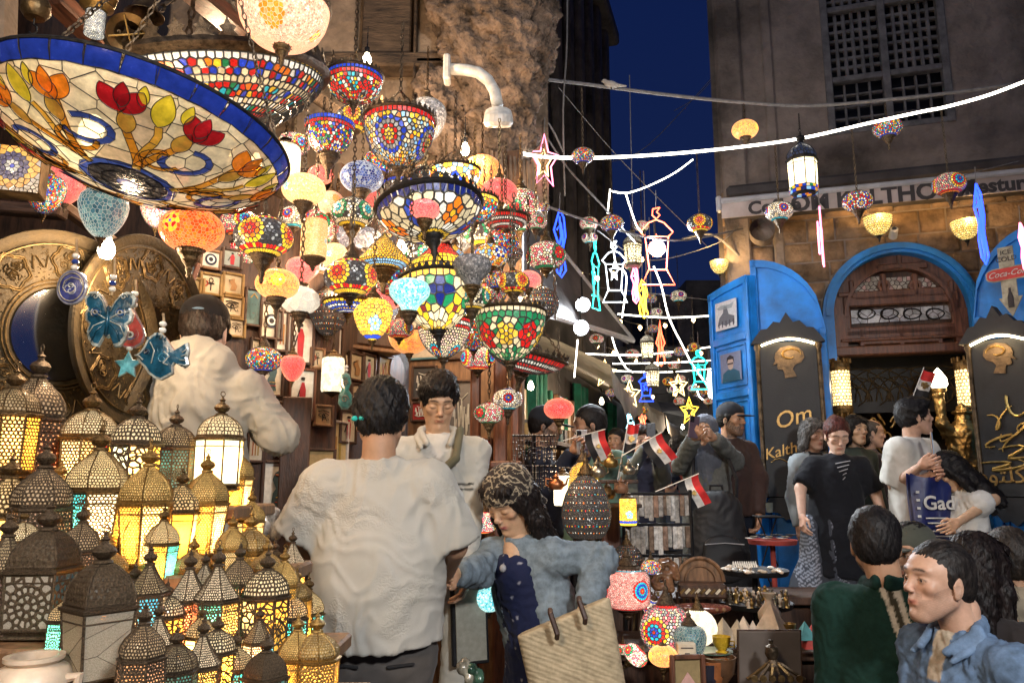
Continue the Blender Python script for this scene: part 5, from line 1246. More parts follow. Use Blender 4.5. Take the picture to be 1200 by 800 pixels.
pl = thing('mosaic_pillar_lamp','white mosaic cylinder lamp hanging under a moulded brass capital','hanging lamp',at(113,12,2.3));obj('capital',smooth_by(MB().lathe([(.03,.06),(.06,.05),(.055,.03),(.048,.02),(.052,.01),(.034,-.004),(.034,-.01)],24).mesh()),brass_gold,pl);m = mosaic_lathe([(.03,-.01),(.03,-.09)],3,.006,[(.6,.58,.52),(.5,.5,.5),WHI],g=.0006);obj('shade',m,glass_mid,pl)
sp_ = thing('star_panel_lamp','angular lamp box of white mosaic with dark blue star panel','hanging lamp',at(14,195,2.3),.3);m = mosaic_flat(.16,.15,.012,[(.35,.33,.3),(.45,.42,.36)],med=[M(8,[BLU,(.5,.52,.5),NAV,NAV,GOL,AMB],.5,.55,.014)],g=.0009,S=lambda x,y,o: (x-.08,-o,y-.08));obj('panel',m,glass_dim,sp_)
obj('panel',MB().box((0,.05,-.005),(.158,.09,.148),bev=.004),brass_dark,sp_)
# ---------------------------------------------------------------- great brass tray with a mirror, ceramics
def make_tray(u,v,d,hh,yaw,label,mir=.44):
    TR = hh*scale_at(u,v,d);tray = thing('brass_tray_mirror' if mir else 'brass_tray',label,'mirror' if mir else 'tray',at(u,v,d));tray.rotation_euler = (PI/2 + .04,0,math.radians(yaw));q0 = max(.02,mir)
    m = MB();m.lathe([(.0,-.004),(TR*q0,-.004),(TR*(q0+.02),.004),(TR*.90,.004),(TR*.94,.012),(TR,.016),(TR*1.01,.01),(TR,-.006),(0,-.008)],64);obj('dish',smooth_by(m.mesh(),30),mat('tray_brass',(.055,.038,.016),.6,.5,.4,20,.5,120),tray);m = MB()
    for k in range(8):      # raised cartouches
        a = 2*PI*k/8;c = Vector((TR*.71*math.cos(a),TR*.71*math.sin(a),.006));r = TR*.165
        for rr in (1,.88): m.tube([c + Vector((math.cos(q*PI/12),math.sin(q*PI/12),0))*r*rr*(1+.10*math.cos(q*PI/12*6)) for q in range(24)],.0028,5,closed=True)
        for j in range(7):
            x0 = c + Vector((random.uniform(-.6,.6),random.uniform(-.6,.6),0))*r*.75;m.tube([x0 + Vector((math.cos(t*.9+j),math.sin(t*.9+j),0))*r*.32*(1-t/11) for t in range(10)],.0017,4)
        b = a + PI/8;m.tube([Vector((math.cos(b+q*.03)*TR*(.71+.07*math.sin(q)),math.sin(b+q*.03)*TR*(.71+.07*math.sin(q)),.007)) for q in range(-4,5)],.0024,4)
    for rr in (q0+.05,q0+.085,.87): m.tube([Vector((math.cos(q*PI/40)*TR*rr,math.sin(q*PI/40)*TR*rr,.007)) for q in range(80)],.003,5,closed=True)
    obj('embossing',m,mat('tray_relief',(.13,.085,.034),.5,.75,.4,30,.3),tray,kind='stuff');m = MB()
    for k in range(1000):
        r = TR*math.sqrt(random.uniform((q0+.06)**2,.86**2));a = random.uniform(0,2*PI);x,y = r*math.cos(a),r*math.sin(a);m.tube([(x,y,.0045),(x+random.uniform(-1,1)*.009,y+random.uniform(-1,1)*.009,.0065)],.0014,3)
    obj('punched_scrollwork',m,mat('tray_relief'),tray,kind='stuff')
    if mir: obj('mirror_glass',MB().lathe([(0,.0045),(TR*mir,.0045)],40),mat('mirror',(.8,.82,.85),.03,1,.04,3,.02,4),tray)
random.seed(3)
make_tray(70,392,2.45,122,58,'great round embossed brass tray with a mirror in its middle');make_tray(168,388,2.7,112,78,'second embossed brass tray behind the ceramic fish and butterfly',0)
def hanging(name,label,cat,u,v,d,poly,w,cols,bands=None,beads=2,top=40,eye=None,relief=None):
    """a flat ceramic cut to an outline, on twine with white beads"""
    sc_ = w*scale_at(u,v,d);t = thing(name,label,cat,at(u,v,d),random.uniform(-.15,.15));n = len(poly);th = .09
    m = MB();ix = sum(p[0] for p in poly)/n;iz = sum(p[1] for p in poly)/n
    A = [(x,z) for x,z in poly];B = [(ix+(x-ix)*.9,iz+(z-iz)*.9) for x,z in poly]
    m.add([(x,th/2,z) for x,z in A] + [(x,-th/2,z) for x,z in A] + [(x,-th*.75,z) for x,z in B] + [(ix,-th,iz)],
      [tuple(range(n))] + [(i,(i+1)%n,n+(i+1)%n,n+i) for i in range(n)] ,cols[1])
    m.f += [(n+i,n+(i+1)%n,2*n+(i+1)%n,2*n+i) for i in range(n)];m.c += [cols[1]]*n;m.m += [0]*n
    m.f += [(2*n+i,2*n+(i+1)%n,3*n) for i in range(n)];m.c += [cols[0]]*n;m.m += [0]*n
    m.v = [(x*sc_,y*sc_,z*sc_) for x,y,z in m.v];obj('body',m,attr_gloss,t)
    for pts,r,c in (relief or []):
        q = MB().tube([(x*sc_,-th*1.0*sc_,z*sc_) for x,z in pts],r*sc_,5,col=c);q.sm = True;obj('relief_line',q,attr_gloss,t)
    for ex,ez,er in (eye or []):
        for i,(rr,cc) in enumerate(((1,(.75,.72,.65)),(.72,(.02,.12,.35)),(.45,(.8,.8,.75)),(.25,(.01,.01,.015)))):
            obj('eye_ring',MB().lathe([(0,-.02),(er*rr*sc_,-.02),(er*rr*sc_,0)],20,M=Matrix.Translation((ex*sc_,(-th*1.05-.012*i)*sc_,ez*sc_)) @ Matrix.Rotation(PI/2,4,'X') @ Matrix.Scale(.15,4,(0,0,1)),col=cc),attr_gloss,t)
    zt = max(z for x,z in poly)*sc_;m = MB().tube([(0,0,zt-.01),(.003,0,zt+top*scale_at(u,v,d)*.5),(-.002,0,zt+top*scale_at(u,v,d))],.0035,6);obj('twine',m,rope_mat,t)
    for k in range(beads): obj('bead',MB().lathe(ell(.0095,.008,8),12,(0,0,zt+.008+k*.017)),bead_white if k != 1 or beads < 3 else mat('blue_bead',(.02,.05,.25),.2),t)
    return t
def circ(r,n=28,sx=1,sz=1): return [(r*sx*math.cos(2*PI*i/n),r*sz*math.sin(2*PI*i/n)) for i in range(n)]
BU = (.008,.075,.13);WE = (.42,.46,.42)
bf = [(0,.32),(.06,.30),(.1,.42),(.18,.55),(.3,.62),(.42,.6),(.5,.5),(.48,.36),(.42,.28),(.46,.16),(.44,.02),(.36,-.06),(.4,-.2),(.36,-.36),(.26,-.5),(.16,-.52),(.12,-.42),(.06,-.3),(0,-.34)]
bf = bf + [(-x,z) for x,z in bf[1:-1]][::-1]
def curl(x,z,r,s=1): return [(x+s*r*(1-k/12)*math.cos(k*.8),z+r*(1-k/12)*math.sin(k*.8)) for k in range(11)]
rel = [([(0,.3),(0,0),(0,-.3)],.035,BU)] + [(curl(s*.28,.5,.07,s),.014,WE) for s in (-1,1)] + [([(s*.05,.05),(s*.2,.15),(s*.4,.2)],.014,WE) for s in (-1,1)] + [([(s*.05,-.05),(s*.2,-.2),(s*.28,-.42)],.014,BU) for s in (-1,1)] + [([(s*.05,0),(s*.26,-.1),(s*.36,-.3)],.012,WE) for s in (-1,1)] + [([(s*.04,.2),(s*.12,.4),(s*.26,.57),(s*.42,.55)],.013,WE) for s in (-1,1)]
hanging('ceramic_butterfly','blue glazed ceramic butterfly with white ringed eyes on twine','wall ornament',128,377,2.1,bf,58,(BU,WE),beads=3,top=42,eye=[(-.24,.18,.1),(.24,.18,.1)],relief=rel)
fish = [(-.5,.02),(-.4,.12),(-.34,.22),(-.28,.38),(-.14,.5),(.0,.5),(.1,.4),(.2,.25),(.3,.12),(.36,.06),(.42,.2),(.56,.3),(.6,.14),(.58,-.02),(.62,-.16),(.52,-.24),(.42,-.12),(.34,-.1),(.28,-.2),(.3,-.36),(.2,-.42),(.06,-.5),(-.06,-.46),(-.2,-.36),(-.3,-.22),(-.42,-.12)]
rel = [(curl(.08,-.05,.13),.016,(.03,.16,.25)),([(-.5,.02),(-.4,.0),(-.32,-.08)],.02,WE),([(-.2,.3),(-.1,.12),(-.14,-.15)],.016,WE),([(.1,.1),(.22,.0),(.1,-.14),(.2,-.18)],.02,WE)] + [([(-.26+.09*k,.36+.04*math.sin(k)),(-.24+.09*k,.5-.05*abs(k-2))],.018,WE if k % 2 else BU) for k in range(5)] + [([(.42+.02*k,-.16+.08*k),(.58,-.2+.12*k)],.012,WE) for k in range(4)] + [([(-.05+.08*k,.2),(-.02+.08*k,.1),(-.05+.08*k,0)],.010,(.02,.14,.22)) for k in range(4)]
hanging('ceramic_fish','blue glazed ceramic fish with carved scales hanging by the white hoodie','wall ornament',188,418,2.0,fish,56,(BU,WE),beads=2,top=24,eye=[(-.26,.1,.055)],relief=rel)
hanging('ceramic_plate','round blue and white scalloped ceramic disc with gold edge','wall ornament',85,337,2.1,circ(.5,sx=.8),42,((.04,.05,.2),(.3,.3,.34)),beads=3,top=38,eye=[(0,.05,.17)],relief=[(curl(0,0,.33),.018,(.5,.45,.35)),(circ(.4,20,.8)+[(.32,0)],.018,(.45,.4,.3)),(curl(0,-.1,.2,-1),.02,(.4,.42,.5))])
hanging('ceramic_drop','red glazed ceramic drop with a blue eye behind the butterfly','wall ornament',155,384,2.2,[(0,.55),(.12,.3),(.28,.05),(.36,-.2),(.3,-.42),(.12,-.55),(-.12,-.55),(-.3,-.42),(-.36,-.2),(-.28,.05),(-.12,.3)],44,((.35,.015,.02),(.3,.2,.2)),beads=3,top=34,eye=[(0,-.2,.2)])
star5 = [(math.cos(PI/2+k*PI/5)*(.5 if k % 2 == 0 else .24),math.sin(PI/2+k*PI/5)*(.5 if k % 2 == 0 else .24)) for k in range(10)]
hanging('glass_star','pale turquoise glass star ornament behind the fish','wall ornament',150,428,2.2,star5,34,((.12,.42,.5),(.2,.5,.55)),beads=1,top=16)
hanging('ceramic_amulet','long turquoise carved amulet hanging by the picture wall','wall ornament',405,456,3.6,[(0,.6),(.14,.5),(.2,.2),(.12,-.02),(.24,-.2),(.26,-.5),(.1,-.7),(-.1,-.7),(-.24,-.5),(-.22,-.2),(-.12,0),(-.2,.2),(-.14,.5)],34,((.05,.3,.33),(.2,.35,.33)),beads=2,top=20,relief=[(curl(0,.2,.1),.02,WE),(curl(0,-.35,.14),.02,WE)])
# ---------------------------------------------------------------- pictures on the shop walls
PW = {}
def plane_of(key,u0,d0,u1,d1,m=wood_dark,v0=190,v1=660):
    a,b = at(u0,560,d0),at(u1,560,d1);e = (b-a).normalized();n = Vector((e.y,-e.x,0));PW[key] = (a,e,n if n.y < 0 else -n)
    z0,z1 = .4,at(u0,v0,d0).z;c = (a+b)/2;L = (b-a).length;o = obj(key,MB().box((0,.03,0),(L,.06,z1-z0),bev=.005),m,loc=(c.x,c.y,(z0+z1)/2),rot=(0,0,math.atan2(e.y,e.x)),kind='structure')
plane_of('picture_wall',175,3.5,392,4.1);plane_of('inner_picture_wall',385,4.15,482,5.0);plane_of('calligraphy_wall',476,4.7,612,4.5,wood_mid)
def motif(k,w,h):
    m = MB();D = (.03,.025,.02);y = -.0
    T = lambda pts,r,c=D: m.tube([(x*w,-.002,z*h) for x,z in pts],r*w,4,col=c)
    if k == 'eye': T([(-.4,.05),(-.2,.2),(.1,.22),(.4,.05),(.1,-.08),(-.2,-.06),(-.4,.05)],.03);T(circ(.1,8),.05);T([(-.05,-.08),(-.1,-.35)],.03);T([(.1,-.08),(.25,-.3),(.38,-.25),(.32,-.16)],.025);T([(-.42,.28),(-.1,.36),(.4,.26)],.035)
    elif k == 'nazar':
        for r,c in ((.42,(.01,.02,.05)),(.28,(.75,.75,.7)),(.16,(.01,.01,.02))): m.add([(r*w*math.cos(a*PI/10),-.003-.002*(.5-r),r*w*math.sin(a*PI/10)) for a in range(20)],[tuple(range(20))],c)
    elif k == 'ankh': T([(0,-.4),(0,.05)],.045);T([(-.22,.05),(.22,.05)],.045);T([(0,.05),(-.14,.2),(-.1,.36),(0,.4),(.1,.36),(.14,.2),(0,.05)],.035);T([(-.4,-.2),(-.2,.0),(-.3,.2)],.05,(.4,.06,.03))
    elif k == 'bust':
        m.add([(x*w,-.003,z*h) for x,z in ((-.3,-.45),(-.22,-.1),(-.1,0),(-.2,.12),(-.26,.2),(-.16,.34),(.05,.42),(.28,.34),(.3,.1),(.2,-.1),(.3,-.45))],[tuple(range(11))],(.05,.10,.12));T([(-.1,-.2),(.25,-.2)],.03,(.6,.4,.05));T([(-.12,-.3),(.27,-.3)],.03,(.5,.03,.02));T([(-.15,.3),(.2,.25)],.05,(.3,.1,.04))
    elif k == 'bird': m.add([(x*w,-.003,z*h) for x,z in ((-.2,-.4),(-.1,-.1),(-.3,.1),(-.15,.3),(.1,.35),(.1,.15),(.3,-.1),(.2,-.4))],[tuple(range(8))],(.3,.16,.06));T([(-.05,.25),(-.3,.2)],.03)
    elif k == 'figure': m.add([(x*w,-.003,z*h) for x,z in ((-.12,-.45),(-.16,.1),(-.05,.28),(.08,.28),(.18,.1),(.14,-.45))],[tuple(range(6))],(.4,.02,.03));T([(0,.34),(.02,.4)],.1);T([(-.3,-.2),(-.14,.1)],.03)
    elif k == 'script':
        for q in range(4): T([(-.4+.2*q+.03*t,.3*math.sin(t*1.3+q)-.02*t) for t in range(6)],.035,(.55,.55,.52));
        T([(-.42,-.25),(-.2,-.34),(.1,-.3),(.4,-.36)],.035,(.55,.55,.52));T([(-.3,.36),(.0,.28),(.3,.38)],.025,(.55,.55,.52))
    elif k == 'tree': T([(0,-.4),(0,.1)],.04);[T([(0,-.1+.1*q),((-1)**q*.3,.15+.08*q)],.03,(.05,.15,.05)) for q in range(4)]
    elif k == 'papyrus': T([(-.35+.12*q,-.4) for q in (0,)]+[(-.1,.3)],.02,(.2,.1,.03));[m.add([((-.35+.24*q+a)*w,-.003,(.3*b-.1)*h) for a,b in ((0,-1),(.12,-1),(.12,1),(0,1))],[(0,1,2,3)],(.3,.1+.05*q,.04)) for q in range(3)]
    elif k == 'stripes': [T([(-.4+.2*q,-.4),(-.3+.2*q,.4)],.04,(.1,.1,.1)) for q in range(5)]
    elif k == 'mask': m.add([(x*w,-.003,z*h) for x,z in ((-.3,.3),(-.34,0),(-.2,-.3),(0,-.42),(.2,-.3),(.34,0),(.3,.3),(0,.42))],[tuple(range(8))],(.06,.14,.16));T([(-.18,.08),(-.08,.1)],.035);T([(.08,.1),(.18,.08)],.035);T([(-.1,-.2),(.1,-.2)],.03,(.3,.05,.03));T([(-.3,.3),(0,.45),(.3,.3)],.06,(.5,.3,.06))
    return m
def picture(key,u,v,w_,h_,fcol,pcol,mo,label,fw_=.014,round_=False,tilt=0,off=.02,name='framed_picture',cat='picture'):
    a,e,n = PW[key];p = on_plane(u,v,a + n*off,n);sc_ = abs((on_plane(u+1,v,a+n*off,n)-p).length);sv = abs(on_plane(u,v+1,a+n*off,n).z-p.z)
    w,h = w_*sc_,h_*sv;t = thing(name,label,cat,p,math.atan2(e.y,e.x));t.rotation_euler[1] = tilt
    f = MB();
    for sx in (-1,1): f.box((sx*(w/2-fw_/2),0,0),(fw_,.022,h),bev=.004)
    for sz in (-1,1): f.box((0,-.001,sz*(h/2-fw_/2)),(w-fw_*2,.02,fw_),bev=.004)
    if round_: f = MB();f.lathe([(w/2-fw_,-.008),(w/2-fw_*.3,-.014),(w/2,-.004),(w/2,.01),(0,.012)],28,M=Matrix.Rotation(PI/2,4,'X') @ Matrix.Scale(h/w,4,(0,1,0)))
    obj('frame',f,fcol,t)
    if round_: obj('print',MB().lathe([(0,.004),(w/2-fw_*.6,.004)],28,M=Matrix.Rotation(PI/2,4,'X') @ Matrix.Scale(h/w,4,(0,1,0)),col=pcol),attr_print,t)
    else: obj('print',MB().box((0,.006,0),(w-fw_*1.2,.006,h-fw_*1.2),col=pcol),attr_print,t)
    if mo: obj('drawing',motif(mo,(w-2*fw_)*.85,(h-2*fw_)*.9),attr_print,t,(0,-.001,0))
    return t
IV = (.62,.52,.36);DKP = (.05,.05,.055);fg = mat('gilt_frame',(.3,.19,.07),.45,.3,.3,15,.2)
PICS = [
 ('picture_wall',247,304,26,24,wood_mid,(.7,.68,.6),'nazar','cream tile with a black ringed eye in brown frame'),
 ('picture_wall',272,303,25,24,wood_dark,(.3,.34,.32),'figure','grey green tile with a dancing figure, dark frame'),
 ('picture_wall',247,333,27,27,fg,IV,'ankh','small gilt framed tile of an ankh and hand'),
 ('picture_wall',273,333,26,27,fg,(.5,.4,.25),'bird','small gilt framed tile with brown sphinx head'),
 ('picture_wall',272,359,28,26,fg,IV,'eye','gilt framed tile of an outlined Egyptian eye above the black cap'),
 ('picture_wall',277,384,22,24,fg,IV,'eye','lower gilt framed eye tile just beside the black cap'),
 ('picture_wall',232,337,16,24,fg,(.4,.3,.15),None,'narrow gilt tile at the edge of the tile group'),
 ('picture_wall',243,357,16,18,fg,(.2,.35,.45),None,'bluish tile partly behind the black cap'),
 ('picture_wall',297,360,22,46,wood_dark,(.14,.24,.26),'mask','dark frame with a teal pharaoh mask under the star globe'),
 ('picture_wall',318,376,28,44,wood_dark,(.65,.62,.52),'nazar','dark framed picture of a hanging eye amulet'),
 ('picture_wall',333,388,22,50,wood_dark,(.65,.62,.52),'papyrus','tall dark framed drawing of papyrus stems'),
 ('picture_wall',352,398,34,58,wood_dark,(.7,.68,.6),'figure','tall frame with a black and red standing figure behind the strawberry lamp'),
 ('picture_wall',299,415,14,40,wood_dark,(.6,.55,.45),'tree','slim frame beside the many coloured globe'),
 ('picture_wall',318,440,30,50,wood_dark,(.66,.6,.5),'bust','framed red sun disc picture below the mosaic globe'),
 ('picture_wall',354,462,32,62,wood_red,(.72,.7,.64),'figure','red brown frame with a woman in a long red robe'),
 ('picture_wall',332,500,26,60,wood_dark,(.6,.5,.36),'bust','narrow frame showing a red crowned head above the queen portrait'),
 ('picture_wall',326,572,40,66,wood_dark,(.66,.62,.54),'bust','framed portrait of a dark queen with golden collar'),
 ('picture_wall',300,520,22,44,wood_dark,(.55,.5,.4),'papyrus','dim framed papyrus behind the white hoodie sleeve'),
 ('picture_wall',374,300,26,40,wood_mid,(.6,.6,.55),'stripes','light wood frame behind the peach globe'),
 ('picture_wall',372,420,18,26,wood_mid,(.55,.45,.3),'ankh','little square box frame near the tall robe picture'),
 ('picture_wall',379,487,24,26,wood_mid,(.45,.3,.16),'eye','carved wooden block with an eye above the empty board'),
 ('picture_wall',375,555,36,60,wood_dark,(.45,.32,.14),'papyrus','brown frame of golden papyrus panels beside the empty board'),
 ('inner_picture_wall',394,346,22,30,wood_mid,(.62,.6,.5),'stripes','small light box frame with painted fingers'),
 ('inner_picture_wall',391,398,22,36,wood_dark,(.6,.62,.6),'bust','black framed print of a seated profile'),
 ('inner_picture_wall',418,430,18,34,wood_dark,(.5,.42,.28),'bird','dark frame left of the two little pictures'),
 ('inner_picture_wall',432,432,16,36,wood_dark,(.45,.45,.36),'figure','little upright picture of a grey figure in the dark shelf'),
 ('inner_picture_wall',453,432,20,30,wood_dark,(.5,.4,.2),'papyrus','square golden picture in the dark shelf'),
 ('inner_picture_wall',420,466,18,34,wood_dark,(.5,.42,.3),'ankh','reddish small picture under the dark shelf'),
 ('inner_picture_wall',440,470,18,30,wood_dark,(.4,.3,.2),'bird','dim small picture just above the turquoise hair clip'),
 ('inner_picture_wall',408,500,20,40,wood_dark,(.6,.55,.42),'figure','dark framed drawing next to the carved amulet'),
 ('inner_picture_wall',394,520,28,56,mat('white_frame',(.6,.55,.48),.5),(.5,.36,.16),'papyrus','white framed golden picture leaning beside the man in the embroidered shirt'),
 ('calligraphy_wall',500,380,42,82,mat('teal_frame',(.08,.22,.28),.5),(.52,.45,.36),'tree','teal painted frame with pale print behind the chevron bowl'),
 ('calligraphy_wall',497,448,30,40,wood_dark,DKP,'script','black board with white calligraphy left of the young man'),
 ('calligraphy_wall',541,400,40,42,wood_dark,(.12,.08,.06),'script','brown board with flowing white calligraphy above the young man'),
 ('calligraphy_wall',541,488,34,86,wood_dark,(.14,.13,.13),'script','tall dark slate of white calligraphy right of the young man'),
 ('calligraphy_wall',494,482,26,24,wood_dark,(.3,.02,.02),'script','red label board low beside the young man'),
 ('calligraphy_wall',566,528,22,30,wood_red,(.3,.015,.02),'script','red square calligraphy tile in wooden frame'),
 ('calligraphy_wall',566,562,22,28,wood_red,(.05,.3,.4),'stripes','turquoise and black tile in wooden frame below the red tile'),
 ('calligraphy_wall',563,594,22,32,wood_red,(.55,.4,.3),'ankh','pale tile in the lowest wooden frame of the post'),
]
for q in PICS: picture(*q)
picture('inner_picture_wall',464,386,17,34,wood_mid,(.6,.52,.36),'eye','oval wooden plaque with black outlined eye',.01,True);picture('inner_picture_wall',464,436,17,38,wood_red,(.42,.38,.3),'bust','oval wooden plaque with a veiled bust below the eye plaque',.01,True)
picture('picture_wall',206,332,40,66,wood_red,(.22,.34,.36),'mask','tilted frame with mosaic border and a painted teal pharaoh',.02,tilt=.25,off=.5)
sh = thing('wall_shelf','plain dark empty board shelf between the picture frames','shelf',at(345,540,3.75),math.radians(18));obj('board',MB().box((0,0,0),(.14,.03,.62),bev=.005),wood_dark,sh)
box_ = thing('wall_cabinet','dark wooden cabinet box over the small pictures','cabinet',at(432,392,4.5),math.radians(40));obj('box',MB().box((0,0,0),(.3,.16,.16),bev=.01),wood_dark,box_);obj('shelf_edge',MB().box((0,0,-.1),(.34,.2,.025),bev=.006),wood_mid,box_)
# wooden posts of the shop corner
for (u,w_,lab) in ((556,12,'plain dark post beside the calligraphy slate'),(586,16,'reeded brown wooden post under the fretted canopy'),(604,10,'slim dark post at the open corner of the shop')):
    p0 = at(u,640,4.3);t = thing('wooden_post',lab,'post',(p0.x,4.3,.4));z1 = at(u,420,4.3).z-.4;obj('shaft',MB().box((0,0,z1/2),(w_*px(4.3),.08,z1),bev=.01),[wood_dark,wood_red,wood_dark][u % 3],t)
    obj('moulding',MB().box((0,-.01,z1*.72),(w_*px(4.3)*1.5,.1,.04),bev=.01),wood_red,t);obj('moulding',MB().box((0,-.01,z1*.45),(w_*px(4.3)*1.4,.1,.03),bev=.01),wood_red,t)
random.seed(8)
sl_ = lamp(390,440,26,3.9,'tube','ivory','warm lit parchment cylinder lamp behind the carved amulet',2,'top',name='wall_lamp')
# ---------------------------------------------------------------- lanterns
HON = (.9,.46,.07);ICE = (.55,.75,.75);TQ = (.06,.5,.6)
glass_glow = trans_glass('lantern_glass_glowing',1.5,.5)
LANT['grand'] = lantern_proto('grand',8,1,2.0,1.0,.92,'round',.9,'honey',[HON,(.88,.62,.26)],.15,brass_dark,glass_through,lattice=.032)
LANT['grand_red'] = lantern_proto('grand_red',8,1,2.0,1.0,.92,'round',.9,'honey',[(.75,.05,.06),(.85,.65,.35),(.75,.5,.2),(.7,.05,.06)],.13,brass,glass_glow,lattice=.028)
LANT['script'] = lantern_proto('script',8,1,2.0,1.0,.95,'round',.95,'script',[HON,(.55,.7,.6),(.88,.62,.26),HON],.2,bronze_old,glass_glow,lattice=.05)
LANT['teal'] = lantern_proto('teal',8,1,2.0,1.0,.95,'round',.95,'rosette',[(.08,.28,.33),(.1,.22,.25)],.14,bronze_old,glass_through,lattice=.034)
LANT['stripe'] = lantern_proto('stripe',8,1,1.9,1.0,.98,'round',.9,'plain',[(.85,.72,.38),(.45,.62,.58)],.2,brass_dark,glass_glow,lattice=.03)
LANT['gold'] = lantern_proto('gold',6,1,2.1,1.0,.72,'onion',1.3,'ogee',[(.88,.68,.34),HON],.12,brass_gold,glass_glow,lattice=.04,dcol=(.8,.55,.2))
LANT['gold_teal'] = lantern_proto('gold_teal',6,1,2.3,1.0,.72,'onion',1.3,'filigree',[TQ,(.85,.8,.6),HON,TQ,(.15,.3,.6),HON],.12,brass,glass_glow,lattice=.022,dcol=(.8,.6,.3))
LANT['amber'] = lantern_proto('amber',6,1,2.1,1.0,.72,'onion',1.2,'plain',[(.9,.42,.04),(.88,.6,.2)],.2,brass_dark,glass_glow,dcol=(.8,.55,.25))
LANT['white'] = lantern_proto('white',4,1,1.8,1.0,.8,'round',1.1,'plain',[(.6,.52,.4),(.5,.42,.3)],.2,bronze_old,glass_cold,dcol=(.1,.08,.05),dlat=.05)
LANT['square'] = lantern_proto('square',4,1,1.5,1.0,.95,'round',1.0,'rosette',[(.55,.5,.42),(.08,.2,.25)],.2,bronze_old,glass_cold,lattice=.04,dcol=(.1,.08,.05),dlat=.05)
LANT['blue'] = lantern_proto('blue',6,1,2.0,.9,1.0,'cone',1.2,'honey',[(.04,.3,.65),(.3,.3,.3),(.5,.35,.3)],.15,bronze_old,glass_through,lattice=.035)
LANT['tealrings'] = lantern_proto('tealrings',6,1,1.9,.95,1.0,'onion',1.1,'rosette',[(.03,.45,.5),(.05,.35,.42)],.15,bronze_old,glass_glow,lattice=.032,dcol=(.7,.5,.25))
LANT['cone'] = lantern_proto('cone',6,1,1.9,.92,1.0,'cone',1.3,'filigree',[(.9,.25,.15),(.1,.6,.5),(.9,.55,.15)],.13,bronze_old,glass_glow,lattice=.03,dcol=(.75,.6,.4))
LANT['yellow'] = lantern_proto('yellow',8,1,1.7,1.0,.95,'onion',1.0,'filigree',[(.8,.5,.12),(.75,.45,.12)],.15,brass_gold,glass_through,lattice=.045)
LANT['dark'] = lantern_proto('dark',6,1,2.2,.9,1.05,'onion',1.2,'filigree',[(.6,.32,.16),(.5,.3,.2)],.15,bronze_old,glass_glow,lattice=.042,dcol=(.4,.28,.16))
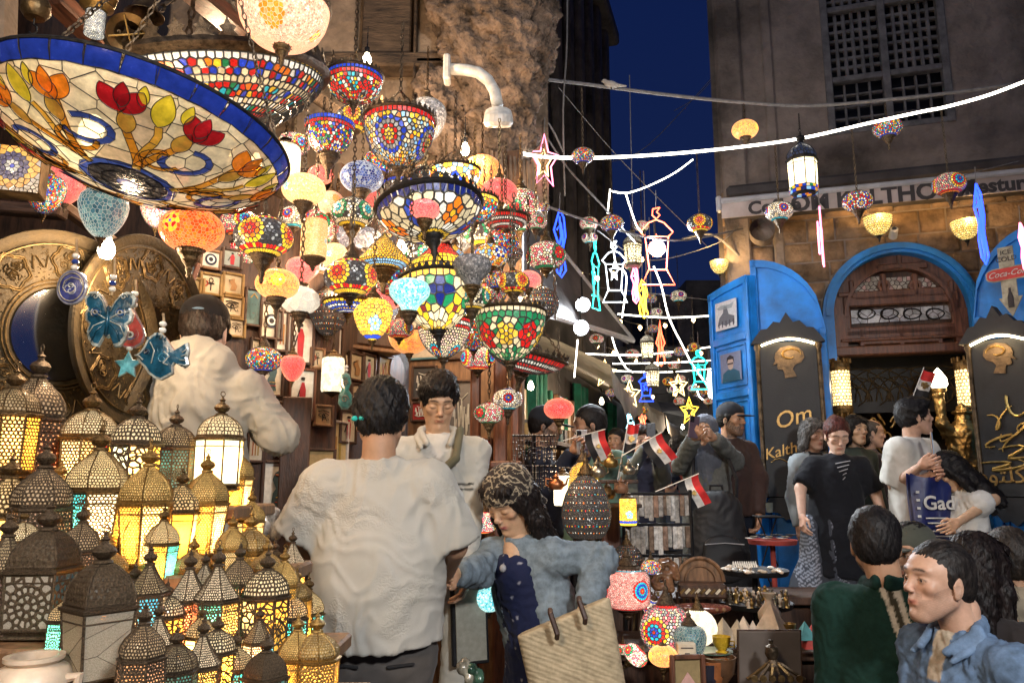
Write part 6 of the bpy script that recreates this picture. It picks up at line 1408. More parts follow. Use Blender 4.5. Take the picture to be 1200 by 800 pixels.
LN = [ # kind, u, foot v, body width px, depth, light, label
 ('dark',30,590,74,2.15,.25,'tall dark fretted lantern with long spire in front of the brass tray'),
 ('grand',6,560,60,1.95,.9,'amber glowing lantern cut by the edge above the first tier'),
 ('grand_red',97,590,62,2.1,1.0,'domed brass lantern with red and amber honeycomb panes'),
 ('script',153,590,56,2.05,1.1,'domed lantern whose lit panes carry black calligraphy'),
 ('teal',200,585,48,2.2,.25,'round topped dark lantern with teal honeycomb panes'),
 ('stripe',254,575,52,2.2,1.0,'lantern with pale yellow and turquoise striped glass against the white hoodie'),
 ('gold_teal',105,668,66,1.85,1.1,'glowing onion topped lantern with turquoise and white panes'),
 ('gold',165,668,60,1.85,1.3,'bright gold lantern with pointed arch panes beside the turquoise one'),
 ('amber',207,660,46,1.95,1.0,'lantern with plain orange glass, middle of the gold row'),
 ('gold',236,655,50,2.0,1.2,'gold lantern with arched panes nearest the embroidered shirt man'),
 ('dark',38,690,64,1.75,.15,'dark arched metal lantern standing below the spired one'),
 ('amber',-2,690,60,1.8,1.0,'amber lantern at the frame edge on the second tier'),
 ('square',44,745,72,1.5,.0,'square metal lantern with white star latticed pane'),
 ('blue',-4,752,58,1.5,.0,'blue grey lantern at the edge beside the square one'),
 ('dark',87,715,46,1.7,.15,'small dome lantern with red and green studded top'),
 ('yellow',120,722,42,1.75,.35,'narrow yellow brass lantern behind the big pale one'),
 ('white',108,805,74,1.35,.0,'large pale alabaster glass lantern with fretted dark dome'),
 ('blue',168,760,46,1.55,.5,'lantern with bright blue and pink panes and pointed roof'),
 ('dark',150,775,42,1.6,.2,'black fretted lantern just behind the blue one'),
 ('cone',216,765,46,1.65,.8,'conical roofed lantern with a warm arched light'),
 ('cone',249,770,50,1.6,.7,'conical lantern with rose and green filigree glass'),
 ('yellow',222,712,36,1.85,.4,'low yellow brass lantern between the gold row and the cones'),
 ('yellow',262,705,34,1.9,.5,'small gold lantern with wire handle by the shirt sleeve'),
 ('yellow',290,700,44,1.95,.5,'taller gold fretted lantern with curled wire hook'),
 ('square',320,690,26,2.2,.2,'little square lantern with reddish fretwork by the elbow'),
 ('script',308,768,50,1.7,1.2,'star dotted lantern shining white through black fretwork'),
 ('tealrings',335,780,42,1.75,.8,'lantern with turquoise ring patterned panes'),
 ('gold_teal',358,772,34,1.85,.9,'slim lantern with sea green pane and glowing white collar'),
 ('dark',276,745,40,1.75,.6,'dark arched lantern with small yellow round windows'),
 ('yellow',368,830,48,1.5,.5,'gold fretted lantern low in front of the grey trousers'),
 ('square',308,845,46,1.4,.1,'short lantern with salmon and grey tall panes'),
 ('dark',160,850,52,1.25,.1,'dark lantern with bulbous brass neck at the bottom edge'),
 ('teal',200,850,46,1.35,.1,'silvery cone topped lantern at the bottom edge'),
 ('cone',232,840,44,1.4,.5,'net roofed lantern at the bottom edge with green light'),
 ('tealrings',272,835,38,1.5,.5,'small turquoise lantern at the bottom edge'),
 ('teal',12,628,40,2.0,.2,'small green grey lantern between the tiers'),
 ('gold',125,600,36,2.35,.9,'small gold lantern half hidden behind the calligraphy one'),
 ('gold',292,650,30,2.2,.7,'low gold lantern behind the wire handled one'),
 ('cone',340,700,30,2.1,.5,'small cone roofed lantern next to the white figurine'),
 ('yellow',190,700,34,1.95,.6,'yellow lantern in the gap behind the blue one'),
 ('gold',272,612,40,2.25,1.0,'gold arched lantern right beside the striped glass one'),
 ('grand',135,640,44,2.0,1.0,'amber honeycomb lantern wedged between turquoise and gold ones'),
 ('yellow',58,700,38,1.8,.5,'small yellow lantern peeping between two dark ones'),
 ('gold_teal',186,690,34,1.82,.9,'little turquoise and white lantern under the gold row'),
 ('amber',130,745,30,1.66,.8,'tiny amber lantern left of the blue paned one'),
 ('gold',330,735,34,1.75,.9,'small gold arched lantern over the turquoise ringed one'),
 ('script',190,775,38,1.58,.9,'small lit calligraphy lantern between blue and cone lanterns'),
 ('cone',236,730,32,1.7,.8,'small cone roofed lantern with amber light behind the two cones'),
 ('gold',268,690,32,1.88,.9,'little gold lantern behind the curled wire hook'),
 ('grand_red',20,690,40,1.7,.8,'red and amber lantern low at the street edge'),
 ('tealrings',72,775,36,1.42,.7,'turquoise ringed lantern behind the alabaster pot'),
 ('yellow',310,710,34,1.85,.6,'gold fretted lantern below the little square one'),
 ('gold',345,830,40,1.5,.9,'gold arched lantern cut by the bottom edge near the trousers'),
 ('cone',180,810,40,1.42,.8,'rose glass cone lantern at the bottom edge'),
 ('script',250,820,40,1.46,.9,'calligraphy lantern low between the net roofed and turquoise ones'),
 ('blue',300,800,34,1.55,.7,'blue paned lantern low in front of the star dotted one'),
 ('amber',232,790,30,1.52,.8,'orange lantern low among the cones'),
 ('gold',62,640,40,1.95,.9,'small gold lantern in front of the tall fretted one'),
 ('yellow',345,740,32,1.8,.5,'gold lantern just by the hem of the embroidered shirt'),
 ('teal',98,640,34,2.0,.6,'green glass lantern tucked behind the turquoise and white one'),
]
LH = {'white':1.0}
for kd,u,v,w_,d_,li,lab in LN: lantern(kd,u,v,w_*(1.13 if v > 680 else 1.04),d_,lab,li*3.2)
# tiers the lanterns stand on
tm = mat('tier_cloth',(.16,.10,.06),.9,0,.3,5,.5,60)
def tier(u0,u1,v,d,lab):
    a,b = at(u0,v,d),at(u1,v,d);t = thing('display_shelf',lab,'shelf',((a.x+b.x)/2,d,0));obj('top',MB().box((0,.12,a.z-.02),(b.x-a.x,.34,.035),bev=.006),wood_mid,t)
    for sx in (-1,1): obj('leg',MB().box((sx*(b.x-a.x)*.46,.12,(a.z-.04)/2),(.05,.05,a.z-.04),bev=.005),wood_dark,t)
tier(-120,285,592,2.1,'topmost board the big domed lanterns stand on');tier(-120,330,670,1.85,'board carrying the row of gold lanterns');tier(-120,330,722,1.72,'board under the small yellow lanterns');tier(-120,378,772,1.62,'board carrying the cone roofed lanterns');tier(-120,120,752,1.45,'board under the square lantern');tier(-60,400,852,1.3,'lowest board at the bottom edge')
pot = thing('alabaster_pot','pale alabaster pot with two lugs at the bottom corner','pot',at(38,795,1.3));obj('body',smooth_by(MB().lathe([(.03,-.06),(.055,-.03),(.06,0),(.05,.018),(.036,.024),(.044,.03),(.044,.036),(.034,.036),(.03,.0)],24).mesh()),mat('alabaster',(.62,.5,.38),.35,0,.3,9,.2,30,sss=.2),pot)
for s in (-1,1): obj('handle',MB().tube([(s*.05,0,.0),(s*.074,0,.004),(s*.07,0,-.02),(s*.055,0,-.03)],.009,8),mat('alabaster'),pot)
def spline(pts,n=6):
    out = [];P = [pts[0]] + list(pts) + [pts[-1]]
    for i in range(1,len(P)-2):
        for k in range(n):
            t = k/n;a,b,c,d = P[i-1],P[i],P[i+1],P[i+2]
            out.append(.5*((2*b) + (c-a)*t + (2*a-5*b+4*c-d)*t*t + (3*b-a-3*c+d)*t**3))
    return out + [pts[-1]]
# ---------------------------------------------------------------- the alley behind
al = thing('alley_house','dark tall stone house with upright ribs rising behind the corbel','building',at(618,560,9.0) * Vector((1,1,0)) if False else (at(618,560,9).x,9.0,0))
p1 = at(722,560,15);L = math.hypot(p1.x-at(618,560,9).x,6);ya = math.atan2(6,p1.x-at(618,560,9).x);al.rotation_euler = (0,0,ya)
obj('wall',MB().box((L/2,.4,6.2),(L,.8,12.4)),stone_dark,al)
for k in range(7): obj('pilaster',MB().box((.5+k*L/7.2,-.06,7.6),(.34,.14,7.0-.25*(k%3)),bev=.04),stone_dark,al)
for k in range(4): obj('window',MB().box((1.0+k*L/4.4,-.02,6.3),(.5,.06,1.4),bev=.02),mat('dark_window'),al)
obj('cornice',MB().box((L/2,-.14,11.0),(L,.3,.3),bev=.05),stone_dark,al)
gr = thing('shop_row','row of small alley shops with green curtains and sagging tan awnings','shop',(at(548,560,5.9).x,5.9,.1));q1 = at(765,560,19);gx,gy = q1.x-at(548,560,5.9).x,13.1;gr.rotation_euler = (0,0,math.atan2(gy,gx));GLn = math.hypot(gx,gy)
obj('wall',MB().box((GLn/2,.3,1.9),(GLn,.3,3.8)),mat('shop_wall',(.10,.085,.07),.9,0,.4,2,.5,12),gr)
gcur = mat('green_curtain',(.012,.16,.09),.85,0,.3,6,.3,40)
def curtain(parent,x0,x1,z0,z1,m,name='curtain',y=0.05,k=22,amp=.05):
    mb = MB();n = k*2;vs = []
    for i in range(n+1):
        x = x0+(x1-x0)*i/n
        for z in (z0,(z0+z1)/2,z1): vs.append((x,y+amp*math.sin(i*1.35)+.02*math.sin(i*.5+z),z))
    mb.add(vs,[(3*i+j,3*i+3+j,3*i+4+j,3*i+1+j) for i in range(n) for j in range(2)]);mb.sm = True;return obj(name,mb,m,parent)
for x0,x1,z1 in ((.1,1.0,2.75),(2.0,2.7,2.9),(4.4,5.2,3.0),(7.2,7.9,3.0)): curtain(gr,x0,x1,.5,z1,gcur,k=10)
awc = mat('tan_awning',(.32,.27,.20),.9,0,.35,2.5,.5,25)
for x0,x1 in ((1.0,3.3),(3.5,6.2),(6.5,9.5),(9.8,13)):
    mb = MB();n = 12;vs = []
    for i in range(n+1):
        x = x0+(x1-x0)*i/n;s_ = .10*math.sin(PI*i/n)*(1+.3*math.sin(i*2))
        vs += [(x,.1,3.15),(x,-.5,2.95-s_),(x,-.95,2.72-s_*1.4),(x,-.97,2.5-s_*1.5)]
    mb.add(vs,[(4*i+j,4*i+4+j,4*i+5+j,4*i+1+j) for i in range(n) for j in range(3)]);mb.sm = True;obj('awning',mb,awc,gr)
for k in range(9): obj('window',MB().box((1.2+k*.42,.1,2.35),(.22,.05,.6),bev=.01),mat('warm_window',(.3,.2,.1),.4,0,.2,5,0,emis=(.9,.55,.25),es=.35),gr);obj('shutter',MB().box((1.2+k*.42+.16,.08,2.3),(.07,.08,.9),bev=.01),[gcur,wood_mid][k % 2],gr)
for k in range(5): obj('shelf_board',MB().box((6.5,-.1,.7+k*.35),(11,.3,.04)),wood_dark,gr)
mb = MB()
for k in range(260): mb.box((random.uniform(1,12.5),-.12+random.uniform(-.08,.08),.78+.35*random.randrange(5)),(random.uniform(.05,.14),.1,random.uniform(.08,.24)),col=random.choice([(.12,.02,.02),(.2,.15,.1),(.03,.1,.1),DRK,(.1,.06,.03),(.16,.1,.03),DRK]))
obj('wares',mb,attr_matte,gr,kind='stuff')
fb = thing('far_building','dark flat roofed houses closing the alley behind the light figures','building',(at(790,560,21).x,21,0));zr = at(790,338,21).z
for k,(x,w_,h_) in enumerate(((-2.6,2.4,zr+.7),(-.5,2.2,zr-.3),(1.9,2.8,zr+.2))):
    obj('wall',MB().box((x,.3*k,h_/2),(w_,1.5,h_)),[plaster,stone_dark,mat('shop_wall')][k],fb)
    for j in range(3):
        for i in range(2): obj('window',MB().box((x-w_*.2+i*w_*.4,.3*k-.76,h_-1.0-j*1.3),(.4,.05,.7),bev=.01),mat('warm_window') if (i+j+k) % 3 == 0 else mat('dark_window'),fb)
for k,(pts,lab) in enumerate((([(690,352,9),(750,380,10),(836,366,10)],'string of tiny warm bulbs above the level ropes'),([(700,402,11),(770,424,12),(840,404,12)],'string of tiny warm bulbs behind the slender brass lantern'),([(695,440,12),(765,462,13),(838,446,13)],'string of tiny warm bulbs behind the gold stars'),([(645,300,8),(700,322,9),(752,300,9)],'string of tiny warm bulbs under the teal lantern outline'))):
    P = spline([at(*q) for q in pts]);t = thing('string_lights',lab,'string lights');obj('wire',MB().tube(P,.006,4),iron,t);mb = MB();[mb.lathe([(0,-.045),(.028,-.01),(.02,.02),(0,.03)],6,q - Vector((0,0,.04))) for q in P[::2]];obj('bulbs',mb,neon('tiny_bulb',(1,.62,.25),9),t,kind='stuff')
cn = thing('dark_canopy','dark sloping cloth canopy hung over the alley below the corbel','canopy',(0,0,0));P_ = [at(596,262,6.0),at(660,300,7.4),at(742,402,8.6),at(640,372,6.6),at(592,352,6.0)]
mb = MB();mb.add([p for p in P_] + [p+Vector((0,0,.05)) for p in P_],[(0,1,2,3,4),(9,8,7,6,5)] + [(i,(i+1)%5,5+(i+1)%5,5+i) for i in range(5)]);obj('cloth',mb,mat('dark_canopy'),cn)
mb = MB();[mb.tube([P_[i]+Vector((0,0,.03)),P_[(i+1)%5]+Vector((0,0,.03))],.03,6) for i in (1,2,3)];obj('pole',mb,mat('grey_rail'),cn)
fs = thing('far_shop','distant lit shop at the end of the alley with blue cloth and tarpaulins','shop',(at(775,560,17).x,17,.4))
obj('wall',MB().box((0,.4,2.2),(4.4,.3,4.4)),mat('shop_wall'),fs)
for k in range(5): curtain(fs,-2.1+k*.8,-1.4+k*.8,1.2,2.1,mat('cloth_%d' % k,[(.03,.1,.35),(.25,.2,.14),(.05,.2,.2),(.3,.05,.05),(.2,.2,.22)][k],.8),'hung_cloth',0,6)
for k,(x,z,w_) in enumerate(((-.8,2.6,1.6),(.9,2.8,1.8),(.2,2.25,1.2))):
    mb = MB();mb.add([(x-w_/2,.2,z+.35),(x+w_/2,.2,z+.25),(x+w_/2+.1,-.9,z-.1),(x,-1.0,z-.22),(x-w_/2-.1,-.9,z+.02)],[(0,1,2,3,4)]);obj('tarpaulin',mb,awc,fs)
for x,z,L_ in ((-.3,2.15,.9),(1.1,2.35,.8),(.5,1.8,.7)): obj('tube_light',MB().tube([(x-L_/2,-.6,z),(x+L_/2,-.6,z)],.03,6),neon('tube_white',(.85,.95,1),5),fs)
mb = MB()
for k in range(150): mb.box((random.uniform(-2,2),-.1,random.uniform(.2,2.1)),(random.uniform(.05,.2),.1,random.uniform(.05,.3)),col=random.choice([(.2,.03,.03),(.3,.24,.18),(.05,.2,.2),DRK,(.2,.12,.03),(.05,.1,.4),(.12,.12,.15)]))
obj('wares',mb,attr_matte,fs,kind='stuff');lamp_light('far_light',(at(775,560,17).x,15.6,3),30,(.85,.92,1),.2)
# ---------------------------------------------------------------- cables and light ropes
rope_white = neon('rope_light_white',(1,.93,.78),7);wire_m = mat('grey_cable',(.24,.23,.23),.6,0,.2,30,.1);
def cable(name,label,pts,r,m,cat='cable',group=None,seg=6):
    P = [at(u,v,d) for u,v,d in pts];o = obj(name,MB().tube(spline(P),r,seg),m);return tag(o,label,cat,group)
cable('overhead_cable','thick grey cable the dove sits on, slung between the corbel and the cafe',[(626,92,5.0),(680,98,5.2),(780,111,5.5),(868,120,5.6),(950,124,5.6),(1040,117,5.5),(1130,107,5.4),(1210,96,5.3)],.013,wire_m)
cable('rope_light','long bright white rope light sagging across the lane to the cafe',[(612,180,4.6),(640,184,4.8),(700,185,5.0),(790,180,5.1),(870,172,5.2),(940,162,5.2),(1020,144,5.1),(1080,131,5.0),(1110,125,5.0),(1160,111,4.9),(1215,90,4.8)],.0105,rope_white,'rope light')
RP = [([(716,224,6),(735,226,6),(760,218,6.1),(790,203,6.2),(812,187,6.2)],'slack lit rope drooping below the long rope light'),([(715,222,6),(712,250,6)],'short upright lit rope by the bend'),([(733,226,6),(745,262,6.2),(752,272,6.3)],'lit rope slanting toward the large red lantern figure'),
 ([(717,275,7),(722,310,7),(734,324,7),(729,372,7.5)],'lit rope snaking down beside the white lantern figure'),([(766,312,8),(775,335,8),(784,372,8),(800,405,8.5),(812,428,8.5),(832,455,9)],'long lit rope descending right of the large red lantern figure'),
 ([(715,386,9),(722,410,9),(733,430,9),(742,436,9)],'lit rope dropping onto the two gold stars'),([(724,368,8),(780,372,8.2),(834,370,8)],'level lit rope just below the canopy tip'),([(676,414,8),(740,416,8.5),(790,412,9),(836,406,9)],'level lit rope behind the small brass lantern'),
 ([(718,426,10),(780,425,10),(836,422,10)],'second level lit rope above the gold stars'),([(712,434,11),(775,436,11),(836,432,11)],'third level lit rope above the gold stars'),([(677,398,6.5),(675,420,6.5),(673,442,6.5)],'lit rope hanging straight from the floodlights'),([(815,450,10),(820,465,10),(829,470,10)],'short curled lit rope by the blue door')]
for pts,lab in RP: cable('rope_light',lab,pts,.006 + .002*(pts[0][2] > 7),rope_white,'rope light')
CB = [([(615,118,5),(660,190,5.2),(705,240,5.5),(745,285,6)],.008,'cable slanting down behind the pink star'),([(598,168,5),(618,150,5),(640,142,5),(660,178,5.2)],.008,'looped cable end by the corbel'),([(598,172,5),(617,182,5),(640,186,5)],.008,'tail of the rope light tied to the corbel'),
 ([(665,-10,5),(664,60,5),(660,130,5),(662,230,5.2)],.006,'upright wire running down past the pink star'),([(636,240,5),(700,262,5.3),(790,282,6),(870,268,7)],.009,'low cable under the small hanging globes'),([(700,270,6),(760,305,7),(840,285,7.2),(868,262,7.3)],.005,'thin wire sagging behind the lantern figures'),
 ([(842,83,12),(760,170,12),(715,190,12)],.006,'faint wire crossing the night sky upward'),([(862,60,12),(820,110,12),(790,130,12)],.005,'short faint wire in the night sky'),([(655,103,6),(730,190,7),(830,290,8)],.004,'thin wire crossing behind the red lantern figure'),([(640,372,6.5),(700,385,8),(736,402,8.6)],.008,'sagging cable under the dark canopy'),
 ([(640,330,8),(730,340,8),(836,352,8)],.005,'thin level wire below the canopy'),([(800,280,7),(835,275,7.2),(866,300,7.3)],.012,'black cable bundle at the awning end'),([(1098,214,5.6),(1150,200,6),(1210,185,6)],.004,'thin wire tied above the awning'),([(1075,288,7.0),(1110,303,6.9),(1146,320,6.8),(1158,322,6.8)],.009,'twisted pale cable hanging across the doorway arch')]
for pts,r,lab in CB: cable('wire',lab,pts,r,wire_m,'wire',seg=5)
# ---------------------------------------------------------------- small lamps over the lane
ST = [(683,183,27,4.9,'multi',103,'red and blue mosaic globe in front of the rope light'),(873,152,30,5.4,'crackle_amber',122,'yellow mosaic globe with dark star right under the cable'),(1040,150,33,5.3,'multi',120,'orange mosaic globe before the latticed window'),
 (913,248,32,5.3,'star_blue',170,'white and blue beaded globe before the awning start'),(1005,236,34,5.1,'rb_arch',148,'green and red patterned globe before the awning lettering'),(1112,216,37,4.9,'flower_multi',126,'pink and blue mosaic globe before the awning'),
 (820,262,30,5.6,'star_ry',180,'gold flowered globe beside the awning end'),(717,262,28,5.4,'multi',186,'speckled globe hanging in the bend of the lit rope'),(690,262,22,6.2,'flower_red',190,'red petalled globe left of the bend'),(691,279,19,6.6,'star_blue',200,'tiny beaded globe beneath the red petalled one'),
 (628,262,24,5.0,'star_ry',190,'globe lamp hanging off the shop corner at the lane'),(752,265,18,6.8,'flower_red',200,'red globe behind the large red lantern figure'),(741,309,22,7.0,'flower_red',250,'small red globe over the pink drop sign')]
for u,v,w_,d_,ds_,vt,lab in ST: lamp(u,v,w_,d_,'oval',ds_,lab,1 if ds_ != 'crackle_amber' else 2,'cup',group='lamps hanging over the lane',topz=at(u,vt,d_).z,mb_=bronze_old)
PL = ['nearest the floodlights','beside the tall red figure','under the level lit rope','left of the brass lantern','right of the brass lantern','by the upper gold star','over the blue lantern figure','close to the blue door','low beside the yellow star','between the two gold stars','above the teal figure','farthest down the alley']
for k,(u,v,w_) in enumerate(((699,397,15),(683,423,15),(762,350,14),(795,347,17),(741,415,15),(813,407,13),(797,412,14),(781,415,12),(790,428,13),(705,448,13),(716,460,12),(735,444,13),(797,444,12),(783,447,12),(820,460,14),(812,455,11),(796,470,12),(828,458,10),(765,385,12),(788,456,12),(830,470,10),(754,480,10),(700,358,12),(769,366,13))):
    ds_ = ['flower_red','star_ry','multi','star_blue'][k % 4];lamp(u,v,w_*1.15,8+(k % 5)*.8,'oval',ds_,'%s small globe %s, %s' % (['red flowered','dark starred','many coloured','blue and white'][k % 4],PL[k % 12],['hung high','hung on a short chain','half hidden among ropes'][k//8]),1,'cup',group='small globes deep in the alley',chain=.5,mb_=bronze_old)
def straw(u,v,w_,d_,lab,onfac=True):
    t = lamp(u,v,w_,d_,'deep','straw',lab,2,None,name='straw_wall_lamp',cat='wall lamp',group='straw lamps on the cafe wall',chain=0);p = t.location;obj('bracket',MB().tube([(0,0,.5),(0,.5,.8),(.2,1.6,.9)],.05,5),iron,t);t.rotation_euler = (0,0,FYAW);obj('tip',lm(('fin',.2,'i'),lambda: finial(.2)),iron,t,(0,0,-.85));lamp_light('bulb_light',p + FN*.12 + Vector((0,0,.06)),9.0,(1,.62,.25),.05)
straw(1029,263,32,6.75,'glowing straw bowl lamp over the top of the doorway arch');straw(1132,268,32,6.45,'glowing straw bowl lamp behind the blue light figure');straw(843,312,22,7.3,'small straw lamp at the corner beside the blue door')
wl = thing('spotlight','small grey spotlight beside the straw bowl lamp','spotlight',at(1047,273,6.75),FYAW);obj('barrel',smooth_by(MB().lathe([(.02,.06),(.035,.05),(.04,-.05),(.036,-.05),(.03,-.02)],12,M=Matrix.Rotation(1.1,4,'X')).mesh()),mat('grey_rail'),wl)
wl = thing('wall_drum','round grey drum fixed to the stones under the awning','speaker',at(893,272,7.0),FYAW);obj('drum',smooth_by(MB().lathe([(0,-.1),(.1,-.1),(.115,-.07),(.115,.1)],20,M=Matrix.Rotation(PI/2-.0,4,'X')).mesh()),plaster,wl)
hl = lantern_proto('hang',8,1,1.9,1.0,.95,'onion',1.2,'plain',[(.85,.78,.55)],.3,iron,glass_glow,dcol=(.03,.04,.08),skirt=False);LANT['hang'] = hl
LANT['hangy'] = lantern_proto('hangy',6,1,2.1,1.0,.8,'onion',1.0,'filigree',[(.8,.7,.45)],.3,bronze_old,glass_glow,dcol=(.3,.28,.22))
t = lantern('hang',942,222,34,5.2,'eight sided hanging lantern with white panes and coloured glass band',3,(1,.85,.6),rot=.2);m = MB()
for k in range(24): a = 2*PI*k/24;m.box((.93*math.cos(a),.93*math.sin(a),.02),(.06,.2,.16),Matrix.Rotation(a,3,'Z'),col=[GRN,YEL,BLU,ORA,BLU,CRE][k % 6]);
for k in range(16): a = 2*PI*(k+.5)/16;m.box((.86*math.cos(a),.86*math.sin(a),-.2),(.06,.28,.2),Matrix.Rotation(a,3,'Z'),col=[BLU,AMB,NAV,LBL][k % 4])
obj('coloured_glass',m,glass_mid,t);obj('foot',MB().lathe([(.5,-.42),(.7,-.38),(.74,-.3),(.84,-.3)],16),iron,t);obj('chain',chain_mesh(.3,.016,.003),iron,t,(0,0,5.6)).scale = (8,8,4)
for (u,v,w_,d_,lab) in ((759,422,17,7.0,'slender brass lantern hung over the level ropes'),(765,455,17,8.0,'square caged lantern with lit glass below the slender one'),(742,312,22,6.6,'lit caged lantern left of the great red figure')):
    lantern('hangy',u,v,w_,d_,lab,1.5,(1,.9,.7),group='lanterns hanging in the lane');q = at(u,v-30,d_);tag(obj('hanging_wire',MB().tube([q,q+Vector((.01,0,1.6))],.004,4),wire_m),'thin wire holding the ' + lab,'wire')
# ---------------------------------------------------------------- neon figures
NE = {'red':(1,.12,.05),'pink':(1,.22,.38),'blue':(.02,.07,1),'teal':(.02,.85,.65),'white':(.85,.93,1),'yellow':(1,.62,.05),'ice':(.3,.8,1),'gold':(1,.75,.3)}
def fig(u,v,w_,h_,d,kind,col,lab,yaw=0,es=2.6,inner=None,name='neon_figure',top=22):
    sx,sz = w_*scale_at(u,v,d),h_*scale_at(u,v,d);t = thing(name,lab,'light figure',at(u,v,d),yaw);m_ = neon('neon_'+col,NE[col],es);im = neon('neon_'+inner,NE[inner],2.6) if inner else m_
    st = lambda r0,r1: [(math.sin(k*PI/5)*(r0 if k % 2 == 0 else r1),math.cos(k*PI/5)*(r0 if k % 2 == 0 else r1)) for k in range(10)]
    SH = {'star': [(st(.5,.23),True,0),(st(.27,.13),True,1)],
     'lantern': [([(-.3,.12),(.3,.12),(.22,-.3),(.42,-.5),(-.42,-.5),(-.22,-.3)],True,0),([(-.3,.12),(-.42,.18),(-.2,.3),(0,.34),(.2,.3),(.42,.18),(.3,.12)],False,0),([(.1,.5),(-.08,.48),(-.1,.4),(0,.35),(.1,.4),(.02,.44),(.1,.5)],False,0),([(-.22,-.3),(.22,-.3)],False,1),(st(.16,.07),True,1)],
     'drop': [([(0,.5),(.1,.2),(.3,0),(.12,-.1),(.25,-.4),(0,-.5),(-.25,-.4),(-.12,-.1),(-.3,0),(-.1,.2)],True,0),([(0,.3),(.1,0),(0,-.3),(-.1,0)],True,1)],
     'slab': [([(0,.5),(.3,.38),(.4,.1),(.2,-.1),(.4,-.4),(.1,-.5),(-.2,-.42),(-.3,-.2),(-.1,0),(-.4,.2)],True,0),([(0,.4),(.1,.1),(-.1,-.1),(.1,-.4)],False,0),([(-.2,.2),(.1,.3),(.2,0),(0,-.3)],False,0),([(0,-.45),(.25,-.2),(.2,.2)],False,0)]}[kind]
    r = max(.006,.9*px(d))*(1.25 if kind == 'slab' else 1)
    for pts,cl,ii in SH:
        P = [(x*sx,.0 if not ii else .02,z*sz) for x,z in pts];obj('light_tube',MB().tube(P,r,6,closed=cl),im if ii else m_,t)
    if top: obj('wire',MB().tube([(0,0,sz/2),(.005,0,sz/2+top*px(d))],.003,4),wire_m,t)
    return t
fig(638,190,36,70,4.9,'star','pink','pink outlined star before the start of the rope light',.3,inner='gold');fig(656,285,17,82,5.4,'slab','blue','blue tangled light figure hanging near the shop corner');fig(698,322,20,82,6.2,'lantern','teal','teal lantern outline seen nearly edge on',.9);fig(720,318,34,74,6.4,'lantern','white','white lantern outline behind the teal one')
fig(770,288,46,94,6.0,'lantern','red','large red lantern outline around a glaring white lamp',es=3.5);fig(744,333,10,46,6.8,'slab','pink','short pink upright figure beneath the caged lantern');fig(753,350,14,46,7.2,'slab','yellow','yellow light figure under the large red one');fig(774,402,17,54,7.4,'drop','red','tall red light figure above the stars',es=3)
fig(963,280,16,80,5.2,'star','pink','narrow pink star turned edgewise against the cafe wall',1.1);fig(1149,262,13,98,4.9,'slab','blue','tall blue light figure before the second straw lamp',0,es=3.2);fig(1199,290,8,60,4.6,'slab','pink','pink light figure cut by the frame edge')
fig(709,438,28,34,7.5,'star','gold','pale gold star above the alley awnings',es=3);fig(738,462,28,34,8,'star','gold','tilted pale gold star next to the blue lantern outline',.3,es=3);fig(808,482,22,34,8,'star','yellow','yellow star low by the blue door');fig(795,452,22,28,9,'star','gold','faint gold star behind the yellow star',es=2)
fig(757,453,20,34,8,'lantern','blue','small blue lantern outline between the stars');fig(819,433,24,46,7.6,'lantern','teal','teal lantern outline close to the blue door');fig(739,487,13,28,9,'lantern','ice','small pale blue lantern outline over the glasses wearing man');fig(753,490,14,26,9,'drop','red','small red figure over the glasses wearing man');fig(832,452,8,40,9,'slab','white','white squiggle of light at the blue door edge')
# floodlights
def flood(u,v,d,lab,p,col=(.85,.93,1),aim=(0,-.3,-1),w_=.2):
    q = at(u,v,d);t = thing('floodlight',lab,'floodlight',q);Rm = Vector(aim).to_track_quat('-Y','Z').to_matrix();m = MB().lathe([(0,.05),(w_*.35,.05),(w_*.55,.0),(w_*.52,-.005),(w_*.4,.02)],18,M=(Rm @ Matrix.Rotation(PI/2,3,'X').inverted()).to_4x4());obj('housing',m,mat('grey_rail'),t)
    obj('lens',MB().lathe([(0,-.012),(w_*.3,-.008),(w_*.48,.004),(0,.005)],18,M=(Rm @ Matrix.Rotation(PI/2,3,'X').inverted()).to_4x4()),neon('floodlight_white',(.85,.93,1),40),t);obj('bracket',MB().tube([(0,.04,.05),(0,.08,.2),(.0,.1,.3)],.01,5),iron,t)
    l = bpy.data.lights.new('floodlight_light','SPOT');l.energy = p*3;l.color = col;l.spot_size = 2.3;l.spot_blend = .5;l.shadow_soft_size = .07;lo = bpy.data.objects.new('floodlight_light',l);COL.objects.link(lo);lo.location = q + Vector(aim).normalized()*.06;lo.rotation_euler = (Vector(aim)+Vector((0,0,-.35))).to_track_quat('-Z','Y').to_euler()
flood(681,384,6.6,'glaring white floodlight below the dark canopy',42,aim=(.1,-1,-.3),w_=.13);flood(683,357,7.2,'upper round white floodlight under the canopy',26,aim=(.1,-1,-.5),w_=.14);flood(770,291,6.05,'glaring white lamp inside the large red lantern outline',30,aim=(0,-1,-.25),w_=.13);lamp_light('floodlight_glow',at(770,291,5.9),26,(.80,.90,1),.07)
flood(540,-700,-1.6,'street floodlight behind the viewer on the shop side',1,aim=(0,1,-.3)) if False else None
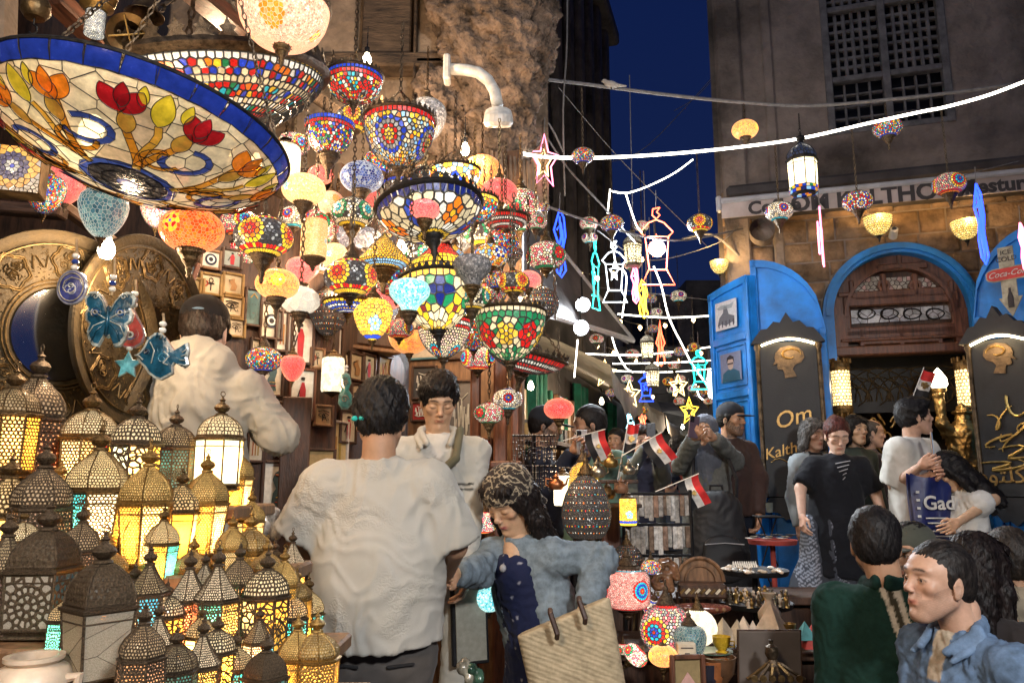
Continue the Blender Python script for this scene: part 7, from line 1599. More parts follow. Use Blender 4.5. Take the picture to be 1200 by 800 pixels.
for (x,y,z,p,c,lab,s_) in ((1.6,-1.6,3.7,100,(.96,.95,.94),'unseen floodlight on a pole behind the camera, added to light the people',.12),(-1.2,-1.2,3.5,42,(1,.72,.45),'unseen warm floodlight on a pole behind the camera, added to light the shop side',.12)):  # unseen pole floodlights behind the camera, added to light people and shop
    t = thing('floodlight',lab,'floodlight',(x,y,z));Rm = Vector((0,1,-.35)).to_track_quat('-Y','Z').to_matrix();obj('housing',MB().box((0,-.03,0),(.3,.06,.22),Rm,bev=.012),mat('grey_rail'),t);obj('lens',MB().box((0,.01,0),(.26,.012,.18),Rm),neon('floodlight_white',(1,1,1),40),t)
    obj('pole',MB().tube([(0,-.1,0),(0,-.1,-z)],.03,8),iron,t)
    l = bpy.data.lights.new('floodlight_spot','SPOT');l.energy = p*4.6;l.color = c;l.spot_size = 1.9;l.spot_blend = .8;l.shadow_soft_size = s_*2.2;lo = bpy.data.objects.new('floodlight_spot',l);COL.objects.link(lo);lo.location = (x,y+.1,z);lo.rotation_euler = Vector((-x*.25,1,-.52)).to_track_quat('-Z','Y').to_euler()
for (u,v,d_,p_,lab) in ((622,452,6.2,26,'added bare bulb brightening the green curtained alley stall'),(705,470,8.6,34,'added bare bulb brightening the alley under the tan awning'),(800,500,12,40,'added bare bulb brightening the tarpaulins')):  # bulbs added to brighten the dark alley
    b_ = at(u,v,d_);t = thing('bare_bulb',lab,'light bulb',b_);obj('bulb',LM['bulb',] if ('bulb',) in LM else MB().lathe(ell(.03,.03,6),10),bulb_mat,t);lamp_light('bulb_light',b_+Vector((0,0,-.07)),p_,(1,.8,.6),.05)
# ---------------------------------------------------------------- dove
dv = thing('dove','pale grey dove perched on the overhead cable','bird',at(716,99,5.25));S = SDF();k = px(5.25)
S.ell((0,0,0),(9*k,4.5*k,4.6*k),Matrix.Rotation(.25,3,'Y'),.01);S.ell((-8*k,0,4.5*k),(3.2*k,2.6*k,2.8*k),None,.012);S.cap((6*k,0,-1*k),(19*k,0,-2.2*k),2.4*k,1.1*k,.01);S.cap((-10.5*k,0,4.2*k),(-13*k,0,3.4*k),.9*k,.3*k,.003)
V_,Q_ = S.mesh(.005);obj('body',np_mesh('body',[(V_,Q_,(.42,.40,.38),0)],[attr_matte]),None,dv);obj('foot',MB().tube([(0,0,-.02),(0,0,-.045)],.004,4),iron,dv)
# ---------------------------------------------------------------- blue doors with their boards
def door_leaf(lab,P0,P1,z0,ztop,panels,th=.07,n=10):
    """panelled leaf from P0 to P1; ztop(t) gives the curved top"""
    a,b = Vector((P0.x,P0.y,0)),Vector((P1.x,P1.y,0));L = (b-a).length;t = thing('door_leaf',lab,'door',a,math.atan2(b.y-a.y,b.x-a.x))
    poly = [(0,z0),(L,z0)] + [(L*(1-i/n),ztop(1-i/n)) for i in range(n+1)];obj('leaf',MB().prism(poly,-.0,th),blue_paint,t)
    tp = [(L*i/n,ztop(i/n)) for i in range(n+1)];w = .055
    m = MB();m.box((w/2,-.012,(z0+tp[0][1])/2),(w,.024,tp[0][1]-z0),bev=.006);obj('stile',m,blue_paint,t);m = MB();m.box((L-w/2,-.012,(z0+tp[-1][1])/2),(w,.024,tp[-1][1]-z0),bev=.006);obj('stile',m,blue_paint,t)
    m = MB();m.add([(x,-.024,z) for x,z in tp] + [(x,-.024,z-w*1.2) for x,z in tp] + [(x,0,z) for x,z in tp] + [(x,0,z-w*1.2) for x,z in tp],[(i,i+1,n+2+i,n+1+i) for i in range(n)] + [(n+1+i,n+2+i,3*n+4+i,3*n+3+i) for i in range(n)]);obj('top_rail',m,blue_paint,t)
    for z in panels: obj('rail',MB().box((L/2,-.013,z),(L-2*w,.024,.07),bev=.006),blue_paint,t)
    zs = [z0] + sorted(panels)
    for i,(za,zb) in enumerate(zip(zs,zs[1:])):
        m = MB();x0,x1,y0,y1 = w+.03,L-w-.03,za+.07,zb-.07
        if x1 > x0 and y1 > y0:
            for (c,sz) in ((((x0+x1)/2,-.006,y0),(x1-x0,.014,.014)),(((x0+x1)/2,-.006,y1),(x1-x0,.014,.014)),((x0,-.006,(y0+y1)/2),(.014,.014,y1-y0)),((x1,-.006,(y0+y1)/2),(.014,.014,y1-y0))): m.box(c,sz,bev=.003)
            obj('panel_moulding',m,blue_paint,t)
    return t,L
def zof(v,u,d): return at(u,v,d).z
dA0,dA1 = at(834,400,7.15),at(881,400,6.55);zA0,zA1 = zof(347,834,7.15),zof(322,881,6.55)
dlA,LA = door_leaf('narrow blue folding door leaf with two taped portraits',dA0,dA1,.5,lambda t: zA0+(zA1-zA0)*(1-(1-t)**2),[zof(462,857,6.85),zof(398,857,6.85)])
dB0,dB1 = at(884,400,6.62),at(969,400,6.62-.27);zB0,zB1 = zof(306,884,6.62),zof(385,969,6.4)
dlB,LB = door_leaf('blue door leaf with quarter round top behind the black cafe board',dB0,dB1,.5,lambda t: zB1+(zB0-zB1)*math.sqrt(max(0,1-t**2)),[zof(392,926,6.5)-.02])
dC0,dC1 = at(1145,400,6.0),at(1232,400,5.6);zC0,zC1 = zof(372,1145,6.0),zof(262,1225,5.6)
dlC,LC = door_leaf('blue door leaf at the frame edge carrying drink signs',dC0,dC1,.5,lambda t: zC0+(zC1-zC0)*math.sqrt(max(0,1-(1-t)**2)),[zof(395,1180,5.8)])
def flat_on(parent,x,z,w,h,name,bgc,drawf=None,tilt=0,y=-.03):
    o = obj(name,MB().box((0,0,0),(w,.004,h),col=bgc),attr_print,parent,(x,y,z),(0,tilt,0));
    if drawf: m = MB();drawf(m,w,h);obj('drawing',m,attr_print,parent,(x,y-.003,z),(0,tilt,0))
def poly_(m,pts,w,h,c,y=0): m.add([(x*w,y,z*h) for x,z in pts],[tuple(range(len(pts)))],c)
def dr1(m,w,h): poly_(m,[(-.4,-.35),(-.2,-.3),(0,-.38),(.3,-.3),(.4,-.38),(.4,-.1),(.15,.0),(.05,.3),(-.08,.35),(-.12,.1),(-.3,-.05)],w,h,(.12,.13,.16));poly_(m,[(-.42,.3),(-.2,.38),(.2,.34),(.4,.4),(.3,.2),(-.3,.22)],w,h,(.3,.34,.38));[poly_(m,[(-.35+.17*k,-.42),(-.3+.17*k,-.42),(-.3+.17*k,-.2),(-.35+.17*k,-.2)],w,h,(.05,.05,.08),-.001) for k in range(5)]
def dr2(m,w,h): poly_(m,[(-.45,-.5),(.45,-.5),(.4,-.2),(.15,-.08),(-.15,-.08),(-.4,-.2)],w,h,(.01,.08,.14));poly_(m,[(.15*math.cos(a*PI/6),.12+.22*math.sin(a*PI/6)) for a in range(12)],w,h,(.4,.3,.26),-.001);poly_(m,[(-.18,.14),(-.16,.34),(0,.42),(.17,.33),(.18,.12),(.12,.26),(-.1,.27)],w,h,(.01,.01,.02),-.002);poly_(m,[(-.14,.14),(.14,.14),(.14,.09),(-.14,.09)],w,h,(.02,.02,.03),-.003)
flat_on(dlA,LA*.48,zof(369,857,6.85),.30*LA/.5*.9,.26,'taped_print',(.55,.56,.6),dr1,.03);flat_on(dlA,LA*.5,zof(430,857,6.85),.30*LA/.5*.85,.26,'taped_print',(.16,.18,.28),dr2,y=-.012);flat_on(dlA,LA*.5,zof(497,857,6.85),.30*LA/.5*.85,.3,'taped_print',(.03,.04,.07),None,y=-.012)
gilt = mat('gilt_writing',(.45,.28,.10),.4,.8,.3,30,.3,90)
def board(label,P,yaw,w,h,mirror=1,arabic=False):
    t = thing('cafe_board',label,'sign',P,yaw);fr = MB();n = 12
    obj('board',MB().box((0,0,0),(w,.05,h),bev=.01),black_board,t)
    for sx in (-1,1): obj('column',smooth_by(MB().lathe([(.022,-h/2),(.03,-h/2+.03),(.018,-h/2+.06),(.02,0),(.018,h/2-.08),(.03,h/2-.05),(.024,h/2)],12,(sx*(w/2+.01),-.02,0)).mesh()),bronze_old,t)
    crest = [(-w/2-.06,h/2-.02)] + [(w*(i/10-.5)*1.12,h/2+.03+.13*math.sin(PI*i/10)+(.03 if i % 2 else 0)+(.05 if i == 5 else 0)) for i in range(11)] + [(w/2+.06,h/2-.02)] + [(w*(.5-i/8)*.98,h/2-.02+.05*math.sin(PI*i/8)) for i in range(9)]
    obj('crest',MB().prism(crest,-.07,.03),black_board,t);c2 = [(w*(i/6-.5)*.9,-h/2+.0) for i in range(7)] + [(w*(.5-i/10)*1.05,-h/2-.05-.12*math.sin(PI*i/10)-(.03 if i % 2 else 0)) for i in range(11)]
    obj('crest',MB().prism(c2,-.05,.03),black_board,t)
    obj('light_strip',MB().tube([(w*(i/8-.5)*.9,-.055,h/2-.035+.05*math.sin(PI*i/8)) for i in range(9)],.010,6),neon('strip_warm',(1,.82,.5),9),t);lamp_light('strip_light',(0,-.13,h/2-.06),1.6,(1,.75,.42),.08,t)
    hd = [(-.30,.10),(-.44,.04),(-.36,.18),(-.38,.27),(-.34,.40),(-.2,.55),(.05,.60),(.26,.56),(.40,.42),(.44,.25),(.34,.10),(.18,.04),(.1,-.08),(.2,-.3),(-.12,-.34),(-.14,-.18),(-.16,-.1),(-.3,-.08),(-.32,.0)]
    q = w*.62;m = MB();m.prism([(x*q*mirror,h/2-q*.74+z*q) for x,z in hd],-.036,-.02);obj('silhouette',m,mat('brown_relief',(.16,.10,.05),.5,.5,.4,20,.6,60),t)
    for k in range(9): m = MB().tube([(q*mirror*(.05+.30*math.cos(a*.3+k*.5)*(1-k*.07)),-.04,h/2-q*.42+q*.2*math.sin(a*.3+k*.5)*(1-k*.07)) for a in range(6)],.004,4);obj('hair_line',m,gilt,t)
    if not arabic:
        for body,z,sz,sh_ in (('Om',-.0,.19,.3),('Kalthoum',-.17,.125,.3)): o = text_obj('lettering',body,sz,gilt,t,(.0,-.03,z*h/.9),(PI/2,-.25,0),ext=.004,shear=sh_,bevel=.001)
        m = MB().tube([(-w*.4+w*.8*a/10,-.032,-.25*h/.9+.03*math.sin(a*.9)) for a in range(11)],.005,5);obj('flourish',m,gilt,t)
    else:
        text_obj('lettering','\ufee1\ufeed\ufe9c\ufee0\ufedb \ufee1\ufe83',.16,gilt,t,(0,-.03,-.33*h/.9),ext=.004,bevel=.001)
        for k in range(6):
            cx,cz = (-1)**k*w*.13,h*(.05-.07*k);m = MB().tube([(cx+.035*(a-6)*(-1)**k*.35+(.03+.012*k)*math.cos(a*(.5+.07*k)+k),-.034,cz+(.11-.012*k)*math.sin(a*.52+k*1.7)*(1-a*.05)) for a in range(13)],[.004+.007*math.sin(PI*a/12) for a in range(13)],5);obj('flourish',m,mat('bright_gilt',(.85,.6,.2),.3,.9,.2,20,.2),t)
    return t
bp_ = at(928,490,6.42);board('black cafe board with gilt head silhouette and lettering on the wide blue leaf',bp_,FYAW,.47,1.30)
bp_ = at(1181,488,5.62);board('black cafe board with head silhouette and golden Arabic flourishes at the edge',bp_,math.atan2(dC1.y-dC0.y,dC1.x-dC0.x),.40,1.16,-1,True)
sg = thing('arrow_sign','worn arrow shaped metal sign reading ice cold over a round edged red sign','sign',at(1183,330,5.62),math.atan2(dC1.y-dC0.y,dC1.x-dC0.x));ws = .0115;AP = [(-.055,.27),(.05,.27),(.05,-.12),(.08,-.12),(0,-.27),(-.08,-.12),(-.055,-.12)]
obj('arrow',MB().prism([(x,z) for x,z in AP],-.012,-.004),mat('cream_tin',(.40,.38,.28),.5,.2,.4,14,.3),sg);text_obj('lettering','ICE\nCOLD',.052,letter_m,sg,(0,-.016,.20),ext=.001);obj('bottle',MB().lathe([(.0,-.2),(.02,-.2),(.02,-.12),(.008,-.08),(.008,-.05)],10,(0,-.016,0),M=Matrix.Scale(.3,4,(0,1,0))),letter_m,sg)
obj('oval_plate',MB().prism([(.15*max(-1,min(1,1.15*math.cos(a*PI/10))),.06+.052*max(-1,min(1,1.2*math.sin(a*PI/10)))) for a in range(20)],-.022,-.014),mat('cream_tin'),sg);obj('red_plate',MB().prism([(.14*max(-1,min(1,1.15*math.cos(a*PI/10))),.06+.044*max(-1,min(1,1.2*math.sin(a*PI/10)))) for a in range(20)],-.026,-.021),mat('sign_red',(.55,.03,.03),.35,0,.15,20,0),sg)
text_obj('lettering','Coca-Cola',.062,white_paint,sg,(0,-.029,.06),ext=.001,shear=.45)
# cafe lamps, torch statue inside
for (u,v,lab,lp) in ((986,455,'pierced brass cylinder lamp on the near jamb of the doorway',1),(1133,455,'pierced brass cylinder lamp on the far jamb of the doorway',1)):
    q = at(u,v,6.85 if u < 1000 else 6.5);t = thing('cylinder_wall_lamp',lab,'wall lamp',q,0,'brass cylinder lamps of the doorway');R_ = 10.5*px(6.7);H_ = 50*px(6.7);m = mosaic_lathe([(R_,-H_/2),(R_,H_/2)],8,.032,[(.9,.62,.25),(.85,.55,.2)],g=.0045,h=.003,lead_col=(.06,.04,.02),jitter=.05);obj('pierced_shade',m,glass_hot,t)
    for z in (-1,1):
        m = MB();m.lathe([(R_*1.08,z*(H_/2-.03)),(R_*1.12,z*(H_/2)),(R_*1.05,z*(H_/2+.03)),(R_*.9,z*(H_/2+.05))],20);knob_rows(m,R_*1.05,z*(H_/2+.06),12,.03);obj('collar',m,brass,t)
    lamp_light('bulb_light',q + FN*.16,2.2,(1,.7,.35),.05)
t = lamp(1045,413,52,7.9,'bowl','tif_flower','fan shaped cream glass ceiling lamp inside the cafe',3,'top',name='ceiling_lamp',cat='ceiling lamp',group='cafe lamps');lamp(1020,476,22,7.8,'umbrella','ivory','small cream shaded lamp on the cafe counter',2,'cup',group='cafe lamps',name='counter_lamp',cat='table lamp')
gold = mat('statue_gilt',(.42,.26,.09),.32,.9,.35,14,.3,40)
st = thing('torch_statue','gilt bronze figure in a brimmed hat raising a flame lamp at the doorway','statue',at(1125,560,6.2) * Vector((1,1,0)));o_ = at(1125,560,6.2);S = SDF()
def q_(u,v,dd=0): return at(u,v,6.2+dd) - Vector((o_.x,o_.y,0))
S.ell(q_(1129,490),(.055,.06,.07),None,.02);S.ell(q_(1129,483),(.085,.085,.012),None,.01);S.ell(q_(1129,479),(.05,.05,.04),None,.01);S.cap(q_(1129,500),q_(1130,512),.04,.05,.03);S.cap(q_(1130,512),q_(1130,545),.13,.10,.05);S.cap(q_(1130,545),q_(1128,640),.09,.10,.05)
S.cap(q_(1114,510),q_(1104,495,-.05),.055,.045,.02);S.cap(q_(1104,495,-.05),q_(1100,465,-.05),.042,.03,.02);S.ell(q_(1100,462,-.05),(.04,.04,.03));S.cap(q_(1146,512),q_(1154,532,-.05),.055,.045,.02);S.cap(q_(1154,532,-.05),q_(1142,546,-.1),.042,.03,.02)
V_,Q_ = S.mesh(.012,disp=folds(3,.012,22));obj('figure',np_mesh('figure',[(V_,Q_,(.4,.25,.09),0)],[gold]),None,st);obj('torch',smooth_by(MB().lathe([(.012,-.16),(.018,0),(.05,.02),(.055,.05),(.03,.05)],14,q_(1101,462,-.05)).mesh()),gold,st);obj('flame_globe',smooth_by(MB().lathe([(.03,0),(.065,.05),(.06,.10),(.025,.16),(0,.19)],14,q_(1101,458,-.05)).mesh()),neon('globe_white',(1,.85,.65),6),st);lamp_light('bulb_light',q_(1101,450,-.2),2,(1,.8,.55),.05,st)
for k,(u,v,lab) in enumerate(((1012,512,'scrolled gilt bracket ornament on the cafe counter'),(1046,505,'pierced gilt screen ornament behind the crowd'),(1162,505,'brown gramophone like ornament beside the statue'))):
    t = thing('gilt_ornament',lab,'ornament',at(u,v,6.9));
    for j in range(9): obj('scroll',MB().tube([((j-4)*.045+.03*math.cos(a*.6+j),.02*math.sin(j),.05*math.sin(a*.6)+.02*j*(-1)**j) for a in range(9)],.009,5),gold,t)
# ---------------------------------------------------------------- people
random.seed(4)
WSH = (.60,.58,.53)
def rgb(c,m,v):  # paint colour v where mask m
    c = c.copy();c[m] = v;return c
def loc_(x,V): return (V-x['nb'])@x['FB']
# man in the cap with the pale hooded jacket
I = person('man in black cap and pale grey hooded jacket seen from behind at the pictures',(240,390),2.9,1.03,5,-12,skin='fair',hairk=('short',(.03,.02,.015)),ground=.68,arms=(((203,530,.05),(222,470,.35)),((326,510,.0),(292,480,.35))),top=dict(name='hooded_jacket',col=(.33,.31,.265),mat=cloth,th=.035,sleeve=.07,cuff=.06,fold=.010,hem=.22,flare=.02,extra=lambda G,x: (G.tor(x['nb']-x['fw']*.07+x['up']*.03,x['nb']-x['fw']*.10-x['up']*.15,(.12,.055),(.10,.05),frame(5),.03),G.cap(x['nb']-x['lat']*.09-x['fw']*.04+x['up']*.02,x['nb']+x['lat']*.09-x['fw']*.04+x['up']*.02,.05,k=.04))),legs=dict(col=(.05,.055,.07)))
cap_hat(I,(.015,.015,.018),name='black_cap');sdf_part(I,'cap_strap',lambda S: S.ell(I['W'](0,-.115,.045),np.array((.03,.012,.008))),.005,(.15,.25,.4),cloth)
# man in the embossed off-white shirt
def emb(c,x): return c
emboss = mat('embossed_cotton',rough=.85,var=.06,scale=6,bump=.3,bscale=500,attr=True)
t_ = emboss.node_tree;b_ = t_.nodes['Principled BSDF'];vz = N(t_,'TexNoise');vz.inputs['Scale'].default_value = 7;vz.inputs['Detail'].default_value = 0;wv = N(t_,'TexWave',wave_type='RINGS');wv.inputs['Scale'].default_value = 14;wv.inputs['Distortion'].default_value = 14;wv.inputs['Detail'].default_value = 2;wv.inputs['Detail Scale'].default_value = 3
mr_ = N(t_,'ValToRGB');mr_.color_ramp.elements[0].position = .56;mr_.color_ramp.elements[1].position = .63;mm_ = N(t_,'MixRGB',blend_type='MULTIPLY');mm_.inputs[0].default_value = 1;bp2 = N(t_,'Bump');bp2.inputs['Strength'].default_value = .32;bp2.inputs['Distance'].default_value = .004
tc_ = N(t_,'TexCoord');t_.links.new(tc_.outputs['Object'],vz.inputs['Vector']);t_.links.new(tc_.outputs['Object'],wv.inputs['Vector']);t_.links.new(vz.outputs[0],mr_.inputs[0]);t_.links.new(mr_.outputs[0],mm_.inputs[1]);t_.links.new(wv.outputs['Color'],mm_.inputs[2]);t_.links.new(mm_.outputs[0],bp2.inputs['Height']);t_.links.new(b_.inputs['Normal'].links[0].from_socket,bp2.inputs['Normal']);t_.links.new(bp2.outputs[0],b_.inputs['Normal'])
I = person('man seen from behind in oversized off-white embossed shirt and grey trousers',(447,492),2.75,1.06,2,-8,skin='warm',hairk=('thick',BLKH),ground=.4,hip=(444,728,.02),sh_w=.185,arms=(((350,628,.0),(385,668,.33)),((533,640,.0),(520,680,.30))),top=dict(col=(.45,.435,.395),mat=emboss,slv='half',sl=.98,th=.038,sleeve=.070,chest=.162,waist=.165,fold=.008,ff=12,hem=.05,flare=.01,collar=1),legs=dict(col=(.10,.09,.085),hip=.18),belly=.02)
for s_ in (-1,1): sdf_part(I,'back_pocket',lambda S: S.cap(I['hips']+I['lat']*s_*.05-I['fw']*.125-I['up']*.12,I['hips']+I['lat']*s_*.13-I['fw']*.105-I['up']*.115,.006),.004,(.02,.02,.022),cloth)
sdf_part(I,'hair_clip',lambda S: [S.ell(I['W'](x,-.105+abs(x)*.2,-.015),(.013,.012,.010),k=.003) for x in (-.072,-.048,-.024)],.004,(.02,.5,.48),mat('turquoise_beads',rough=.2,var=.1,attr=True,coat=.6))
# young man in white jacket
def pj(c,x):
    l = loc_(x,x['V']);m = (np.abs(l[:,0]+l[:,1]*.0) < .022) & (l[:,1] > .05) & (l[:,2] < -.02);c = rgb(c,m,(.42,.40,.36));k = (l[:,1] > .05) & (np.abs(l[:,2]+.21) < .004) & (np.abs(np.abs(l[:,0])-.10) < .055);c = rgb(c,k,(.03,.03,.03));k = (l[:,1] > .05) & (np.abs(l[:,2]+.235) < .003) & (np.abs(np.abs(l[:,0])-.10) < .055);c = rgb(c,k,(.03,.03,.03));return rgb(c,(np.abs(l[:,0]) < .075) & (l[:,1] > .03) & (l[:,2] > -.10+np.abs(l[:,0])*.9),(.62,.60,.56))
I = person('young man in white zip jacket with olive chest strap looking down',(514,470),3.5,1.0,192,-30,byaw=188,skin='asian',hairk=('thick',BLKH),ground=.6,neck=.015,arms=(((549,596,.0),(546,668,-.12)),((462,590,.0),(480,650,-.2))),face=dict(closed=True),top=dict(name='jacket',col=(.48,.47,.43),th=.028,sleeve=.066,cuff=.055,fold=.009,hem=.12,paint=pj),legs=dict(col=(.5,.48,.42),wide=True))
collar(I,(.50,.49,.45),cloth,1.2)
pts = [I['nb']+I['lat']*.13*a+I['fw']*(.125+.0*a)+I['up']*(-.02-.16*(1-a)) for a in (-1,-.6,-.2,.2,.6,1)]
sdf_part(I,'chest_strap',lambda S: [S.cap(I['nb']-I['lat']*.10+I['fw']*.06+I['up']*.03,I['nb']-I['lat']*.075+I['fw']*.15-I['up']*.10,.018,k=.005),S.cap(I['nb']-I['lat']*.075+I['fw']*.15-I['up']*.10,I['nb']+I['lat']*.14+I['fw']*.13-I['up']*.30,.02,k=.005)],.007,(.14,.13,.085),cloth)
# woman with the bandana
def pdress(c,x):
    V = x['V'];l = loc_(x,V);op = (np.abs(l[:,0]-.0) < .075+np.clip(-l[:,2]-.1,0,.5)*.12) & (l[:,1] > -.02);return c
I = person('woman in patterned bandana and pale denim jacket bending to look',(597,588),3.35,.98,140,-34,byaw=155,skin='asian',hairk=('long',(.014,.009,.008)),ground=.4,female=True,hip=(642,765,.12),slope=(.02,0,-.02),arms=(((704,655,.0),(684,716,-.16),dict(dir=(-.1,-.1,-1),curl=.9,n=(.3,-1,.1))),((563,668,-.05),(533,672,-.25))),hscale=1.1,face=dict(closed=True,lips=(.45,.12,.12)),top=dict(name='denim_jacket',col=(.215,.27,.315),mat=denim,th=.036,sleeve=.07,cuff=.05,fold=.012,ff=13,hem=-.02,flare=.02,extra=lambda G,x: G.cap(x['nb']+x['fw']*.15+x['up']*.02,x['hips']+x['fw']*.20-x['up']*.1,.075,.10,k=.015,sub=True)),legs=dict(col=(.02,.022,.05),skirt=True,bare=True))
W = I['W'];lat,fw,up,nb,hips = (I[k] for k in ('lat','fw','up','nb','hips'))
def dress_c(V):
    c = np.tile(np.array((.012,.017,.055)),(len(V),1));n = nz(V,120,2)*nz(V+.4,75,5);r = nz(V,260,7);return rgb(c,(n > .42) & (r > .0),(.33,.33,.38))
sdf_part(I,'dress',lambda S: [S.tor(nb+fw*.03-up*.13,hips+fw*.05,(.10,.085),(.14,.11),frame(155),.05),S.tor(hips+fw*.03,hips+Vector((0,0,-.42)),(.16,.14),(.24,.20),frame(155),.06,flat=True)],.010,0,cloth,folds(4,.008,18),colfn=dress_c)
sdf_part(I,'bare_chest',lambda S: S.tor(nb+fw*.015-up*.01,nb+fw*.055-up*.12,(.06,.05),(.04,.055),frame(155),.03),.006,SK['asian'],skin_mat)
def band_c(V): c = np.tile(np.array((.035,.028,.025)),(len(V),1));p = np.abs(nz(V,85,3));q = np.abs(nz(V,60,8));return rgb(c,(p < .14) | (q < .10),(.42,.35,.25))
Fh = np.array(I['FH'])
sdf_part(I,'bandana',lambda S: [S.ell(W(0,-.02,.05),np.array((.106,.122,.104)),Fh,.01),S.ell(W(0,.03,-.045),np.array((.155,.19,.094)),Fh,.008,True),S.cap(W(0,-.12,.0),W(.03,-.17,-.06),.022,.012),S.cap(W(0,-.12,.0),W(-.03,-.15,-.10),.02,.014)],.0045,0,cloth,folds(9,.003,50),colfn=band_c)
obj('pendant',MB().lathe(ell(.014,.016,8),12,(0,0,0)),mat('grey_rail'),I['root'],nb+fw*.15-up*.10-Vector((hips.x,hips.y,.4)))
bag = thing('straw_bag','big woven straw tote bag with brown leather handle loops held by the woman','bag',at(668,762,3.05));P4 = [at(606,744,3.05),at(714,700,3.05),at(726,800,3.1),at(722,860,3.1),at(668,880,3.1)]
S = SDF();ax,bx = at(616,744,3.1),at(706,706,3.1);n_ = 6
for k in range(n_+1):
    tp = ax.lerp(bx,k/n_);bt = at(655,880,3.15).lerp(at(728,868,3.15),k/n_);S.cap(tp,bt,.032,.055,k=.05)
V_,Q_ = S.mesh(.008,cut=lambda X,Y,Z: (Z-(ax.z+(bx.z-ax.z)*(X-ax.x)/(bx.x-ax.x)))*.8-.01);V_ = V_ - np.array(bag.location);straw_m = mat('woven_straw',(.52,.42,.27),.85,0,.2,30,.3,200)
t_ = straw_m.node_tree;w1 = N(t_,'TexWave',bands_direction='DIAGONAL');w1.inputs['Scale'].default_value = 40;w1.inputs['Distortion'].default_value = 2.5;mp = N(t_,'Mapping');mp.inputs['Rotation'].default_value = (0,-.4,0);tcc = N(t_,'TexCoord');t_.links.new(tcc.outputs['Object'],mp.inputs[0]);mp.inputs['Scale'].default_value = (.25,.25,1.6);t_.links.new(mp.outputs[0],w1.inputs['Vector']);b2 = N(t_,'Bump');b2.inputs['Strength'].default_value = .5;b2.inputs['Distance'].default_value = .003;t_.links.new(w1.outputs['Color'],b2.inputs['Height']);t_.links.new(b2.outputs[0],t_.nodes['Principled BSDF'].inputs['Normal'])
obj('body',np_mesh('bag',[(V_,Q_,(.5,.4,.25),0)],[straw_m]),None,bag)
for (u0,v0,u1,v1) in ((645,718,653,742),(679,704,686,724)): a_,b_ = at(u0,v0,3.0)-bag.location,at(u1,v1,2.99)-bag.location;obj('handle_strap',MB().tube([a_+Vector((0,.02,.01)),a_,b_,b_+Vector((0,.02,-.02))],.010,6),mat('brown_leather',(.06,.025,.015),.45,0,.3,20,.3),bag)
# the two men with a phone by the necklaces
I = person('bearded man in dark cap and navy jacket looking at his phone',(640,500),5.0,1.0,262,-12,skin='warm',hairk=('short',BLKH),ground=.4,face=dict(beard=(.02,.016,.013)),arms=(((640,575,-.1),(672,528,-.25),dict(curl=.7)),((655,580,.1),(688,530,-.2),dict(curl=.7))),top=dict(name='jacket',col=(.02,.025,.045),th=.03,sleeve=.062),legs=dict());cap_hat(I,(.03,.035,.045),name='dark_cap');phone(I,at(682,518,4.7),(.3,-1,.1),(0,0,1),col=(.5,.5,.5),label='silver smartphone in the hands of the man by the necklace stand')
I = person('bearded man in sage green henley shirt facing the necklace stand',(690,499),5.1,1.03,95,-8,skin='tan',hairk=('short',BLKH),ground=.4,face=dict(beard=(.012,.01,.009)),arms=(((672,585,.0),(668,640,-.2)),((718,590,.1),(690,640,.1))),top=dict(col=(.13,.22,.17),th=.02,sleeve=.06,fold=.006),legs=dict(col=(.04,.04,.05)),byaw=140)
# photographer with glasses
I = person('man in glasses and grey jacket photographing with a phone',(752,517),6.4,1.0,185,-4,skin='fair',hairk=('thick',(.03,.02,.014)),ground=.45,arms=(((778,560,.0),(768,522,-.28),dict(curl=.8)),((730,565,.0),(758,522,-.28),dict(curl=.8))),top=dict(name='jacket',col=(.13,.135,.12),th=.03,sleeve=.062,paint=lambda c,x: rgb(c,(np.abs(loc_(x,x['V'])[:,0]) < .07) & (loc_(x,x['V'])[:,1] > .03),(.03,.03,.05))),legs=dict());phone(I,at(763,507,6.05),(0,-1,0),(0,0,1),label='black smartphone held up by the man in glasses')
for s_ in (-1,1): obj('spectacle_rim',MB().tube([Vector(I['W'](s_*.032+.024*math.cos(a*PI/5),.112,.008+.019*math.sin(a*PI/5)))-Vector((I['hips'].x,I['hips'].y,.45)) for a in range(10)],.0022,4,closed=True),iron,I['root'])
person('dark haired boy looking toward the lane between two phone users',(786,568),7.2,.85,120,0,skin='tan',hairk=('short',BLKH),ground=.1,top=dict(col=(.05,.06,.09)))
for (u,v,d_,yw,sk_,hk_,c_,lb,ar) in ((722,517,7.4,150,'tan',('short',BLKH),(.05,.09,.2),'man in blue top behind the narrow folded flag',None),(797,525,7.8,200,'olive',('bob',BLKH),(.25,.06,.05),'woman in dark red top in the alley beside the woman in hijab',None),(771,540,8.6,185,'tan',('short',BLKH),(.12,.13,.15),'man far down the alley below the tarpaulins',None)):
    person(lb,(u,v),d_,.95,yw,-4,skin=sk_,hairk=hk_,ground=.45,top=dict(col=c_,th=.025))
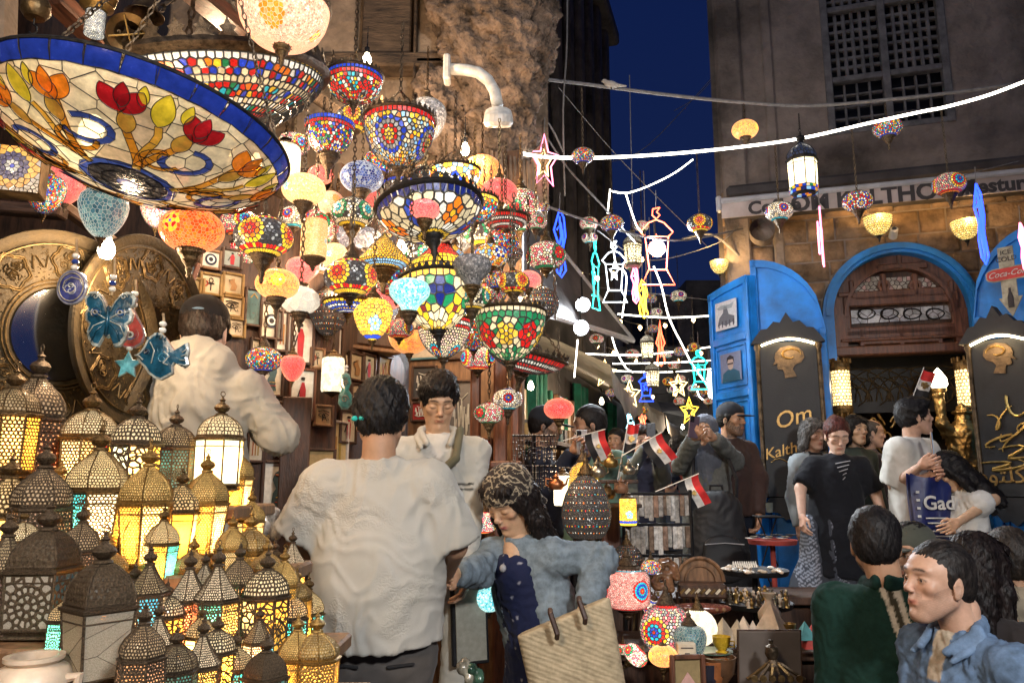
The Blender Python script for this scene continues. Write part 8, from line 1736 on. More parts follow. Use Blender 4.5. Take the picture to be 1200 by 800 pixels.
# woman in hijab
def scarf(S):
    S.ell(W(0,-.02,.035),np.array((.092,.108,.105)),Fh,.01);S.ell(W(0,-.03,-.10),np.array((.085,.09,.07)),Fh,.04);S.cap(nb+up*.04,nb-up*.03,.10,.13,.04);S.tor(nb+fw*.04-up*.02,nb+fw*.07-up*.22,(.12,.10),(.06,.06),frame(165),.05);S.ell(W(0,.085,-.008),np.array((.052,.07,.074)),Fh,.010,True)
I = person('woman in grey hijab and long grey pullover photographing with a phone',(826,507),5.6,.98,158,2,byaw=165,skin='olive',hairk=None,ground=.5,female=True,arms=(((862,540,.0),(836,512,-.28),dict(curl=.8)),((797,545,.0),(814,512,-.3),dict(curl=.8,n=(-.5,-1,0)))),top=dict(name='pullover',col=(.115,.12,.115),mat=knit,th=.045,sleeve=.068,cuff=.05,hem=.32,flare=.03,fold=.010),legs=dict(col=(.03,.03,.035)));W,nb,lat,fw,up,hips = (I[k] for k in ('W','nb','lat','fw','up','hips'));Fh = np.array(I['FH'])
sdf_part(I,'hijab',scarf,.0075,(.10,.11,.14),cloth,folds(5,.006,35));phone(I,at(813,500,5.25),(.2,-1,0),(.15,0,1),col=(.10,.07,.10),label='mauve smartphone held up by the woman in hijab')
bk = thing('backpack','black backpack worn in front by the woman in hijab','backpack',at(842,632,5.35));S = SDF();bo = bk.location;S.tor((0,0,.20),(0,0,-.24),(.17,.09),(.23,.11),np.eye(3),.04);V_,Q_ = S.mesh(.012,disp=folds(6,.006,14));obj('bag',np_mesh('bag',[(V_,Q_,(.012,.012,.014),0)],[mat('black_nylon',rough=.6,var=.2,attr=True)]),None,bk);S = SDF();S.tor((0,-.11,-.04),(0,-.115,-.18),(.13,.03),(.15,.035),np.eye(3),.02);V_,Q_ = S.mesh(.01);obj('front_pocket',np_mesh('pocket',[(V_,Q_,(.014,.014,.016),0)],[mat('black_nylon')]),None,bk)
obj('zip',MB().tube([(-.13,-.148,-.02),(0,-.155,-.01),(.13,-.148,-.02)],.004,5),mat('grey_rail'),bk);obj('carry_loop',MB().tube([(-.05,0,.27),(-.04,0,.36),(.04,0,.36),(.05,0,.27)],.010,6),leather,bk)
for s_ in (-1,1): obj('strap',MB().tube([(s_*.13,-.0,.2),(s_*.15,.02,.4),(s_*.12,.12,.56)],.014,6),leather,bk)
I = person('bearded man in black cap and dark brown jacket behind the woman in hijab',(858,492),6.0,1.05,222,-4,byaw=205,skin='tan',hairk=('short',BLKH),ground=.5,face=dict(beard=(.02,.016,.013)),arms=(((890,560,.0),(889,604,-.1)),((850,575,0),(845,620,0))),top=dict(name='jacket',col=(.055,.03,.024),th=.035,sleeve=.065),legs=dict(col=(.015,.02,.035)));cap_hat(I,(.015,.016,.02),name='black_cap')
# cafe terrace group
I = person('woman with grey wavy hair and pale vest behind the woman in black',(954,510),6.0,.95,195,-8,skin='fair',hairk=('bob',(.12,.11,.10)),ground=.5,female=True,face=dict(closed=True),top=dict(name='vest',col=(.30,.34,.36),th=.03,paint=lambda c,x: rgb(c,(np.abs(loc_(x,x['V'])[:,0]) < .06),(.02,.02,.025))),legs=dict(col=(.05,.05,.06)))
I = person('woman with black fringe and olive jacket behind the terrace group',(1003,505),6.2,.95,195,0,skin='asian',hairk=('bob',BLKH),ground=.5,female=True,face=dict(smile=1),top=dict(name='jacket',col=(.05,.06,.045),th=.03))
I = person('balding man in plaid shirt facing the cafe door',(1022,508),6.7,1.0,258,-5,skin='light',hairk=('bald',(.06,.05,.045)),ground=.5,top=dict(col=(.06,.045,.05),th=.02,paint=lambda c,x: rgb(c,((x['V'][:,2]*22) % 1 < .2) | ((x['V'][:,0]*22) % 1 < .2),(.14,.12,.13))))
def skirt_c(V): c = np.tile(np.array((.05,.055,.07)),(len(V),1));return rgb(c,(np.sin(V[:,0]*230)*np.sin(V[:,2]*230) > .1) & (np.sin(V[:,0]*28+1) > -.2),(.30,.32,.38))
I = person('red haired woman in black top and dotted skirt standing on the cafe terrace',(981,511),5.55,1.0,172,-26,skin='fair',hairk=('bun',(.09,.022,.015)),ground=.5,female=True,face=dict(closed=True),hip=(976,620,.02),sh_w=.17,arms=(((1026,578,.0),(1040,618,-.1)),((938,572,0),(940,605,-.08))),top=dict(col=(.009,.010,.014),slv='half',sl=.9,th=.035,sleeve=.062,waist=.155,chest=.155,hem=.32,flare=.05,fold=.008),legs=dict(col=SK['fair'],skirt=True,bare=True),belly=.02);hips,lat,up,fw = (I[k] for k in ('hips','lat','up','fw'))
sdf_part(I,'skirt',lambda S: [S.tor(hips+lat*.03,hips+lat*.05-up*.46,(.17,.14),(.27,.20),frame(172),.05,flat=True)],.012,0,cloth,lambda V,n: .016*np.sin(V[:,0]*55),colfn=skirt_c)
for k in range(5): obj('lace',MB().tube([I['nb']+lat*(-.05+.01*k)+fw*.135-up*(.03+.028*k)-Vector((hips.x,hips.y,.5)),I['nb']+lat*(.05-.01*k)+fw*.135-up*(.05+.028*k)-Vector((hips.x,hips.y,.5))],.003,4),mat('grey_rail'),I['root'])
def tee_c(c,x): l = loc_(x,x['V']);return rgb(c,(np.abs(l[:,0]) < .07) & (l[:,1] > .04) & (np.abs(l[:,2]+.23) < .05),(.25,.12,.04))
I = person('young man in white printed T-shirt filming with a phone on the terrace',(1073,489),5.3,1.02,262,4,byaw=215,skin='light',hairk=('thick',BLKH),ground=.5,arms=(((1058,572,-.05),(1092,556,-.28),dict(curl=.8)),((1048,568,0),(1080,545,-.3),dict(curl=.8))),top=dict(col=(.62,.60,.55),slv='half',sl=.95,th=.04,sleeve=.075,hem=.10,flare=.02,paint=tee_c),legs=dict(col=(.22,.18,.12),wide=True));phone(I,at(1092,520,5.0),(-.9,.5,0),(0,0,1),col=(.3,.2,.15),label='smartphone the young man in white T-shirt films with')
bg_ = thing('printed_bag','navy printed plastic bag with white lettering hanging from the young man in T-shirt','bag',at(1093,595,4.98));mb = MB();R_ = 8;vs = []
for i in range(R_+1):
    for j in range(R_+1): vs.append(((i/R_-.5)*.25,.012*math.sin(i*1.3+j*.6)-.02*math.sin(PI*i/R_),(.5-j/R_)*.44-.03*math.sin(i*.5)))
mb.add(vs,[(i*(R_+1)+j,i*(R_+1)+j+1,(i+1)*(R_+1)+j+1,(i+1)*(R_+1)+j) for i in range(R_) for j in range(R_)]);mb.add([(x,y+.05,z) for x,y,z in vs],[(i*(R_+1)+j,i*(R_+1)+j+1,(i+1)*(R_+1)+j+1,(i+1)*(R_+1)+j) for i in range(R_) for j in range(R_)]);mb.sm = True;obj('sheet',mb,mat('navy_plastic',(.012,.02,.11),.35,0,.2,10,.5,20),bg_)
text_obj('lettering','Gad',.12,white_paint,bg_,(.02,-.045,.03),ext=.001,off=.02);[obj('stripe',MB().box((.0,-.04,z),(w_,.003,.008)),white_paint,bg_) for z,w_ in ((-.06,.14),(-.09,.12),(-.14,.2),(-.17,.2))];[obj('stripe',MB().box((-.105,-.035,z),(.02,.003,.015)),white_paint,bg_) for z in (-.1,-.05,0,.05,.1)]
I = person('woman in white dress and dark cap bent over beside the bag',(1112,553),5.0,.93,75,-42,byaw=95,skin='asian',hairk=('long',BLKH),ground=.5,female=True,slope=(.05,0,.01),arms=(((1164,585,-.12),(1122,612,-.22)),((1130,590,.1),(1118,612,.0))),top=dict(name='dress',col=(.62,.62,.60),slv='half',sl=.5,th=.03,hem=.40,flare=.08,fold=.012),legs=dict(skirt=True,bare=True));cap_hat(I,(.05,.045,.04),name='dark_cap')
# near right group
def stripe(c,x):
    l = loc_(x,x['V']);f = l[:,0]-(.025-.36*l[:,2]);on = (l[:,2] > -.36) & (l[:,2] < .03) & (l[:,1] < .04);c = rgb(c,on & (np.abs(f) < .027),(.55,.50,.40));return rgb(c,on & (np.abs(f) < .010),(.05,.045,.03))
I = person('man in dark green polo shirt with cream shoulder stripes seen from behind',(1026,638),2.8,1.0,338,-2,slope=(.035,0,0),byaw=322,skin='warm',hairk=('short',BLKH),face=dict(beard=(.02,.015,.012)),arms=(((984,820,.1),(990,900,.2)),((1058,792,-.12),(1062,880,-.05))),top=dict(col=(.010,.036,.028),slv='half',sl=.9,th=.03,sleeve=.066,fold=.006,hem=.1,mat=knit,paint=stripe),legs=dict(col=(.03,.03,.04)))
collar(I,(.009,.032,.026),knit)
I = person('bearded man in camouflage cap hidden behind the polo shirt man',(1067,650),3.3,1.0,118,-5,skin='tan',hairk=('short',BLKH),face=dict(beard=(.015,.012,.01)),top=dict(col=(.012,.012,.015),th=.025));cap_hat(I,(.07,.075,.06),name='camouflage_cap')
I = person('woman with long straight dark hair beside the denim shirt man',(1148,668),2.85,.96,300,-8,skin='light',hairk=('long',(.012,.007,.006)),female=True,top=dict(col=(.03,.025,.025)))
I = person('man with cropped hair in beige hooded top at the frame edge',(1183,660),3.05,1.0,345,-8,skin='tan',hairk=('short',(.02,.014,.01)),arms=(None,((1215,780,-.1),(1196,742,-.2))),top=dict(name='hooded_top',col=(.26,.22,.16),mat=cloth,th=.035,sleeve=.068,fold=.010,extra=lambda G,x: G.cap(x['nb']-x['lat']*.08-x['fw']*.05+x['up']*.02,x['nb']+x['lat']*.08-x['fw']*.05+x['up']*.02,.055,k=.04)))
def den(c,x): l = loc_(x,x['V']);c = rgb(c,(np.abs(l[:,0]) < .028) & (l[:,1] > .04) & (l[:,2] > -.12),(.5,.42,.32));return c*(1+.12*nz(x['V'],30,3)[:,None])
I = person('short haired man in blue denim shirt looking toward the shop in profile',(1098,683),2.4,.98,101,4,slope=(.03,0,0),byaw=104,skin='light',hairk=('crop',(.018,.014,.012)),vox=.8,face=dict(stub=.28),arms=(((1190,860,-.1),(1150,930,-.2)),((1080,870,.1),(1070,930,-.1))),top=dict(name='denim_shirt',col=(.13,.205,.33),mat=denim,th=.034,sleeve=.068,fold=.009,ff=17,paint=den),legs=dict(col=(.04,.045,.06)))
collar(I,(.15,.23,.36),denim)
# ---------------------------------------------------------------- goods on the tables
random.seed(12)
gt = thing('display_table','dark stepped display of tables holding the souvenirs beside the straw bag','table',(.98,3.75,0))
for (x,y,sx,sy,z) in ((-.1,-.35,1.1,.5,.86),(.15,.15,1.5,.5,1.06),(.35,.62,1.7,.4,1.22)): obj('board',MB().box((x,y,z),(sx,sy,.04),bev=.006),wood_dark,gt);obj('cabinet',MB().box((x,y+.02,z/2-.02),(sx-.08,sy-.06,z-.04),bev=.01),wood_dark,gt)
GS = dict(group='lit lamps standing among the souvenirs',cat='table lamp',name='table_lamp',chain=0)
lamp(735,690,54,3.6,'drum','pink_flower','pink glass drum lamp with one large blue and red rosette',2,'top',rot=-1.57-.5,**GS);lamp(781,737,62,3.5,'globe','flower_multi','big globe lamp with coloured flower rings beside the pink drum',2,'top',rot=.9,**GS)
lamp(818,735,44,3.55,'globe','ivory','glowing ivory speckled lamp behind the green vase',2,'top',**GS);lamp(745,767,30,3.2,'oval','flower_red','tilted lit globe with red flowers low by the straw bag',3,'cup',tilt=(.3,-.7),**GS);lamp(777,768,34,3.25,'oval','crackle_amber','salmon crackled globe on dark cup below the big globe',2,'cup',**GS)
lamp(763,664,24,3.7,'oval','multi','small red and green globe behind the pink drum',2,'top',**GS);lamp(766,710,26,3.6,'globe','star_blue','white globe with blue square between drum and big globe',2,'top',tilt=(0,.6),**GS);lamp(730,760,18,3.25,'oval','flower_red','red flowered globe half behind the straw bag',2,'top',**GS)
lamp(566,612,36,3.9,'oval','flower_multi','bright yellow and red globe between the jacket and the bandana woman',3,'top',**GS);lamp(573,700,34,3.5,'globe','crackle_teal','green glowing globe framed by the woman arm',2,'top',**GS);lamp(577,655,22,3.7,'drop','crackle_navy','blue lit glass drop above the green globe',3,'top',**GS)
lamp(660,575,22,4.1,'tube','ivory','yellow lit glass cylinder by the necklace stand',3,'top',**GS);lamp(736,600,20,4.0,'tube','tif_amber','lit yellow and blue cylinder below the teapots',3,'top',**GS)
lamp(735,655,36,3.9,'globe','bead_dark','dark brass beaded globe above the pink drum',0,'top',**GS);lamp(687,600,58,3.9,'egg','bead_dark','tall dome lamp beaded in red and yellow on dark ground',1,'top',rot=0,**GS);lamp(683,572,42,4.1,'egg','tif_yellow','lit yellow scrolled dome lamp behind the beaded one',2,'top',**GS)
lamp(808,752,40,3.4,'drop','crackle_sea','green mottled glass vase lamp under the ivory lamp',0,'top',**GS)
def strand_rack(name,label,u0,u1,v0,v1,d,n,cols,rows=2):
    a,b = at(u0,v0,d),at(u1,v0,d);zb = at(u0,v1,d).z;t = thing(name,label,'rack',((a.x+b.x)/2,d,0));W_ = b.x-a.x;zt = a.z
    for r in range(rows): obj('rail',MB().tube([(-W_/2,0,zt-(zt-zb)*r/rows),(W_/2,0,zt-(zt-zb)*r/rows)],.008,6),iron,t)
    obj('stand',MB().tube([(0,.03,0),(0,.03,zt)],.014,6),iron,t)
    for r in range(rows):
        z0 = zt-(zt-zb)*r/rows
        for k in range(n):
            x = -W_/2+W_*(k+.5)/n;L_ = (zt-zb)/rows*random.uniform(.7,1);mb = MB();c = random.choice(cols);w = W_/n*.32
            for q in range(14): a_ = PI*q/13;mb.lathe([(0,-.006),(.0065,0),(0,.006)],5,(x-w*math.cos(a_)*(1),-.015+random.uniform(-.004,.004),z0-L_*math.sin(a_)),col=jit(c,.4))
            mb.tube([(x-w*math.cos(PI*q/7),-.015,z0-L_*math.sin(PI*q/7)) for q in range(8)],.003,3,col=c);obj('necklace',mb,attr_gloss,t)
    return t
strand_rack('necklace_rack','rack of dark beaded necklaces in front of the phone user',600,652,510,582,4.2,9,[DRK,(.06,.03,.02),(.03,.03,.05),(.2,.18,.16)]);strand_rack('necklace_rack','second rack of brown beaded strands beside the lit yellow cylinder',655,692,548,590,4.3,7,[(.1,.05,.03),DRK,(.15,.1,.08)],1)
kr = thing('keychain_rack','metal rack hung with bagged keychains and magnets','rack',(at(770,600,4.2).x,4.2,0));mb = MB();zk = at(770,578,4.2).z
for r in range(3): obj('rail',MB().tube([(-.17,0,zk-r*.16),(.17,0,zk-r*.16)],.007,6),iron,kr)
for sx in (-.18,.18): obj('stand',MB().tube([(sx,0,0),(sx,0,zk+.02)],.01,6),iron,kr)
plm = mat('clear_packet',rough=.15,var=.4,scale=40,bump=.6,bscale=60,attr=True,coat=.8)
for k in range(42):
    r = k % 3;x = -.16+.32*(k//3)/13;h_ = random.uniform(.10,.15);y = random.uniform(-.05,.02);o = obj('packet',MB().box((x,y,zk-r*.16-h_/2-.01),(.026,.008,h_),Matrix.Rotation(random.uniform(-.2,.2),3,'Z'),col=random.choice([(.5,.48,.45),(.38,.36,.33),(.2,.14,.1),(.6,.58,.55),(.3,.2,.15)]),bev=.003),plm,kr)
for k in range(10): obj('beaded_tassel',MB().tube([(-.15+k*.033,-.04,zk-.5),(-.15+k*.033+.01,-.05,zk-.6),(-.15+k*.033,-.04,zk-.7)],.008,5),wood_mid if k % 2 else brass_dark,kr)
# flags
def flag(u,v,w_,h_,d,ang,lab,swap=1):
    s_ = scale_at(u,v,d);t = thing('small_flag',lab,'flag',at(u,v,d));t.rotation_euler = (0,math.radians(ang),0);nx = 9;W_,H_ = w_*s_,h_*s_
    for r,c in enumerate([(.6,.02,.02),(.7,.68,.64),(.012,.012,.014)]):
        mb = MB();vs = [(W_*i/nx,.010*math.sin(i*.9)+.004*z,H_*(.5-(r+z)/3)-.008*math.sin(i*.5)) for i in range(nx+1) for z in (0,1)];mb.add(vs,[(2*i,2*i+2,2*i+3,2*i+1) for i in range(nx)],c);mb.sm = True;obj('stripe',mb,attr_matte,t)
    mb = MB();e = H_*.11;mb.prism([(W_*.5+x*e,z*e-.004) for x,z in ((-.3,1),(.3,1),(.35,.5),(1,.7),(.8,-.5),(.35,-.3),(.3,-1),(-.3,-1),(-.35,-.3),(-.8,-.5),(-1,.7),(-.35,.5))],-.02,.016);obj('emblem',mb,brass_gold,t)
    obj('stick',MB().tube([(0,0,H_*.55),(0,0,-H_*1.6)],.003,5),bead_white,t)
flag(764,513,34,26,4.3,60,'flag with red white and black bands slanting in front of the glasses wearing man');flag(806,560,36,26,4.3,68,'flag of red white and black bands against the black backpack');flag(697,506,34,24,4.4,75,'flag hanging limp over the silver ornaments before the henley shirt');flag(733,512,14,34,4.5,12,'narrow folded flag between the two men');flag(1076,448,16,36,5.6,25,'flag held above the young man in T-shirt')
# little brass things, teapots, figurines
def ornament(kind,u,v,h_,d,lab,m,cat='ornament'):
    s_ = h_*scale_at(u,v,d);t = thing(kind,lab,cat,at(u,v,d),random.uniform(0,6));K = {'teapot': [(0,0),(.28,.02),(.4,.2),(.36,.42),(.16,.55),(.12,.6),(.2,.64),(.1,.72),(.03,.8),(.06,.86),(0,.9)],'vase': [(0,0),(.2,.0),(.16,.08),(.3,.35),(.3,.5),(.12,.75),(.1,.85),(.2,1),(.17,1)],'idol': [(0,0),(.22,.0),(.2,.08),(.12,.14),(.15,.35),(.19,.55),(.16,.68),(.07,.74),(.10,.84),(.09,.93),(0,1)],'plate': [(0,0),(.3,0),(.5,.06),(.5,.08),(.28,.03),(0,.03)],'cup': [(0,0),(.3,0),(.32,.1),(.2,.14),(.4,.4),(.46,.8),(.43,.8),(.36,.4),(0,.2)],'pyramid': None}[kind]
    if K: obj('body',smooth_by(MB().lathe([(r*s_,z*s_) for r,z in K],14).mesh(),50),m,t)
    else: mb = MB();mb.add([(-.5*s_,-.5*s_,0),(.5*s_,-.5*s_,0),(.5*s_,.5*s_,0),(-.5*s_,.5*s_,0),(0,0,s_)],[(0,1,4),(1,2,4),(2,3,4),(3,0,4),(3,2,1,0)]);obj('body',mb,m,t)
    if kind == 'teapot': obj('spout',MB().tube([(.34*s_,0,.2*s_),(.55*s_,0,.3*s_),(.62*s_,0,.55*s_),(.72*s_,0,.6*s_)],[.08*s_,.06*s_,.04*s_,.03*s_],6),m,t);obj('handle',MB().tube([(-.34*s_,0,.15*s_),(-.6*s_,0,.25*s_),(-.58*s_,0,.55*s_),(-.25*s_,0,.52*s_)],.035*s_,6),m,t)
    if kind == 'cup': obj('handle',MB().tube([(.4*s_,0,.6*s_),(.62*s_,0,.6*s_),(.6*s_,0,.35*s_),(.36*s_,0,.35*s_)],.04*s_,5),m,t)
    if kind == 'idol': obj('arm',MB().tube([(.15*s_,0,.6*s_),(.26*s_,-.05*s_,.45*s_),(.12*s_,-.14*s_,.4*s_),(-.12*s_,-.14*s_,.4*s_),(-.26*s_,-.05*s_,.45*s_),(-.15*s_,0,.6*s_)],.04*s_,5),m,t)
    return t
sil = mat('silver_brass',(.45,.40,.30),.3,.9,.4,30,.3,90);lime = mat('limestone',(.42,.34,.25),.85,0,.3,14,.5,60);alab = mat('alabaster')
for k,(u,v,h_,m,lab) in enumerate(((700,560,26,sil,'bright little teapot nearest the limp flag'),(716,548,22,brass_gold,'gold teapot under the narrow folded flag'),(712,585,24,brass,'brass teapot beside the tall beaded dome'),(728,578,22,mat('clay_brown',(.25,.12,.06),.6),'clay brown teapot above the lit blue cylinder'),(737,556,20,sil,'small silver teapot left of the keychain rack'),(652,574,24,mat('copper',(.4,.16,.07),.35,.9),'copper oil lamp shaped pot behind the bandana'))): ornament('teapot',u,v,h_,4.05,lab,m,'teapot')
sf_ = thing('ornament_stand','dark stand carrying the teapots behind the beaded dome lamp','stand',(at(718,600,4.15).x,4.15,0));zz = at(718,590,4.15).z
for q,z in enumerate((zz,at(718,562,4.15).z)): obj('board',MB().box((0,.06+.1*q,z-.01),(.30,.2,.02),bev=.004),wood_dark,sf_)
obj('post',MB().box((0,.12,zz/2),(.1,.08,zz),bev=.01),wood_red,sf_)
def round_table(u,v,w_,d,lab,m=iron):
    p = at(u,v,d);R_ = w_/2*scale_at(u,v,d);t = thing('round_tray_table',lab,'table',(p.x,d,0));obj('table_top',smooth_by(MB().lathe([(0,p.z-.02),(R_*.96,p.z-.02),(R_,p.z),(R_,p.z+.006),(R_*.94,p.z-.003),(0,p.z-.003)],32).mesh(),40),m,t);obj('leg',MB().tube([(0,0,0),(0,0,p.z-.02)],.016,8),m,t);obj('foot',MB().lathe([(0,0),(.16,0),(.15,.02),(.03,.04)],16),m,t);return p.z,R_,p
Z1,R1,p1_ = round_table(884,668,78,4.3,'round dark tray table with shell strings and ivory pieces');Z2,R2,p2_ = round_table(886,706,84,3.95,'round dark tray table crowded with small gilt figurines');Z3,R3_,p3_ = round_table(905,633,56,4.8,'small red covered table under the iron basket',mat('red_cloth',(.3,.04,.03),.8))
SEC = ['front','inner front','middle','inner back','back','far rim'];MN = ['gilt','dark bronze','cream','brass']
for k in range(46):
    sec = (k//4) % 6;r = R2*(.85-.30*sec+random.uniform(-.08,.08));x = random.uniform(-1,1)*math.sqrt(max(.01,(R2*.9)**2-r*r));q = Vector((p2_.x+x,3.95-r,Z2));tall = k//24;s_ = random.uniform(.04,.052)+.022*tall;t = thing('figurine','%s %s figurine, %s row of the crowded tray table' % (['short','tall'][tall],MN[k % 4],SEC[sec]),'figurine',q,random.uniform(0,6),'figurines on the crowded tray table')
    obj('body',smooth_by(MB().lathe([(r_*s_*random.uniform(.9,1.2),z*s_) for r_,z in ((0,0),(.22,.0),(.2,.1),(.12,.2),(.18,.45),(.2,.6),(.07,.72),(.12,.84),(.08,.95),(0,1))],8).mesh(),50),[brass_gold,bronze_old,alab,sil][k % 4],t)
for k in range(34):
    sec = (k//3) % 6;r = R1*(.85-.30*sec+random.uniform(-.08,.08));x = random.uniform(-1,1)*math.sqrt(max(.01,(R1*.9)**2-r*r));q = Vector((p1_.x+x,4.3-r,Z1+.008));o = obj('carved_piece',smooth_by(MB().lathe(ell(.012+.007*(k//18),.009,6),8).mesh()),[alab,bead_white,lime][k % 3],None,q);tag(o,'%s %s carved piece, %s row of the shell tray table' % (['small','larger'][k//18],['ivory coloured','white','sand coloured'][k % 3],SEC[sec]),'carving','carved pieces on the shell tray table')
for k in range(11): u = 858+k*2.6;q = at(u,664,4.22);tag(obj('white_bead_strand',MB().tube([q,q+Vector((.004,-.01,.028)),q+Vector((.008,-.02,.0))],.004,5),bead_white),'white bead strand standing on the shell tray table, %s in its row' % ['first','second','third','fourth','fifth','sixth','seventh','eighth','ninth','tenth','last'][k],'beads','white bead strands in a row')
for k,(u,v,h_,m,lab) in enumerate(((848,752,28,lime,'grey stone pyramid behind the yellow cup'),(865,752,26,lime,'small pale pyramid right of the grey one'),(905,745,38,alab,'tall pale engraved pyramid behind the grey board'),(872,742,20,alab,'small white pyramid among the row'),(883,745,18,alab,'smallest white pyramid beside the board'),(953,758,26,mat('coloured_plaster',(.5,.06,.05),.7),'red and white painted pyramid at the table end'),(944,748,20,mat('teal_plaster',(.1,.35,.38),.7),'teal tipped little pyramid behind the red one'),(960,752,22,alab,'white pyramid behind the red painted one'))): t = ornament('pyramid',u,v,h_,3.6,lab,m,'pyramid');t.rotation_euler[2] = .5+k*.2
ornament('vase',903,740,44,3.75,'buff alabaster vase behind the pale pyramid',alab,'vase');ornament('cup',846,765,24,3.4,'yellow painted cup on the pile of plates',mat('yellow_glaze',(.65,.42,.03),.25,0,.3,20,coat=.5),'cup');ornament('cup',925,745,18,3.6,'little gilt cup near the painted pyramids',brass_gold,'cup')
for k in range(6): t = ornament('plate',836,788-k*4.5,46,3.4,['red painted','cream','dark rimmed','cream and black','patterned','green rimmed'][k]+' plate, %s in the pile' % ['lowest','second','third','fourth','fifth','topmost'][k],[mat('plate_%d'%k,c,.3,0,.5,30,coat=.5) for k,c in enumerate(((.4,.05,.03),CRE,(.05,.04,.04),CRE,(.35,.3,.2),(.1,.2,.15)))][k],'plate')
for k in range(3): ornament('cup',828+k*8,812-k*3,44,3.3,['dark','terracotta','brown'][k]+' glazed bowl under the plates',mat('bowl_%d'%k,((.03,.03,.05),(.4,.14,.05),(.12,.06,.03))[k],.3,0,.3,20,coat=.5),'bowl')
bx_ = thing('carved_chest','domed carved wooden chest with its round lid raised','chest',at(822,690,3.95),-.15);arc = [(.11*math.cos(a*PI/12),.035+.11*math.sin(a*PI/12)) for a in range(13)];obj('lid',MB().prism(arc,.03,.06),wood_mid,bx_);m = MB();m.tube([(.112*math.cos(a*PI/14),.025,.035+.112*math.sin(a*PI/14)) for a in range(15)],.010,6);m.tube([(.075*math.cos(a*PI/14),.02,.035+.075*math.sin(a*PI/14)) for a in range(15)],.005,5);obj('lid_moulding',m,wood_mid,bx_);obj('box',MB().box((0,-.01,.0),(.23,.13,.07),bev=.01),wood_dark,bx_)
for k in range(9): obj('inlay',MB().box((-.096+k*.024,-.078,.0),(.012,.006,.03),Matrix.Rotation(.78,3,'Y')),ivory if k % 2 else brass,bx_)
bx_ = thing('carved_boat','reddish carved wooden boat shaped tray below the domed chest','carving',at(822,712,3.8),-.1);S = SDF();S.ell((0,0,0),(.14,.05,.03),None,.02);S.ell((0,0,.025),(.12,.035,.022),None,.008,True);V_,Q_ = S.mesh(.006);obj('hull',np_mesh('hull',[(V_,Q_,(.16,.05,.03),0)],[attr_gloss]),None,bx_);[obj('stud',MB().lathe(ell(.01,.01,5),8,(-.1+k*.033,-.038,.0)),wood_mid,bx_) for k in range(7)]
for k,(u,v,lab) in enumerate(((776,682,'curled brown wooden carving behind the small lit globe'),(783,668,'upright wooden scroll carving near the keychain rack'))): t = thing('wood_carving',lab,'carving',at(u,v,3.8));S = SDF();[S.cap((.04*math.cos(a*.8),0,.05*math.sin(a*.8)+.01*a-.03),(.04*math.cos(a*.8+.8),0,.05*math.sin(a*.8+.8)+.01*a-.02),.02,k=.01) for a in range(6)];V_,Q_ = S.mesh(.006);obj('body',np_mesh('body',[(V_,Q_,(.2,.1,.05),0)],[attr_gloss]),None,t)
bd_ = thing('grey_board','plain grey brown board leaning behind the brass camel ornament','board',at(905,775,3.25));obj('panel',MB().box((0,.03,0),(.25,.012,.23),Matrix.Rotation(.12,3,'X'),bev=.003),mat('grey_card',(.13,.105,.09),.8,0,.15,6,.1),bd_);obj('edge',MB().box((0,.035,0),(.26,.008,.24),Matrix.Rotation(.12,3,'X')),wood_dark,bd_)
t = thing('brass_spider_ornament','dark round brass ornament with drooping jointed arms before the grey board','ornament',at(905,775,3.12));obj('head',smooth_by(MB().lathe([(0,.085),(.008,.08),(.006,.066),(.022,.055),(.027,.03),(.018,.01),(.03,-.01),(.026,-.03)],16).mesh()),bronze_old,t)
for k in range(6): s_ = (k-2.5)/2.5;obj('arm',MB().tube([(0,0,.0),(.03*s_,-.02,-.005),(.075*s_,-.03,-.035),(.11*s_,-.035,-.065+.01*abs(s_))],.007,5),[brass,bronze_old][k % 2],t);obj('medal',MB().lathe([(0,-.003),(.013,-.003),(.013,.003),(0,.003)],14,M=Matrix.Translation((.085*s_,-.045,-.05)) @ Matrix.Rotation(PI/2,4,'X')),brass,t)
t = thing('framed_plaque','wood framed plaque with a pale pyramid motif, front of the table','picture',at(806,790,3.2),.1);m = MB();[m.box((sx*.062,0,0),(.02,.02,.15),bev=.004) for sx in (-1,1)];[m.box((0,0,sz*.066),(.105,.02,.018),bev=.004) for sz in (-1,1)];obj('frame',m,wood_red,t);obj('print',MB().box((0,.006,0),(.11,.004,.12),col=(.3,.22,.1)),attr_print,t);obj('drawing',MB().prism([(-.05,-.06),(.05,-.06),(0,.01)],-.001,.002,col=(.6,.35,.3)),attr_print,t)
t = thing('label_block','cream block with small dark ornament print below the green vase','box',at(804,762,3.3));obj('block',MB().box((0,0,0),(.075,.04,.065),bev=.004),ivory,t);obj('print',MB().box((0,-.022,-.012),(.02,.002,.015),bev=.0),letter_m,t);obj('print',MB().box((0,-.022,.015),(.05,.002,.004)),letter_m,t)
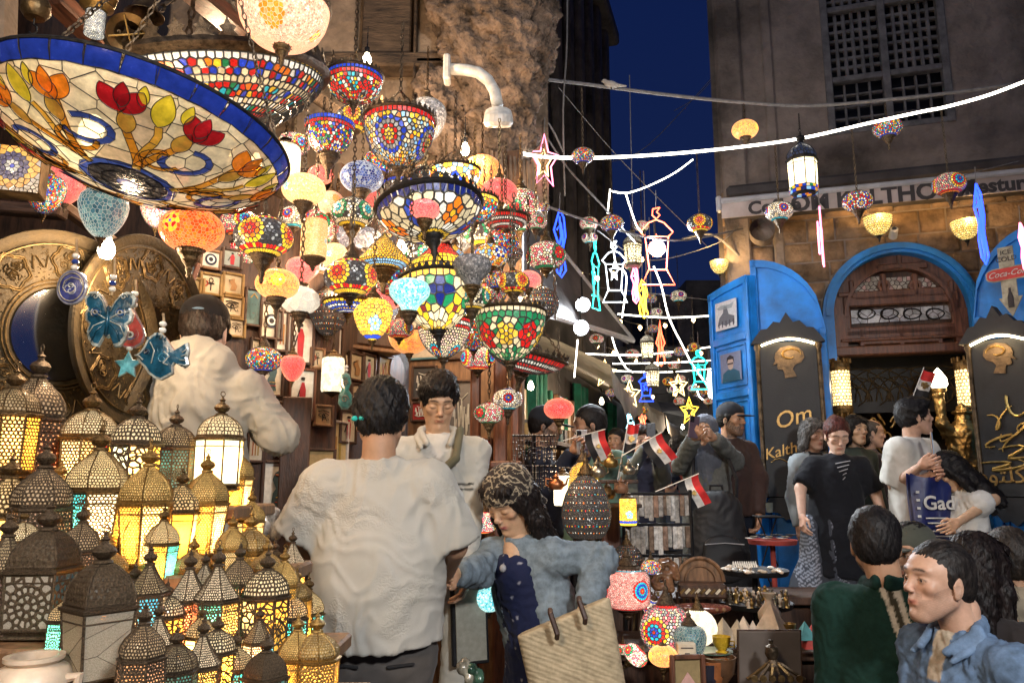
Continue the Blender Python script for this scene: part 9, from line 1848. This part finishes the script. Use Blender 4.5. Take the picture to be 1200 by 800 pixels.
# iron basket and bottle on the red table, white figurines by the lanterns
ib = thing('iron_side_table','thin iron side table with a small glass by the black top woman','table',at(899,605,5.0));obj('table_top',MB().box((0,0,0),(.15,.15,.012),bev=.004),iron,ib);[obj('leg',MB().tube([(sx*.06,0,0),(-sx*.05,0,-.3),(sx*.06,0,-.55)],.005,4),iron,ib) for sx in (-1,1)];t = thing('glass_tumbler','small glass with clear top on the iron side table','glass',at(902,600,5.0));obj('body',MB().lathe([(0,0),(.02,0),(.024,.06),(.022,.06),(.018,.005)],14),mat('bottle_glass',(.12,.14,.13),.1,0,.2,20,coat=1),t)
for k in range(9): a = random.uniform(-.12,.12);ornament('plate',880+k*6,631-(k%3)*2,14,4.7,'%s small dish, %s on the red table' % (['white','grey','dark'][k%3],['first','second','third'][k//3]+' along'),[bead_white,sil,iron][k%3],'dish')
for k,(u,v,h_,lab) in enumerate(((312,612,34,'white carved bird figurine beside the sleeve'),(322,616,38,'crumpled white plaster figurine behind the gold lantern'),(545,790,34,'small pale figurine at the trouser leg'),(556,796,30,'green figurine by the bag corner'),(362,640,40,'brown elephant like carving at the shirt hem'),(372,625,34,'dark brown carving between lantern and shirt'))):
    t = thing('figurine',lab,'figurine',at(u,v,[2.9,2.9,3.0,3.0,3.0,3.1][k]));s_ = h_*px(2.95);S = SDF();
    for q in range(5): S.ell((random.uniform(-.2,.2)*s_,random.uniform(-.1,.1)*s_,s_*(-.3+q*.17)),(s_*random.uniform(.14,.24),)*3,None,.01)
    V_,Q_ = S.mesh(.006,disp=folds(k,.003,60));obj('body',np_mesh('body',[(V_,Q_,[(.5,.48,.45),(.5,.48,.45),(.4,.38,.3),(.05,.12,.08),(.16,.08,.04),(.08,.04,.025)][k],0)],[attr_gloss]),None,t)
lf = thing('leaning_mirror_frame','black framed pale panel leaning behind the bandana woman','picture',at(551,720,3.45),.5);lf.rotation_euler[0] = -.1;obj('frame',MB().box((0,.01,0),(.17,.02,.40),bev=.004),iron,lf);obj('print',MB().box((0,-.004,0),(.14,.006,.37),col=(.3,.29,.24)),attr_print,lf)
